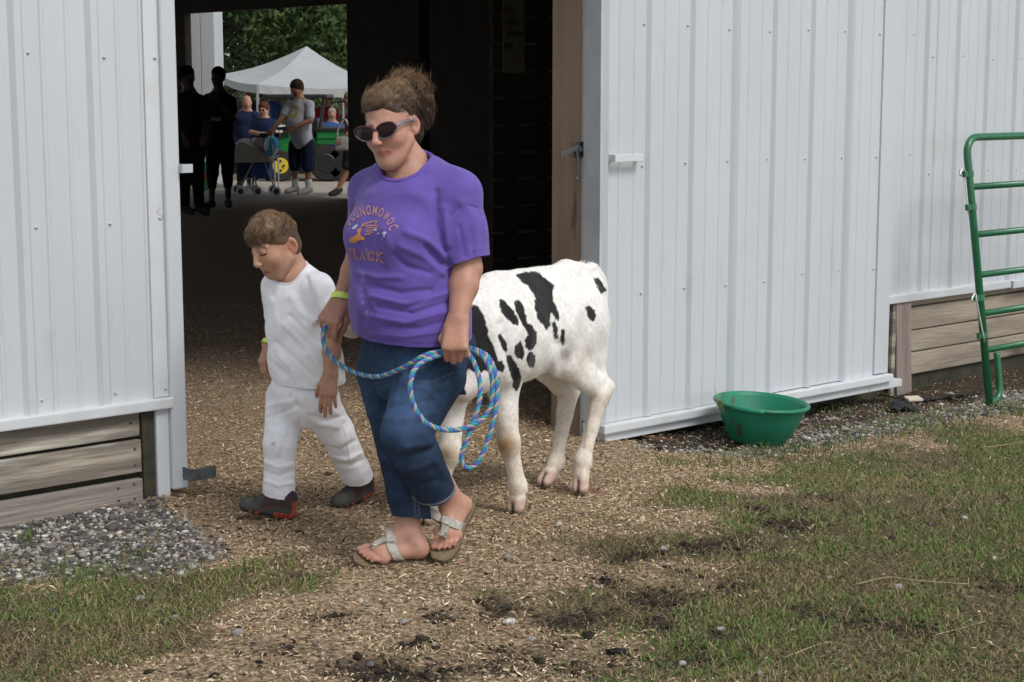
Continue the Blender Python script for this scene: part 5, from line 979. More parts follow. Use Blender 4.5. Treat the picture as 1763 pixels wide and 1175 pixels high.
# trousers
BX = ((-1.05, 6.15, .05), (-.48, 6.80, .66), .0047); fd = Field(*BX)
fd.loft([(P(524, 640, 6.44), bl_, .125, .105), (P(523, 675, 6.44), bl_, .135, .110), (P(521, 692, 6.44), bl_, .12, .10)], .03)
bh1, bh2 = P(480, 852, 6.405), P(615, 820, 6.60); m1 = unit(bh1 - BRK + nm((-.03, 0, 0))); m2 = unit(bh2 - BLK + nm((-.06, 0, -.06)))
fd.cap(BRH, BRK, .083, .062, .03); fd.cap(BLH, BLK, .085, .066, .03)
f2 = Field(*BX); f2.cap(BRK, bh1, .062, .055, .02); f2.cap(bh1 + (BRK - bh1) * .15, bh1 + (bh1 - BRK) * .3, .057, .055, .02); f2.cut(bh1 + m1 * .006, m1); fd.merge(f2, .015); f2 = Field(*BX); f2.cap(BLK, bh2, .066, .057, .02); f2.cap(bh2 + (BLK - bh2) * .15, bh2 + (bh2 - BLK) * .3, .058, .056, .02); f2.cut(bh2 + m2 * .006, m2); fd.merge(f2, .015)
V, Q = fd.surface(2); N = vnormals(V, Q); V, Q, _u = compact(V, Q, ~(endcap(V, N, bh1 + m1 * .006, m1, .09) | endcap(V, N, bh2 + m2 * .006, m2, .09) | (V[:, 2] > .645)))
PF = [([(460, 720), (485, 712), (510, 700)], -.005, 4), ([(458, 700), (480, 695), (505, 690)], .005, 5), ([(520, 690), (545, 730), (580, 735)], .006, 5), ([(535, 715), (560, 725), (595, 715)], -.006, 4), ([(455, 795), (480, 805), (503, 800)], .005, 4), ([(455, 812), (480, 820), (503, 812)], -.006, 4), ([(458, 828), (480, 836), (503, 832)], .006, 4), ([(500, 740), (490, 765), (480, 790)], -.004, 5), ([(560, 770), (585, 775), (612, 760)], -.005, 4), ([(568, 785), (595, 792), (622, 780)], .006, 4), ([(575, 800), (605, 802), (632, 790)], -.006, 4), ([(592, 735), (598, 755), (602, 790)], .003, 2), ([(500, 685), (515, 705), (517, 730)], -.006, 5), ([(560, 700), (590, 720)], .005, 5), ([(465, 740), (490, 748)], .003, 5)]
V = hang(V, Q, PF, .0018, 13, .04); x_, y_ = proj(V); Cs = np.tile(nm((.91, .91, .95)), (len(V), 1)); w = np.exp(-(((x_ - 470) / 5) ** 2 + ((y_ - 762) / 9) ** 2)) * (V[:, 1] < 6.42) * (n3(V, .01, 4) > -.15) * .6; Cs = Cs * (1 - w[:, None]) + nm((.22, .20, .18)) * w[:, None]
for hh, mm in ((bh1, m1), (bh2, m2)): d_ = (V - hh) @ mm; Cs[(np.abs(d_ + .012) < .002) & (np.linalg.norm(V - hh, axis=1) < .08)] *= .84
o_ = obj('trousers', V, Q, M['cotton'], boy, smooth=True, col=Cs)
# sneakers
M['shoe'] = pm('sneaker upper', (1, 1, 1), (.7, .7, .7), scale=60, attr=True, rough=.75, bump=.2, bscale=300)
def sneaker(heel, toe, side, opening, parent):
    heel, toe, side = nm(heel), nm(toe), nm(side); f = unit(toe - heel); n = unit(np.cross(f, side)); n = n if n[2] > 0 else -n; sd = unit(np.cross(n, f)); sd = sd if sd @ side > 0 else -sd; ln = np.linalg.norm(toe - heel)
    A = lambda t, a, h: heel + f * t * ln + sd * a + n * h
    pts = [A(x, y, z) for x in (-.15, 1.15) for y in (-.07, .07) for z in (-.03, .14)]; fd = Field(np.min(pts, 0), np.max(pts, 0), .0034)
    fd.chain([A(.12, 0, .022), A(.42, 0, .020), A(.72, .004, .020), A(.90, .008, .022)], [.031, .031, .036, .030], .012, ax=n, flat=.85)
    fd.cap(A(.14, 0, .05), A(.88, .005, .028), .029, .027, .012); fd.cap(A(.20, 0, .078), A(.36, 0, .070), .033, .031, .012); fd.cap(A(.34, 0, .066), A(.62, 0, .046), .029, .027, .015); fd.cap(A(.10, 0, .08), A(.16, 0, .06), .024, .03, .012)
    fd.cap(A(.34, 0, .073), A(.36, 0, .073), .034, .034, .004, ax=f, flat=.45)      # ankle strap
    fd.cut(A(0, 0, 0), -n)
    V, Q = fd.surface(1); q = np.stack([(V - heel) @ f / ln, (V - heel) @ sd, (V - heel) @ n], 1); C = np.tile(nm((.052, .050, .046)), (len(V), 1)); t, a, h = q.T
    C[(h > .03) & (t > .42) & (t < .62)] = (.055, .024, .02); C[(h > .05) & (t < .3)] = (.05, .028, .024); C[(np.abs(h - .028 - .02 * np.sin(t * 6)) < .004) & (t > .3)] = (.13, .03, .025); C[(t > .80) & (h > .012)] = (.075, .073, .066)
    C[(h < .013)] = (.03, .028, .026); C[(h < .020) & (t < .38)] = (.62, .085, .02); C[(h < .020) & (h > .008) & (t < .36) & (np.sin(t * 75) > .35) & (np.abs(h - .012) < .004)] = (.05, .02, .015); C[(h < .014) & (t > .62) & (t < .92) & (np.sin(t * 48) > .2)] = (.45, .10, .03); C[(h > .088)] = (.02, .02, .06)
    C[(t < .06) & (h > .02) & (h < .07)] = (.40, .07, .025)
    sh = obj('sneaker', V, Q, M['shoe'], parent, smooth=True, col=C)
    return sh
sneaker(P(505, 893, 6.385), P(414, 879, 6.37), (-.1, 1., 0), None, boy); sneaker(P(641, 850, 6.68), P(579, 876, 6.55), (-.75, .6, .1), None, boy)
# hair
fd = Field(HCb - .17, HCb + .19, .004); L = lambda a, b, z: HCb + HSb * (a * HRb[0] + b * HRb[1] + z * HRb[2])
fd.ell(L(0, -.004, .042), nm((.0775, .087, .083)) * HSb, HRb, .02); fd.ell(L(0, .012, .088), nm((.062, .066, .050)) * HSb, HRb, .03); fd.ell(L(0, .062, .078), nm((.05, .030, .022)) * HSb, HRb, .03); fd.ell(L(0, -.038, -.01), nm((.066, .05, .05)) * HSb, HRb, .02)
fd.ell(L(0, .10, -.012), nm((.078, .066, .064)) * HSb, HRb, .006, True); fd.ell(L(0, .06, -.06), nm((.1, .062, .073)) * HSb, HRb, .01, True)
for sg in (-1, 1): fd.ell(L(sg * .088, -.008, -.018), nm((.03, .03, .035)) * HSb, HRb, .008, True)
V, Q = fd.surface(2); N = vnormals(V, Q); r = np.random.default_rng(6); qv = (V - HCb) @ HRb.T / HSb; top = sstep((qv[:, 2] - .03) / .05); V = V + N * ((n3(V, .02, 4) * .006) * top)[:, None]
fi = r.integers(0, len(Q), 15000); roots = V[Q[fi]].mean(1); rn = N[Q[fi, 0]]; qr = (roots - HCb) @ HRb.T / HSb; tp = sstep((qr[:, 2] - .03) / .05)
crown = nm((.0, -.06, .12)); fl = qr - crown; fl = (fl / np.linalg.norm(fl, axis=1, keepdims=True)) @ HRb; lay = fl + HRb[1] * .5; lay = lay - rn * (rn * lay).sum(1)[:, None]; dr = lay * 1. + rn * .08 + r.normal(0, .18, roots.shape); dr /= np.linalg.norm(dr, axis=1, keepdims=True)
frg = (qr[:, 1] > .045) & (qr[:, 2] < .072); dr[frg] = unit(HRb[1] * .25 - HRb[2]) + r.normal(0, .22, (frg.sum(), 3)) + HRb[0] * .25; dr /= np.linalg.norm(dr, axis=1, keepdims=True)
hv, hq, mh = strands(roots, dr, 2, np.where(frg, 1.6, 1.) * r.uniform(.008, .02, len(roots)) * (.35 + 1.0 * tp), .0009, .02, .12, r, flow=lambda p, j: -.09 * rn)
def bhair(q3, z): t = (.45 + .55 * n3(q3, .022, 5) + .35 * sstep((z - .06) / .06)).clip(0, 1)[:, None]; return nm((.060, .038, .024)) * (1 - t) + nm((.24, .15, .082)) * t
cv = bhair(V, qv[:, 2]) * .8; side = sstep((.045 - qv[:, 2]) / .03)[:, None] * .6; cv = cv * (1 - side) + nm((.115, .075, .052)) * side; hc = bhair(roots, qr[:, 2]) * r.uniform(.75, 1.25, (len(roots), 1))
obj('hair', np.vstack([V, hv]), np.vstack([Q, hq + len(V)]), M['hair'], boy, smooth=True, col=np.vstack([cv, np.repeat(hc, mh, 0)]))
wristband(boy, BRW + unit(BRE - BRW) * .008, unit(BRW - BRE), .030, .030, (0, 1, 0), .009)
# ================================================================== LEAD ROPE
M['rope_teal'] = pm('turquoise rope yarn', (.03, .42, .47), (.02, .30, .36), scale=300, rough=.6, bump=.5, bscale=600); M['rope_blue'] = pm('violet blue rope yarn', (.12, .17, .58), (.09, .12, .45), scale=300, rough=.6, bump=.5, bscale=600); M['rope_tan'] = pm('pale tan rope yarn', (.50, .44, .40), (.40, .35, .32), scale=300, rough=.65, bump=.5, bscale=600)
RP = [P(612, 552, 6.235), P(604, 549, 6.17), P(592, 549, 6.06), P(574, 553, 6.0), P(561, 561, 5.965), P(556, 577, 5.95), P(562, 603, 5.93), P(586, 629, 5.88), P(622, 645, 5.80), P(656, 648, 5.72), P(697, 632, 5.63), P(730, 613, 5.60), P(757, 606, 5.64), P(782, 604, 5.66), P(806, 603, 5.655), P(829, 612, 5.61), P(843, 634, 5.57), P(848, 668, 5.56), P(843, 704, 5.545), P(822, 728, 5.52), P(785, 741, 5.49), P(745, 735, 5.47), P(720, 713, 5.465), P(707, 678, 5.47), P(709, 648, 5.485), P(724, 626, 5.54), P(757, 612, 5.625), P(782, 610, 5.65), P(806, 610, 5.64), P(820, 634, 5.585), P(827, 668, 5.55), P(822, 704, 5.53), P(806, 750, 5.515), P(795, 782, 5.51), P(797, 800, 5.51), P(808, 806, 5.515), P(824, 794, 5.52), P(841, 755, 5.53), P(852, 712, 5.545), P(856, 668, 5.56), P(851, 636, 5.575), P(836, 611, 5.61), P(806, 599, 5.66), P(782, 600, 5.67), P(766, 606, 5.655)]
rpath = smooth_path(RP, 14)
sg_ = np.r_[0, np.cumsum(np.linalg.norm(np.diff(rpath, axis=0), axis=1))]; n_ = int(sg_[-1] / .0035); tt = np.linspace(0, sg_[-1], n_); rpath = np.stack([np.interp(tt, sg_, rpath[:, i]) for i in range(3)], 1)
rope = thing('lead_rope', G(760, 800), 'twisted turquoise, blue and tan lead rope coiled in the woman\'s hand', 'rope')
T_ = np.gradient(rpath, axis=0); T_ /= np.linalg.norm(T_, axis=1, keepdims=True); a0, _b = frame(T_[0]); AA = []
for t_ in T_: a0 = a0 - t_ * (a0 @ t_); a0 /= np.linalg.norm(a0); AA.append(a0.copy())
AA = nm(AA); BB = np.cross(T_, AA)
for k_, mt in enumerate(('rope_teal', 'rope_blue', 'rope_tan')):
    ph = tt / .044 * 2 * math.pi + k_ * 2 * math.pi / 3; cen = rpath + (AA * np.cos(ph)[:, None] + BB * np.sin(ph)[:, None]) * .0043
    obj('strand', *tube(cen, .0050, 6), M[mt], rope, smooth=True)
# ================================================================== TUB, GATE AND SMALL THINGS OUTSIDE
M['tub'] = pm('green moulded plastic', (.008, .21, .115), (.007, .17, .095), scale=5, rough=.42, c3=(.075, .055, .035), s3=13, lo3=.60, hi3=.72, bump=.05, bscale=50)
M['gate'] = pm('green enamel', (.012, .145, .055), (.010, .115, .045), scale=12, rough=.3, spec=.6, c3=(.05, .10, .05), s3=40, lo3=.7, hi3=.8)
M['zinc'] = pm('bright zinc rod', (.58, .59, .60), rough=.35, metal=.7)
tb = GG(1305, 760); tax = unit((.07, -.02, 1)); tub = thing('feed_tub', tb, 'round green plastic feed tub standing by the sliding door', 'tub')
K_ = 1.10
obj('bowl', *lathe([(.001, .004), (.125 * K_, .004), (.135 * K_, .012), (.178 * K_, .115), (.205 * K_, .188), (.207 * K_, .200), (.199 * K_, .200), (.196 * K_, .190), (.170 * K_, .115), (.128 * K_, .022), (.001, .018)], tb, 64, tax), M['tub'], tub, smooth=True)
a, b = frame(tax, (0, 1, 0)); ring = [tb + tax * .197 + (a * math.cos(t) + b * math.sin(t)) * .209 * K_ for t in np.linspace(0, 2 * math.pi, 72, False)]
obj('rim', *tube(ring, .0105, 10, closed=True), M['tub'], tub, smooth=True)
ang = [i for i in range(72) if 1195 < proj(ring[i])[0] < 1318 and ring[i][1] < tb[1] - .1]; lipp = [ring[i] + unit(ring[i] - tb) * .0 - tax * .003 for i in sorted(ang, key=lambda i: proj(ring[i])[0]) if proj(ring[i])[0] > 1258]
if len(lipp) > 2: obj('rim_lip', *tube(lipp, .0135, 10), M['tub'], tub, smooth=True)
# dry weed stalks in and by the tub
def straw(name, pts, r, mat, label, cat, group=None, base=None):
    return obj(name, *tube(smooth_path(pts, 4), r, 6), mat, base=base, smooth=True, label=label, cat=cat, group=group)
M['straw'] = pm('dry straw', (.45, .36, .20), (.36, .28, .15), scale=30, rough=.75); M['leaf_dry'] = pm('dry leaf', (.40, .31, .20), (.30, .22, .13), scale=30, rough=.8); M['weed'] = pm('green weed', (.07, .13, .03), (.10, .16, .04), scale=30, rough=.7)
wd_ = thing('dry_weed', tb + nm((-.17, -.08, .12)), 'dried weed stalk with withered leaves lying in the green tub', 'weed')
yw = tb[1] - .12
st_ = smooth_path([P(1248, 712, yw), P(1243, 697, yw), P(1236, 685, yw), P(1230, 668, yw + .03)], 4); obj('stem', *tube(st_, .002, 6), M['straw'], wd_, smooth=True)
rr_ = random.Random(3)
for i in range(9):
    p_ = P(1238 + rr_.uniform(-4, 12), 688 + i * 2.7, yw + rr_.uniform(-.01, .01)); d1 = unit((rr_.uniform(-1, 1), rr_.uniform(-1, 1), rr_.uniform(-.5, .6))); d2 = unit(np.cross(d1, (rr_.uniform(-1, 1), 1, rr_.uniform(0, 1)))); l_ = rr_.uniform(.012, .022)
    obj('leaf', nm([p_ - d1 * l_, p_ + d2 * l_ * .5, p_ + d1 * l_ + nm((0, 0, .006)), p_ - d2 * l_ * .5]), [(0, 1, 2), (0, 2, 3)], M['leaf_dry'] if i % 3 else M['weed'], wd_)
# ---- gate leaning on the barn
gf = GG(1704, 699); gn = (gf - BA) @ BN; gup = unit(nm((0, 0, 1.0)) + BN * .15); gnm = np.cross(BU, gup)
def GP(x, y):
    d = ray(x, y); t = ((gf - CAMP) @ gnm) / (d @ gnm); p = CAMP + d * t; return p
gate = thing('tube_gate', gf, 'green tubular steel farm gate leaning against the barn wall at right', 'gate')
ztop = (GP(1700, 236) - gf) @ gup; ub = 2.3; R_ = .10; s0 = gf + gup * .0; pth = [s0, gf + gup * (ztop - R_)] + [gf + gup * (ztop - R_ + R_ * math.sin(t)) + BU * (R_ - R_ * math.cos(t)) for t in np.linspace(.2, math.pi / 2, 7)] + [gf + gup * ztop + BU * (ub - R_)] + [gf + gup * (ztop - R_ + R_ * math.cos(t)) + BU * (ub - R_ + R_ * math.sin(t)) for t in np.linspace(.2, math.pi / 2, 7)] + [gf + BU * ub]
obj('frame_tube', *tube(pth, .0215, 14), M['gate'], gate, smooth=True)
for y in (321, 403, 473, 540, 604):
    hh = (GP(1692, y) - gf) @ gup; obj('rail', *tube([gf + gup * hh + BU * .015, gf + gup * hh + BU * (ub - .015)], .0185, 12), M['gate'], gate, smooth=True)
hj = (GP(1700, 604) - gf) @ gup - .02; jb = .115
obj('foot_loop', *tube(smooth_path([gf + gup * hj + BU * jb, gf + gup * (hj * .45) + BU * jb, gf + gup * (hj * .22) + BU * (jb * .92), gf + gup * (hj * .09) + BU * (jb * .6), gf + gup * .02 + BU * .02], 6), .019, 12), M['gate'], gate, smooth=True)
for i, (x, y) in enumerate(((1683, 299), (1686, 356), (1692, 512), (1696, 577))):
    p_ = GP(x, y); hh = (p_ - gf) @ gup; c_ = gf + gup * hh
    cl = obj('clamp', *join([lathe([(.0225, -.017), (.0265, -.017), (.0265, .017), (.0225, .017)], c_, 16, gup), bevel(bar(c_ - BU * .052 - gnm * .012 - gup * .017, BU * .03, gnm * .024, gup * .034), .003)]), M['gate'], gate)
for (ya, yb) in ((292, 368), (508, 590)):
    h1, h2 = [(GP(1690, y) - gf) @ gup for y in (ya, yb)]; c1, c2 = gf + gup * h1 - BU * .042, gf + gup * h2 - BU * .040
    if ya > 400: c2 = c2 + BU * .045 - gnm * .0; c1 = c1 + BU * .005 + unit(CAMP - c1) * .03; c2 = c2 + unit(CAMP - c2) * .03
    obj('hinge_pin', *tube(smooth_path([c1 - BU * .035 - gup * .03, c1 - BU * .045 - gup * .018, c1 - BU * .012 + gup * .014, c1, c1 - gup * .03, c2], 5), .0052, 8), M['zinc'], gate, smooth=True)
# ---- stones one can point at
STN = [((876, 1076), .019, (.62, .60, .57), 'white rounded stone on the dark churned earth'), ((875, 985 - 20), .022, (.26, .23, .20), 'brown-grey stone beside the woman\'s rear foot'), ((1546, 1015), .016, (.42, .38, .35), 'pale stone lying in the grass below the long straw'), ((1240, 1087), .014, (.40, .40, .38), 'small pale stone in the grass left of the bare patch'), ((1142, 947), .013, (.45, .44, .43), 'light stone where shavings give way to grass'), ((410, 1094), .020, (.30, .27, .26), 'grey stone in the dry grass at lower left'), ((240, 1034), .014, (.36, .35, .33), 'pale upright stone in the grass below the gravel'), ((1636, 683), .024, (.45, .40, .34), 'tan stone in front of the gate foot by the wall'), ((1175, 1085 + 60), .012, (.4, .38, .36), 'tiny pale stone at the bottom edge of the grass'), ((88, 1057), .015, (.07, .07, .075), 'dark stone in the grass at far left'), ((300, 1066), .013, (.33, .31, .29), 'flat grey stone in the middle of the dry grass'), ((1310, 990 - 70), .012, (.40, .36, .32), 'pinkish stone beside the dark clods')]
r = np.random.default_rng(8)
bm = bmesh.new(); bmesh.ops.create_icosphere(bm, subdivisions=2, radius=1); SV = nm([v.co for v in bm.verts]); SF = [tuple(v.index for v in f.verts) for f in bm.faces]; bm.free()
for i, ((x, y), R0, c_, lb) in enumerate(STN):
    p_ = GG(x, y); q = SV * (1 + .16 * np.sin(SV @ r.normal(0, 2.2, 3) + i)[:, None] + .10 * np.sin(SV @ r.normal(0, 4, 3))[:, None]) * nm((1.15, .9, .72)) * R0; an = r.uniform(0, 6); q = q @ np.array([[math.cos(an), -math.sin(an), 0], [math.sin(an), math.cos(an), 0], [0, 0, 1]])
    m_ = pm('stone_%d' % i, c_, tuple(v * .6 for v in c_), scale=40, rough=.9, bump=.3, bscale=90); obj('stone', q + p_ + nm((0, 0, R0 * .35)), SF, m_, base=p_, smooth=True, label=lb, cat='stone', group='single stones on the ground')
# ---- long straws and sticks
M['red_stick'] = pm('reddish bark stick', (.26, .10, .055), (.18, .075, .045), scale=40, rough=.8)
def gl(pts, lift=.012): return [GG(x, y) + nm((0, 0, lift)) for x, y in pts]
for pts, rr_, mt, lb in (([(1475, 1012), (1530, 1000), (1580, 1006), (1668, 1012)], .0017, 'straw', 'long pale straw lying across the grass at right'), ([(1348, 1140), (1395, 1122), (1430, 1113), (1470, 1122)], .0018, 'straw', 'bent straw stalk in the grass at the bottom'), ([(1610, 1100), (1650, 1090), (1695, 1077)], .0016, 'straw', 'thin straw over the bare earth patch'), ([(1690, 775), (1725, 771), (1763, 765)], .0018, 'straw', 'straw stalk at the right edge of the grass'), ([(1435, 934), (1460, 942), (1490, 950)], .0016, 'straw', 'short straw beside the dark clods'), ([(1090, 752), (1125, 758), (1165, 762)], .003, 'red_stick', 'reddish stick under the sliding door corner'), ([(1255, 903), (1268, 930), (1272, 948)], .0014, 'straw', 'fine curved stem standing in the thin grass'), ([(1232, 994), (1255, 984), (1265, 977)], .0022, 'straw', 'pale splinter where grass begins'), ([(1012, 852), (1030, 846), (1045, 838)], .003, 'red_stick', 'red-brown splinter beside the calf\'s hind hoof'), ([(405, 842), (415, 840), (428, 836)], .0028, 'red_stick', 'red splinter by the boy\'s front shoe'), ([(920, 1150), (890, 1130), (865, 1112)], .0016, 'straw', 'dry stem in front of the white stone'), ([(1650, 852), (1640, 870), (1625, 880)], .0015, 'straw', 'curved dry stem in the upper grass'), ([(985, 728), (1000, 738), (1012, 746)], .008, 'red_stick', 'rusty red rod at the foot of the door jamb')):
    q_ = gl(pts); straw('straw' if mt == 'straw' else 'stick', q_, rr_, M[mt], lb, 'straw' if mt == 'straw' else 'stick', None, GG(*pts[0]))
M['plastic'] = pm('black plastic sheet', (.012, .012, .013), rough=.35, spec=.5); 
q_ = smooth_path([GG(x, y) + nm((0, 0, .012)) for x, y in ((1520, 686), (1560, 690), (1600, 690), (1640, 684), (1690, 676))], 8); w_ = [nm((.02, -.03, 0)) * (1.2 - .9 * i / len(q_)) for i in range(len(q_))]
obj('plastic_strip', *ribbon([p_ + nm((0, 0, .006 * math.sin(i * .9))) for i, p_ in enumerate(q_)], w_, [nm((0, 0, 1))] * len(q_), .003), M['plastic'], base=GG(1600, 690), label='strip of black plastic along the wall footing behind the gate', cat='plastic strip')
pc = GG(1560, 706); bm = bmesh.new(); bmesh.ops.create_grid(bm, x_segments=14, y_segments=10, size=1)
PV = nm([v.co for v in bm.verts]); PF_ = [tuple(v.index for v in f.verts) for f in bm.faces]; bm.free(); PV = np.stack([PV[:, 0] * .085, PV[:, 1] * .07, .03 * np.exp(-((PV[:, 0] + .5) ** 2 + PV[:, 1] ** 2) * 3) + .014 * np.sin(PV[:, 0] * 7 + PV[:, 1] * 3) * (PV[:, 0] < .4) + .02], 1)
obj('plastic_scrap', PV + pc, PF_, M['plastic'], base=pc, smooth=True, label='crumpled scrap of black plastic on the gravel below the brace post', cat='plastic scrap')
M['pale_chip'] = pm('pale board chip', (.55, .47, .38), rough=.8); pc = GG(1572, 701); obj('board_chip', *bevel(bar(pc + nm((-.03, -.03, .035)), (.085, .02, .0), (-.02, .05, .012), (0, 0, .012)), .002), M['pale_chip'], base=pc, label='pale wood chip lying on the black plastic scrap', cat='wood chip')
# weeds: small green tufts against the gravel and grass edge
r = np.random.default_rng(12)
for (x, y, n_, hh) in ((430, 889 + 90, 60, .03), (135, 870 + 20, 40, .03), (50, 930, 30, .03), (340, 1000, 60, .04), (170, 985, 60, .05), (1095, 760 + 30, 30, .03), (1180, 735, 50, .03), (1420, 690, 90, .05), (1480, 680, 70, .05), (1540, 735, 90, .05), (1250, 790, 90, .05), (1340, 775, 90, .055), (1390, 770, 80, .05), (1460, 760, 90, .05), (1600, 722, 90, .05), (1700, 705, 80, .06)):
    pass
X_, Y_, Z_ = [], [], []
for (x, y, n_, sp) in ((340, 1000, 40, .10), (170, 992, 60, .12), (60, 1002, 90, .14), (1250, 800, 180, .10), (1340, 780, 200, .09), (1400, 775, 180, .1), (1470, 760, 200, .12), (1540, 742, 180, .12), (1610, 726, 180, .12), (1690, 712, 160, .1), (1750, 706, 160, .1), (135, 884, 40, .02), (50, 930, 40, .02), (235, 962, 50, .03), (430, 980, 50, .03), (1160, 800, 90, .06), (1430, 700, 160, .14), (1500, 688, 140, .12)):
    c_ = GG(x, y); X_ += list(c_[0] + r.normal(0, sp, n_)); Y_ += list(c_[1] + r.normal(0, sp * 1.2, n_))
X_, Y_ = nm(X_), nm(Y_); bq = np.stack([X_, Y_], 1) - BA[:2]; k = (bq @ BN[:2] < -.06); X_, Y_ = X_[k], Y_[k]; Z_ = gheight(X_, Y_)[0]; n_ = len(X_)
cc = np.where((r.random(n_) < .75)[:, None], nm((.085, .15, .03)), nm((.28, .23, .11))) * r.uniform(.6, 1.3, (n_, 1)); Vg, Fg, Cg = blades(X_, Y_, Z_, r, r.gamma(6, .008, n_), r.uniform(.001, .0024, n_), cc, .55)
obj('tall_grass', Vg, Fg, M['grass'], base=(0, 0, 0), col=Cg, kind='stuff', label='longer green grass tufts along the gravel edge')
# ================================================================== BEYOND THE FAR DOORWAY
M['cloth_far'] = pm('cloth', (1, 1, 1), (.85, .85, .85), scale=20, attr=True, rough=.9, spec=.15); M['black'] = pm('black plastic part', (.02, .02, .022), rough=.5); M['tyre'] = pm('tyre rubber', (.018, .018, .018), (.03, .028, .025), scale=20, rough=.9); M['yellow'] = pm('yellow wheel paint', (.62, .46, .03), rough=.4); M['deere'] = pm('green vehicle paint', (.02, .22, .05), (.015, .17, .04), scale=4, rough=.35); M['chrome'] = pm('grey metal tube', (.35, .36, .38), rough=.35, metal=.6); M['far_white'] = pm('white moulded plastic', (.7, .7, .7), rough=.6)
def figure(label, Y, yaw, J, shirt, pants, hair, skin=(.45, .25, .18), sleeve=.6, leg=1., h=.0145, sc=1., shoe=(.05, .05, .05), sock=None, bald=False, pitch=.1, belly=0., group=None, skirt=False, dark=None):
    """a smaller figure from its joints as seen (x, y, dY)"""
    g = {k: P(v[0], v[1], Y + (v[2] if len(v) > 2 else 0)) for k, v in J.items()}
    root = thing('person', (g['hip'][0], Y, float(gz(g['hip'][0], Y))), label, 'person', group); f = nm((-math.sin(yaw), -math.cos(yaw), 0)); lf_ = nm((-f[1], f[0], 0)) ; pts = np.stack(list(g.values())); lo, hi = pts.min(0) - .24, pts.max(0) + .24
    HRf = rotm(yaw, pitch); hc = g['head']; fd = Field(lo, hi, h); head(fd, hc, HRf, sc, k=.012)
    fd.cap(hc - HRf[2] * .06 * sc - f * .02, g['neck'], .055 * sc, .06 * sc, .02); fd.loft([(g['neck'], lf_, .08 * sc, .06 * sc), (g['neck'] * .75 + g['hip'] * .25, lf_, .155 * sc, .095 * sc), (g['neck'] * .4 + g['hip'] * .6 + f * belly * .5, lf_, .14 * sc, .10 * sc + belly * .6), (g['hip'], lf_, .15 * sc, .105 * sc)], .04)
    for s in 'lr':
        if s + 'sh' in g:
            fd.cap(g['neck'], g[s + 'sh'], .05 * sc, .055 * sc, .03); fd.cap(g[s + 'sh'], g[s + 'el'], .05 * sc, .042 * sc, .02); fd.cap(g[s + 'el'], g[s + 'wr'], .041 * sc, .028 * sc, .02); hand(fd, g[s + 'wr'], g[s + 'wr'] - g[s + 'el'] + nm((0, 0, -.02)), (0, -1, .25), sc, left=s == 'l', curl=(25, 30, 20))
        if s + 'kn' in g:
            fd.cap(g[s + 'hp'], g[s + 'kn'], .085 * sc, .058 * sc, .03); fd.cap(g[s + 'kn'], g[s + 'an'], .056 * sc, .036 * sc, .02); fd.cap(g[s + 'an'], g[s + 'to'], .036 * sc, .026 * sc, .02)
    V, Q = fd.surface(1); C = np.tile(nm(skin), (len(V), 1)); head_paint(V, C, hc, HRf, sc, skin, nm(skin) * (.8, .5, .5)); obj('body', V, Q, M['skin'], root, smooth=True, col=C)
    def garment(name, build, colour, stripe=None):
        fd = Field(lo, hi, h); build(fd); V, Q = fd.surface(1)
        if not len(V): return
        V = V + vnormals(V, Q) * (n3(V, .09, 5) * .008)[:, None]; C = np.tile(nm(colour), (len(V), 1)) * (1 + n3(V, .12, 3) * .12)[:, None]
        if stripe: stripe(V, C)
        return obj(name, V, Q, M['cloth_far'], root, smooth=True, col=C)
    def b_shirt(fd):
        hp = g['hip'] * 1.0 + (g['neck'] - g['hip']) * -.04
        fd.loft([(g['neck'] + (g['hip'] - g['neck']) * .05, lf_, .095 * sc, .075 * sc), (g['neck'] * .75 + g['hip'] * .25, lf_, .18 * sc, .12 * sc), (g['neck'] * .4 + g['hip'] * .6 + f * belly * .5, lf_, .178 * sc, .128 * sc + belly * .6), (hp, lf_, .185 * sc, .135 * sc)], .04)
        for s in 'lr':
            if s + 'sh' in g: fd.cap(g['neck'] + (g['hip'] - g['neck']) * .08, g[s + 'sh'], .06 * sc, .07 * sc, .03); e = g[s + 'sh'] + (g[s + 'el'] - g[s + 'sh']) * min(sleeve, 1); fd.cap(g[s + 'sh'], e, .07 * sc, .065 * sc, .02)
            if sleeve > 1 and s + 'sh' in g: fd.cap(g[s + 'el'], g[s + 'el'] + (g[s + 'wr'] - g[s + 'el']) * (sleeve - 1), .055 * sc, .042 * sc, .02)
        fd.cap(g['neck'], hc, .06 * sc, .06 * sc, .01, sub=True)
    garment('shirt', b_shirt, shirt, dark)
    def b_pants(fd):
        fd.loft([(g['hip'] + (g['neck'] - g['hip']) * .1, lf_, .16 * sc, .115 * sc), (g['hip'] + nm((0, 0, -.04)), lf_, .175 * sc, .125 * sc)], .03)
        for s in 'lr':
            if s + 'kn' in g:
                e = g[s + 'hp'] + (g[s + 'kn'] - g[s + 'hp']) * min(leg, 1) * 1.0; fd.cap(g[s + 'hp'], e, .105 * sc, (.10 if leg <= 1 else .078) * sc, .03 if not skirt else .15)
                if leg > 1: fd.cap(g[s + 'kn'], g[s + 'kn'] + (g[s + 'an'] - g[s + 'kn']) * (leg - 1), .075 * sc, .062 * sc, .02)
    garment('trousers', b_pants, pants)
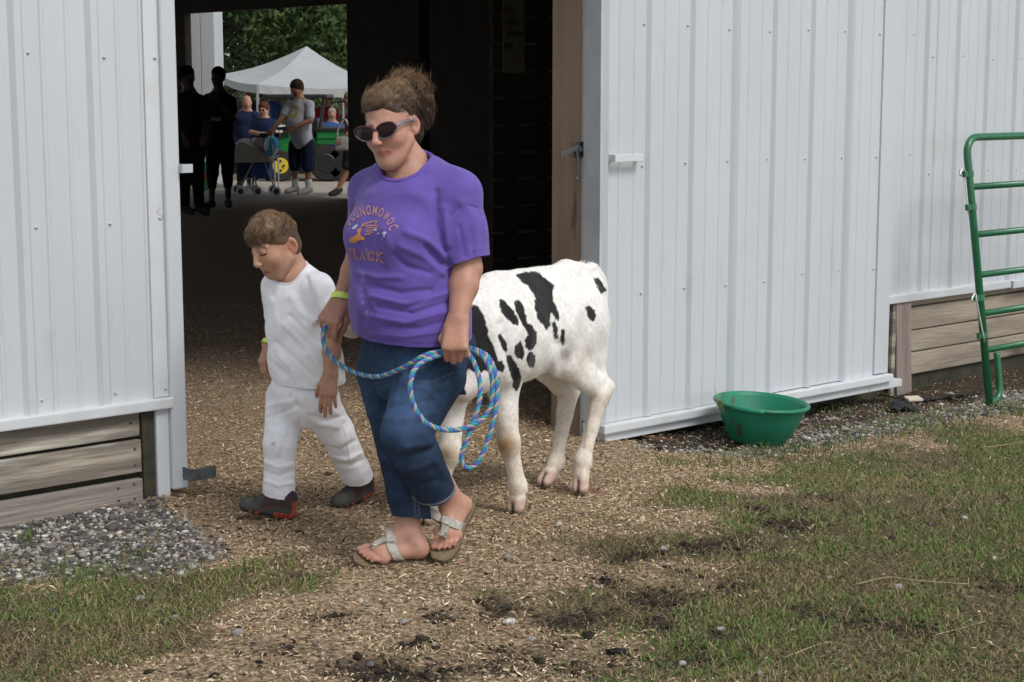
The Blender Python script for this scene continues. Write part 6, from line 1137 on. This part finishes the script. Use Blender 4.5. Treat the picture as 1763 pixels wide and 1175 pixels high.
    for s in 'lr':
        if s + 'kn' in g:
            a_, t_ = g[s + 'an'], g[s + 'to']
            def b_shoe(fd): fd.cap(a_ - nm((0, 0, .035)) - unit(t_ - a_) * .03, t_, .046 * sc, .04 * sc, .02); fd.cap(a_ - nm((0, 0, .03)), t_ + nm((0, 0, .005)), .05 * sc, .036 * sc, .02)
            garment('shoe', b_shoe, shoe)
            if sock is not None: garment('sock', lambda fd: fd.cap(a_ + (g[s + 'kn'] - a_) * .32, a_ - nm((0, 0, .02)), .050 * sc, .047 * sc, .01), sock)
    if not bald or True:
        def b_hair(fd):
            Lh = lambda a, b, z: hc + sc * (a * HRf[0] + b * HRf[1] + z * HRf[2])
            if bald: fd.ell(Lh(0, -.035, .005), nm((.083, .075, .045)) * sc, HRf, .01); fd.ell(Lh(0, .06, .0), nm((.1, .075, .1)) * sc, HRf, .01, True); return
            fd.ell(Lh(0, -.018, .045), nm((.086, .108, .092)) * sc, HRf, .02); fd.ell(Lh(0, -.05, .0), nm((.08, .06, .08)) * sc, HRf, .02); fd.ell(Lh(0, .10, -.02), nm((.085, .07, .075)) * sc, HRf, .01, True); fd.ell(Lh(0, .05, -.075), nm((.1, .075, .08)) * sc, HRf, .01, True)
        garment('hair', b_hair, hair)
    return root, g
def sun_print(V, C): x, y = proj(V); d = np.hypot((x - 504) / 9., (y - 192) / 11.5); C[(np.abs(d - .78) < .22) & (V[:, 1] < 26.3)] = (.55, .40, .05); C[(d > 1.05) & (d < 1.4) & (np.sin(np.arctan2(y - 192, x - 504) * 14) > 0) & (V[:, 1] < 26.3)] *= .8
figure('man in grey sun-print T-shirt and navy shorts pushing the stroller', 26.3, rad(50), dict(head=(511, 153), neck=(516, 172), hip=(521, 243), rsh=(499, 182, .12), rel=(486, 204, .0), rwr=(471, 221, -.25), lsh=(533, 182, -.12), lel=(534, 208, -.22), lwr=(505, 220, -.35), rhp=(509, 250, .07), rkn=(508, 285, .05), ran=(508, 322, .05), rto=(494, 330, -.05), lhp=(532, 250, -.06), lkn=(531, 287, -.06), lan=(531, 324, -.05), lto=(516, 333, -.15)), (.48, .48, .53), (.018, .028, .055), (.035, .025, .018), (.36, .17, .10), sleeve=.72, leg=.98, h=.0095, sc=1.04, shoe=(.42, .40, .38), sock=(.7, .7, .7), pitch=.45, belly=.10, dark=sun_print)
figure('bald older man in navy jacket standing behind the seated woman', 28.3, rad(-15), dict(head=(425, 178), neck=(424, 191), hip=(423, 250), rsh=(408, 200, .02), rel=(404, 222), rwr=(408, 243, -.08), lsh=(440, 200, -.02), lel=(443, 222), lwr=(440, 243, -.08), rhp=(415, 255), rkn=(414, 285), ran=(414, 312), rto=(412, 318, -.15), lhp=(432, 255), lkn=(432, 285), lan=(432, 312), lto=(432, 318, -.15)), (.022, .028, .07), (.04, .04, .045), (.25, .23, .21), (.52, .29, .21), sleeve=1.95, leg=1.95, bald=True)
rs, gs = figure('red-haired woman in navy blouse and sunglasses seated behind the stroller', 27.6, rad(12), dict(head=(454, 190), neck=(455, 205), hip=(452, 252), rsh=(439, 213, .02), rel=(433, 228, -.05), rwr=(448, 231, -.25), lsh=(470, 213), lel=(475, 228, -.05), lwr=(468, 233, -.25), rhp=(445, 256), rkn=(442, 262, -.42), ran=(442, 300, -.42), rto=(440, 308, -.58), lhp=(460, 256), lkn=(461, 262, -.42), lan=(461, 300, -.42), lto=(461, 308, -.58)), (.016, .03, .075), (.45, .42, .50), (.13, .05, .025), (.56, .33, .25), sleeve=.6, leg=1.8)
hcs, HRs = gs['head'], rotm(rad(12), .1)
for s in (-1, 1): obj('sunglasses_lens', *join([disc(hcs + HRs[0] * s * .033 + HRs[1] * .106 + HRs[2] * .01, HRs[1], .019, .008, 10)]), M['lens'], rs)
ch = thing('folding_chair', P(452, 300, 27.75), 'dark folding chair under the seated woman', 'chair'); cs = P(452, 258, 27.65); 
obj('seat', *bevel(bar(cs + nm((-.24, -.25, -.12)), (.48, 0, 0), (0, .46, 0), (0, 0, .03)), .008), M['black'], ch); obj('backrest', *bevel(bar(cs + nm((-.24, .22, -.08)), (.48, 0, 0), (0, .03, .0), (0, .06, .42)), .008), M['black'], ch)
for dx in (-.22, .22):
    for dy in (-.22, .2): obj('leg', *tube([cs + nm((dx, dy, -.12)), nm((cs[0] + dx, cs[1] + dy, 0))], .012, 6), M['chrome'], ch)
rw, gw = figure('blonde woman in magenta top walking out past the door edge', 26.0, rad(75), dict(head=(602, 172), neck=(607, 190), hip=(610, 258), rsh=(604, 200, .15), rel=(600, 222, .1), rwr=(590, 240, -.05), lsh=(612, 200, -.17), lel=(606, 225, -.25), lwr=(592, 238, -.35), rhp=(608, 262, .08), rkn=(618, 292, .1), ran=(630, 325, .1), rto=(618, 334, .05), lhp=(607, 262, -.08), lkn=(597, 294, -.1), lan=(583, 325, -.1), lto=(570, 335, -.14)), (.36, .06, .17), (.05, .045, .045), (.42, .30, .15), (.46, .22, .12), sleeve=.9, leg=.7, skirt=True)
# handbag
hb = thing('handbag', P(589, 262, 25.55), 'silver white handbag hanging from the blonde woman\'s arm', 'handbag'); bm_ = [P(x, y, 25.6) for x, y in ((578, 236), (600, 236), (604, 260), (574, 260))]
M['bag'] = pm('silver white leather', (.52, .50, .46), (.30, .28, .25), scale=14, rough=.35); bb = nm(bm_ + [p + nm((0, .13, 0)) for p in bm_]); obj('pouch', *bevel((bb, [(0, 1, 2, 3), (7, 6, 5, 4), (0, 4, 5, 1), (1, 5, 6, 2), (2, 6, 7, 3), (3, 7, 4, 0)]), .03, 3), M['bag'], hb, smooth=True)
for dy in (.02, .11): obj('handle', *tube(smooth_path([P(580, 238, 25.6) + nm((0, dy, 0)), P(582, 222, 25.6) + nm((0, dy, 0)), P(593, 206, 25.62) + nm((0, dy, 0)), P(600, 222, 25.6) + nm((0, dy, 0)), P(599, 238, 25.6) + nm((0, dy, 0))], 6), .012, 6), M['bag'], hb, smooth=True)
# two people by the far doorway, skin and clothes darkened to paint their silhouettes
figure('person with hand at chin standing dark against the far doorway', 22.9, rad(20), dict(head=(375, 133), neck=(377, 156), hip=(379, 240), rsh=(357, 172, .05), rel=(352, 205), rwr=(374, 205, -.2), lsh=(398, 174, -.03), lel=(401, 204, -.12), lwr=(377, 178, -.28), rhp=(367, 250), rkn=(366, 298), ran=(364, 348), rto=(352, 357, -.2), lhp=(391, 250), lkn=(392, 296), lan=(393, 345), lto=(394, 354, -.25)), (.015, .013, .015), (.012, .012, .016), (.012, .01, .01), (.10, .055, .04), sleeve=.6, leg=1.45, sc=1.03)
figure('heavier person in dark clothes darkened to a silhouette at the left edge of the doorway', 22.2, rad(-60), dict(head=(322, 132), neck=(326, 157), hip=(326, 245), rsh=(312, 172, -.1), rel=(310, 205), rwr=(318, 235, -.2), lsh=(346, 174, .08), lel=(356, 205), lwr=(352, 232, -.15), rhp=(317, 255, -.05), rkn=(318, 308), ran=(318, 355), rto=(330, 366, -.1), lhp=(338, 255, .05), lkn=(340, 308), lan=(343, 355), lto=(356, 364, -.1)), (.016, .016, .024), (.012, .012, .016), (.012, .01, .01), (.10, .055, .04), sleeve=.9, leg=1.9, sc=1.08)
# white door leaf, moved out to catch sky light, and green box
wx = thing('white_door_leaf', P(350, 318, 29.5), 'tall white metal door leaf moved out from the far doorway', 'door leaf')
for (xa, xb) in ((331, 348), (348.8, 372)): pa, pb_ = P(xa, 200, 29.5), P(xb, 200, 29.5); obj('metal_panel', *bevel(bar((pa[0], 29.5, .0), (pb_[0] - pa[0], 0, 0), (0, .9, 0), (0, 0, 3.6)), .006), M['white_metal'], wx)
gbx = P(352, 333, 27.2); gb = thing('green_bin', (gbx[0], 27.2, 0), 'green bin with red lettering beside the white door leaf', 'bin'); M['bin'] = pm('sea green painted board', (.06, .42, .22), (.05, .36, .18), scale=4, rough=.6); M['red_letter'] = pm('red lettering', (.42, .03, .02), rough=.7)
xa, xb = P(338, 300, 27.2)[0], P(362, 300, 27.2)[0]; zt = P(350, 280, 27.2)[2]; obj('box', *bevel(bar((xa, 27.2, .0), (xb - xa, 0, 0), (0, .25, 0), (0, 0, zt * .72)), .008), M['bin'], gb); obj('lid', *bevel((nm([(xa, 27.198, zt * .74), (xb - .015, 27.198, zt * .74), (xb - .015, 27.45, zt * .74), (xa, 27.45, zt * .74), (xa + .02, 27.22, zt), (xb - .08, 27.22, zt), (xb - .08, 27.43, zt), (xa + .02, 27.43, zt)]), BOXF), .006), M['bin'], gb)
for ch_, x0, x1, y0, y1 in (('T', 343.5, 350, 313, 299), ('E', 351, 357.5, 313, 299), ('P', 345, 349, 326, 319), ('S', 352, 355.5, 326, 319)):
    v, f_ = glyph(ch_, .02); w0, w1 = v[:, 0].min(), v[:, 0].max(); pa = P(x0, y0, 27.19); pb_ = P(x1, y1, 27.19); V = np.stack([pa[0] + (v[:, 0] - w0) / (w1 - w0) * (pb_[0] - pa[0]), np.full(len(v), 27.19), pa[2] + v[:, 1] / .7 * (pb_[2] - pa[2])], 1); obj('letter', V, f_, M['red_letter'], gb)
# ---- stroller
YS = 26.15; S = lambda x, y, d=0.: P(x, y, YS + d); M['canopy'] = pm('taupe canopy cloth', (.44, .41, .36), (.37, .34, .30), scale=12, rough=.9); M['blue_cloth'] = pm('blue bag cloth', (.03, .07, .27), (.025, .05, .20), scale=10, rough=.8); M['navy'] = pm('dark navy cloth', (.02, .025, .06), rough=.9)
st = thing('stroller', S(445, 333), 'folding stroller with taupe canopy and blue basket in the far yard', 'stroller')
cv = []; rows = [((404, 268), (404, 262)), ]
arc = smooth_path([S(402, 276), S(405, 256), S(413, 243), S(424, 242), S(440, 250), S(458, 262), S(474, 275)], 4); V = np.vstack([arc + nm((0, -.22, -.03)), arc + nm((0, -.1, .02)), arc + nm((0, .12, .02)), arc + nm((0, .24, -.03))]); n_ = len(arc); obj('canopy', V, [(j * n_ + i, j * n_ + i + 1, (j + 1) * n_ + i + 1, (j + 1) * n_ + i) for j in range(3) for i in range(n_ - 1)] + [tuple(range(0, n_)), tuple(range(4 * n_ - 1, 3 * n_ - 1, -1))], M['canopy'], st, smooth=False)
bxv = lambda x0, x1, y0, y1, d0, d1: bar(nm((S(x0, y1)[0], YS + d0, S(x0, y1)[2])), (S(x1, y1)[0] - S(x0, y1)[0], 0, 0), (0, d1 - d0, 0), (0, 0, S(x0, y0)[2] - S(x0, y1)[2]))
obj('basket', *bevel(bxv(434, 467, 277, 307, -.16, .2), .02, 2), M['blue_cloth'], st); obj('seat', *bevel(bxv(412, 434, 277, 306, -.14, .18), .03, 2), M['navy'], st); obj('tray', *bevel(bxv(449, 483, 229, 237, -.15, .15), .015, 2), M['black'], st)
for d in (-.2, .22):
    for pth in (((441, 272), (428, 295), (414, 325)), ((452, 268), (462, 298), (474, 325)), ((438, 305), (443, 325)), ((500, 223), (482, 240), (462, 262), (441, 272)), ((424, 307), (430, 322), (436, 326))): obj('frame_tube', *tube([S(x, y, d) for x, y in pth], .013, 6), M['chrome'], st)
obj('handle', *tube(smooth_path([S(500, 223, .22), S(497, 220, .15), S(486, 221, 0), S(480, 222, -.15), S(500, 223, -.2)], 4), .02, 8), M['black'], st, smooth=True)
for (x, y, d) in ((414.5, 325, -.22), (444, 325, -.2), (476, 326, -.22), (408, 326, .24), (440, 325, .22), (470, 325, .24)):
    c_ = S(x, y, d); c_[2] = .072; wh = obj('wheel', *lathe([(.045, -.02), (.070, -.02), (.072, 0), (.070, .02), (.045, .02)], c_, 18, (0, 1, 0)), M['far_white'], st, smooth=True); obj('hub', *join([disc(c_, (0, 1, 0), .05, .03, 14)]), M['black'], wh)
bl0 = S(468, 251, -.22); bag = thing('balloon_bag', bl0 - nm((0, 0, .2)), 'blue and white striped balloon hanging on the stroller handle', 'balloon'); M['balloon'] = pm('striped balloon film', (.04, .35, .62), (.62, .74, .80), scale=9, lo=.48, hi=.53, stretch=(2.5, .3, .6), rough=.2)
obj('balloon', *lathe([(.001, -.155), (.05, -.14), (.095, -.09), (.122, -.01), (.120, .06), (.09, .115), (.045, .14), (.012, .15), (.012, .19)], bl0, 20, (.12, 0, 1)), M['balloon'], bag, smooth=True)
bd = thing('bundle', S(448, 246), 'pale pink and white cloth bundle piled on the stroller', 'bundle'); M['pink'] = pm('pink and white cloth', (.55, .34, .36), (.62, .60, .66), scale=7, lo=.46, hi=.54, rough=.9)
fdx = Field(S(432, 262, -.3) - .05, S(468, 232, .3) + .05, .014); fdx.ell(S(446, 245), (.15, .14, .07)); fdx.ell(S(438, 251), (.10, .12, .06), None, .05); fdx.ell(S(458, 252), (.10, .12, .06), None, .05); V, Q = fdx.surface(1); obj('cloth', V + vnormals(V, Q) * (n3(V, .07, 4) * .02)[:, None], Q, M['pink'], bd, smooth=True)
# ---- green utility vehicle
YV = 30.0; Vv = lambda x, y, d=0.: P(x, y, YV + d); uv = thing('utility_vehicle', nm((Vv(535, 280)[0], YV + .6, 0)), 'green utility vehicle with black roll cage and yellow wheel rims', 'vehicle')
def vb(x0, x1, y0, y1, d0, d1, bv=.02): a_, b_ = Vv(x0, y1), Vv(x1, y0); return bevel(bar((a_[0], YV + d0, a_[2]), (b_[0] - a_[0], 0, 0), (0, d1 - d0, 0), (0, 0, b_[2] - a_[2])), bv)
obj('cargo_box', *vb(545, 612, 226, 249, 0, 1.3), M['deere'], uv); obj('box_rim', *vb(543, 614, 221, 226, -.03, 1.33, .01), M['black'], uv); obj('box_stripe', *vb(546, 611, 236, 238.5, -.02, 0., .005), M['deere'], uv); obj('body', *vb(478, 548, 238, 268, .05, 1.25), M['deere'], uv); obj('hood', *vb(468, 500, 222, 240, .1, 1.2, .05), M['deere'], uv); obj('chassis', *vb(482, 605, 262, 280, .15, 1.15), M['black'], uv); obj('seat', *vb(508, 545, 205, 240, .2, 1.1, .05), M['black'], uv); obj('roof', *vb(452, 562, 163, 170, .05, 1.25, .02), M['black'], uv)
for x in (458, 558):
    for d in (.1, 1.2): obj('cage_post', *tube([Vv(x, 168, d), Vv(x + (10 if x < 500 else -8), 230, d)], .03, 8), M['black'], uv)
obj('steering_wheel', *tube([Vv(490, 214, .45) + nm((.04 * math.cos(t), .16 * math.cos(t), .15 * math.sin(t))) for t in np.linspace(0, 6.283, 18, False)], .014, 6, closed=True), M['yellow'], uv); obj('hood_panel', *vb(476, 500, 216, 229, -.02, .1, .01), M['far_white'], uv)
for (x, d) in ((484, -.02), (562, -.02), (592, -.02), (484, 1.1), (592, 1.1)):
    R0 = .27 if x < 500 else .31; c_ = Vv(x, 280, d); c_[2] = R0; ty = obj('wheel', *lathe([(R0 * .5, 0), (R0 * .92, .0), (R0, .05), (R0, .2), (R0 * .92, .25), (R0 * .5, .25)], c_, 28, (-.35 if x < 500 else 0, 1, 0)), M['tyre'], uv, smooth=False); obj('rim', *join([disc(c_ + nm((-.02 if x < 500 else 0, .02, 0)), (-.35 if x < 500 else 0, 1, 0), R0 * .55, .06, 20)]), M['yellow'] if x < 500 else M['black'], ty)
    if x < 500:
        for k_ in range(5): an = k_ * 1.2566; obj('rim_hole', *join([disc(c_ + nm((-.035 + math.cos(an) * .085 * .95, -.012, math.sin(an) * .085)), (-.35, 1, 0), .022, .02, 8)]), M['tyre'], ty)
# ---- marquee tent
M['tent'] = pm('white tent canvas', (.40, .41, .41), (.36, .37, .37), scale=.8, rough=.7); tent = thing('marquee_tent', nm((P(528, 160, 38)[0], 38, -.5)), 'white marquee tent with peaked roof beyond the vehicle', 'tent')
ap = P(528, 80, 38.5); fl_, fr_, bl2, br_ = P(443, 146, 34), P(668, 150, 35.2), P(376, 129, 42.5), P(590, 132, 44)
rim = [fl_, fr_, br_, bl2]; drop = nm((0, 0, -.17))
for i in range(4):
    a_, b_ = rim[i], rim[(i + 1) % 4]; n_ = 8; V = []
    for j in range(n_ + 1):
        t = j / n_; e = a_ * (1 - t) + b_ * t
        for k_ in range(6): s_ = k_ / 5; V.append(e * (1 - s_) + ap * s_ + nm((0, 0, -.10 * math.sin(math.pi * s_) - .06 * math.sin(math.pi * t) * (1 - s_))))
    obj('roof_panel', nm(V), [(j * 6 + k_, (j + 1) * 6 + k_, (j + 1) * 6 + k_ + 1, j * 6 + k_ + 1) for j in range(n_) for k_ in range(5)], M['tent'], tent)
    V = []; 
    for j in range(17): t = j / 16; e = a_ * (1 - t) + b_ * t + nm((0, 0, -.06 * math.sin(math.pi * t))); w_ = nm(((j % 2) * .02, (j % 2) * .02, 0)); V += [e, e + drop + w_]
    obj('valance', nm(V), [(2 * j, 2 * j + 2, 2 * j + 3, 2 * j + 1) for j in range(16)], M['tent'], tent)
for p_ in rim: obj('pole', *tube([p_, nm((p_[0], p_[1], float(gz(p_[0], p_[1]))))], .03, 8), M['chrome'], tent)
M['table'] = pm('dark table cloth', (.05, .05, .055), rough=.9)
for i, (x0, x1, Yt, lb) in enumerate(((500, 600, 39.5, 'dark draped table deep under the tent at right'), (395, 470, 40.5, 'dark draped table deep under the tent at left'))): a_, b_ = P(x0, 200, Yt), P(x1, 200, Yt); obj('draped_table', *bevel(bar((a_[0], Yt, float(gz(0, Yt))), (b_[0] - a_[0], 0, 0), (0, .8, 0), (0, 0, .85)), .03), M['table'], base=(a_[0], Yt, -.5), label=lb, cat='table')
for i, (lb, Yp, x, y, sh_, pa_, hr_, hgt) in enumerate((('person in red jacket standing under the tent', 36., 563, 172, (.32, .02, .03), (.03, .03, .035), (.02, .015, .012), 1.), ('grey-haired man in blue shirt sitting low under the tent', 34.6, 572, 197, (.03, .09, .23), (.05, .05, .06), (.28, .25, .22), .62), ('person with dark hair standing at the tent\'s left corner', 37.5, 425, 161, (.05, .05, .06), (.04, .04, .05), (.02, .02, .02), 1.), ('person in blue top standing behind the tent pole', 37.2, 465, 162, (.05, .11, .33), (.03, .03, .05), (.03, .025, .02), 1.))):
    m_ = F / Yp; w_ = .2 * m_; T_ = .55 * m_; lz = lambda dz: y + dz * m_
    if hgt == 1.: J = dict(head=(x, y), neck=(x, lz(.15)), hip=(x, lz(.72)), rsh=(x - w_ * .85, lz(.24)), rel=(x - w_ * 1.1, lz(.5)), rwr=(x - w_ * .8, lz(.68), -.12), lsh=(x + w_ * .85, lz(.24)), lel=(x + w_ * 1.1, lz(.5)), lwr=(x + w_ * .8, lz(.68), -.12), rhp=(x - w_ * .45, lz(.78)), rkn=(x - w_ * .45, lz(1.15)), ran=(x - w_ * .45, lz(1.5)), rto=(x - w_ * .5, lz(1.56), -.15), lhp=(x + w_ * .45, lz(.78)), lkn=(x + w_ * .45, lz(1.15)), lan=(x + w_ * .45, lz(1.5)), lto=(x + w_ * .5, lz(1.56), -.15))
    else: J = dict(head=(x, y), neck=(x, lz(.15)), hip=(x, lz(.66)), rsh=(x - w_ * .9, lz(.25)), rel=(x - w_ * 1.2, lz(.48), -.1), rwr=(x - w_ * .4, lz(.52), -.35), lsh=(x + w_ * .9, lz(.25)), lel=(x + w_ * 1.2, lz(.48), -.1), lwr=(x + w_ * .4, lz(.52), -.35), rhp=(x - w_ * .45, lz(.7)), rkn=(x - w_ * .5, lz(.7), -.42), ran=(x - w_ * .5, lz(1.08), -.45), rto=(x - w_ * .5, lz(1.13), -.6), lhp=(x + w_ * .45, lz(.7)), lkn=(x + w_ * .5, lz(.7), -.42), lan=(x + w_ * .5, lz(1.08), -.45), lto=(x + w_ * .5, lz(1.13), -.6))
    figure(lb, Yp, rad((20, -10, 5, 30)[i]), J, sh_, pa_, hr_, (.40, .22, .16), sleeve=1.5 if i == 0 else .6, leg=1.9, h=.016)
fc = P(572, 235, 34.75); chb = thing('folding_chair', nm((fc[0], 34.75, float(gz(fc[0], 34.75)))), 'dark folding chair under the man in blue', 'chair')
for nme, q_ in (('seat', bar(fc + nm((-.23, -.2, -.06)), (.46, 0, 0), (0, .42, 0), (0, 0, .03))), ('backrest', bar(fc + nm((-.23, .22, -.05)), (.46, 0, 0), (0, .03, 0), (0, .05, .4)))): obj(nme, *bevel(q_, .008), M['black'], chb)
for dx in (-.2, .2):
    for dy in (-.18, .2): obj('leg', *tube([fc + nm((dx, dy, -.06)), nm((fc[0] + dx, fc[1] + dy, float(gz(fc[0], fc[1]))))], .012, 6), M['chrome'], chb)
# ---- trees
M['bark'] = pm('bark', (.06, .048, .036), (.035, .028, .022), scale=5, rough=.95, bump=.5, bscale=12); M['leaves'] = pm('leaves', (1, 1, 1), attr=True, rough=.65, spec=.25)
def tree(name, base, hgt, rad_, label, c1, c2, seed, nleaf=24000, low=.18, lsz=.10):
    r = np.random.default_rng(seed); base = nm(base); t = thing(name, base, label, 'tree', 'trees behind the tent'); top = base + nm((r.normal(0, .3), r.normal(0, .3), hgt * .75)); tr = [tube(smooth_path([base, base + nm((.1, 0, hgt * .2)), base + nm((-.1, .1, hgt * .5)), top], 4), np.linspace(hgt * .028, hgt * .008, 13), 10)]; cl = []
    for i in range(26):
        s_ = r.uniform(low, .95); p0 = base + (top - base) * s_; an = r.uniform(0, 6.283); rr = rad_ * (1 - .45 * abs(s_ - .45)) * r.uniform(.65, 1.); e = p0 + nm((math.cos(an) * rr, math.sin(an) * rr, hgt * r.uniform(.02, .2))); mid = (p0 + e) / 2 + nm((0, 0, hgt * .04)); tr.append(tube(smooth_path([p0, mid, e], 3), np.linspace(hgt * .010, hgt * .002, 7), 6)); cl += [(e, rad_ * .34), (mid, rad_ * .30), ((e + mid) / 2 + nm((0, 0, rad_ * .1)), rad_ * .33)]
        for _ in range(2): q = e + r.normal(0, rad_ * .2, 3); tr.append(tube([mid, q], [hgt * .004, hgt * .001], 5)); cl.append((q, rad_ * .26))
    obj('trunk', *join(tr), M['bark'], t, smooth=True); ci = r.integers(0, len(cl), nleaf); cen = nm([c[0] for c in cl])[ci]; cr = nm([c[1] for c in cl])[ci]; d = r.normal(0, 1, (nleaf, 3)); d /= np.linalg.norm(d, axis=1, keepdims=True); pos = cen + d * (cr * r.random(nleaf) ** .45)[:, None] * nm((1, 1, .7))
    a_ = r.normal(0, 1, (nleaf, 3)); a_ /= np.linalg.norm(a_, axis=1, keepdims=True); b_ = np.cross(a_, r.normal(0, 1, (nleaf, 3))); b_ /= np.linalg.norm(b_, axis=1, keepdims=True); sz = r.uniform(.5, 1.2, (nleaf, 1)) * lsz; V = np.stack([pos - a_ * sz, pos + b_ * sz * .5, pos + a_ * sz, pos - b_ * sz * .5], 1).reshape(-1, 3); tn = r.random((len(cl), 1))[ci] * .6 + r.random((nleaf, 1)) * .4; cc = (nm(c1) * (1 - tn) + nm(c2) * tn) * 1.7; cc[r.random(nleaf) < .01] = (.25, .16, .03)
    obj('crown', V, np.arange(nleaf * 4).reshape(-1, 4), M['leaves'], t, col=np.repeat(cc, 4, 0))
def tb_(x, Y): p = P(x, 150, Y); return (p[0], Y, float(gz(p[0], Y)))
tree('broadleaf_tree', tb_(470, 52), 11., 4.6, 'large dark green tree directly behind the tent peak', (.018, .035, .010), (.04, .065, .018), 1, 30000, .10, .12)
tree('broadleaf_tree', tb_(385, 60), 7.5, 3.2, 'lower dark tree at the left edge of the far doorway', (.02, .035, .012), (.045, .06, .02), 2, 12000, .08, .12)
tree('broadleaf_tree', tb_(610, 66), 13., 5.4, 'paler grey green tree at the right behind the tent', (.05, .075, .035), (.10, .13, .06), 3, 26000, .06, .16)
tree('broadleaf_tree', tb_(540, 82), 15., 7., 'tall pale tree farthest back between the other trees', (.045, .07, .035), (.09, .12, .05), 4, 20000, .05, .2)
# ---- poster on the stall boards
pn = 3.19; pu0, pz1 = WL(866, 60, pn); pu1, pz0 = WL(903, 126, pn); po = thing('poster', B((pu0 + pu1) / 2, pn, pz0), 'tall yellowed notice pinned to the dark stall boards', 'notice'); M['poster'] = pm('yellowed card', (.16, .14, .08), (.13, .11, .065), scale=6, rough=.8); M['ink_dark'] = pm('dark print', (.05, .04, .03), rough=.8)
obj('card', *bbox_(pu0, pu1, pn, pn + .006, pz0, pz0 + 1.05), M['poster'], po); rr_ = random.Random(4)
for i, (a_, b_) in enumerate(((.15, .5), (.1, .8), (.35, .6), (.05, .85), (.05, .85), (.1, .8), (.1, .5), (.15, .65), (.15, .8), (.05, .45))):
    z_ = pz0 + .98 - i * .085 - (.05 if i > 2 else 0); w_ = pu1 - pu0; u_ = pu0 + a_ * w_
    while u_ < pu0 + b_ * w_: l_ = rr_.uniform(.012, .03); obj('print_mark', *bbox_(u_, u_ + l_, pn - .003, pn - .001, z_, z_ + .04), M['ink_dark'], po); u_ += l_ + .008
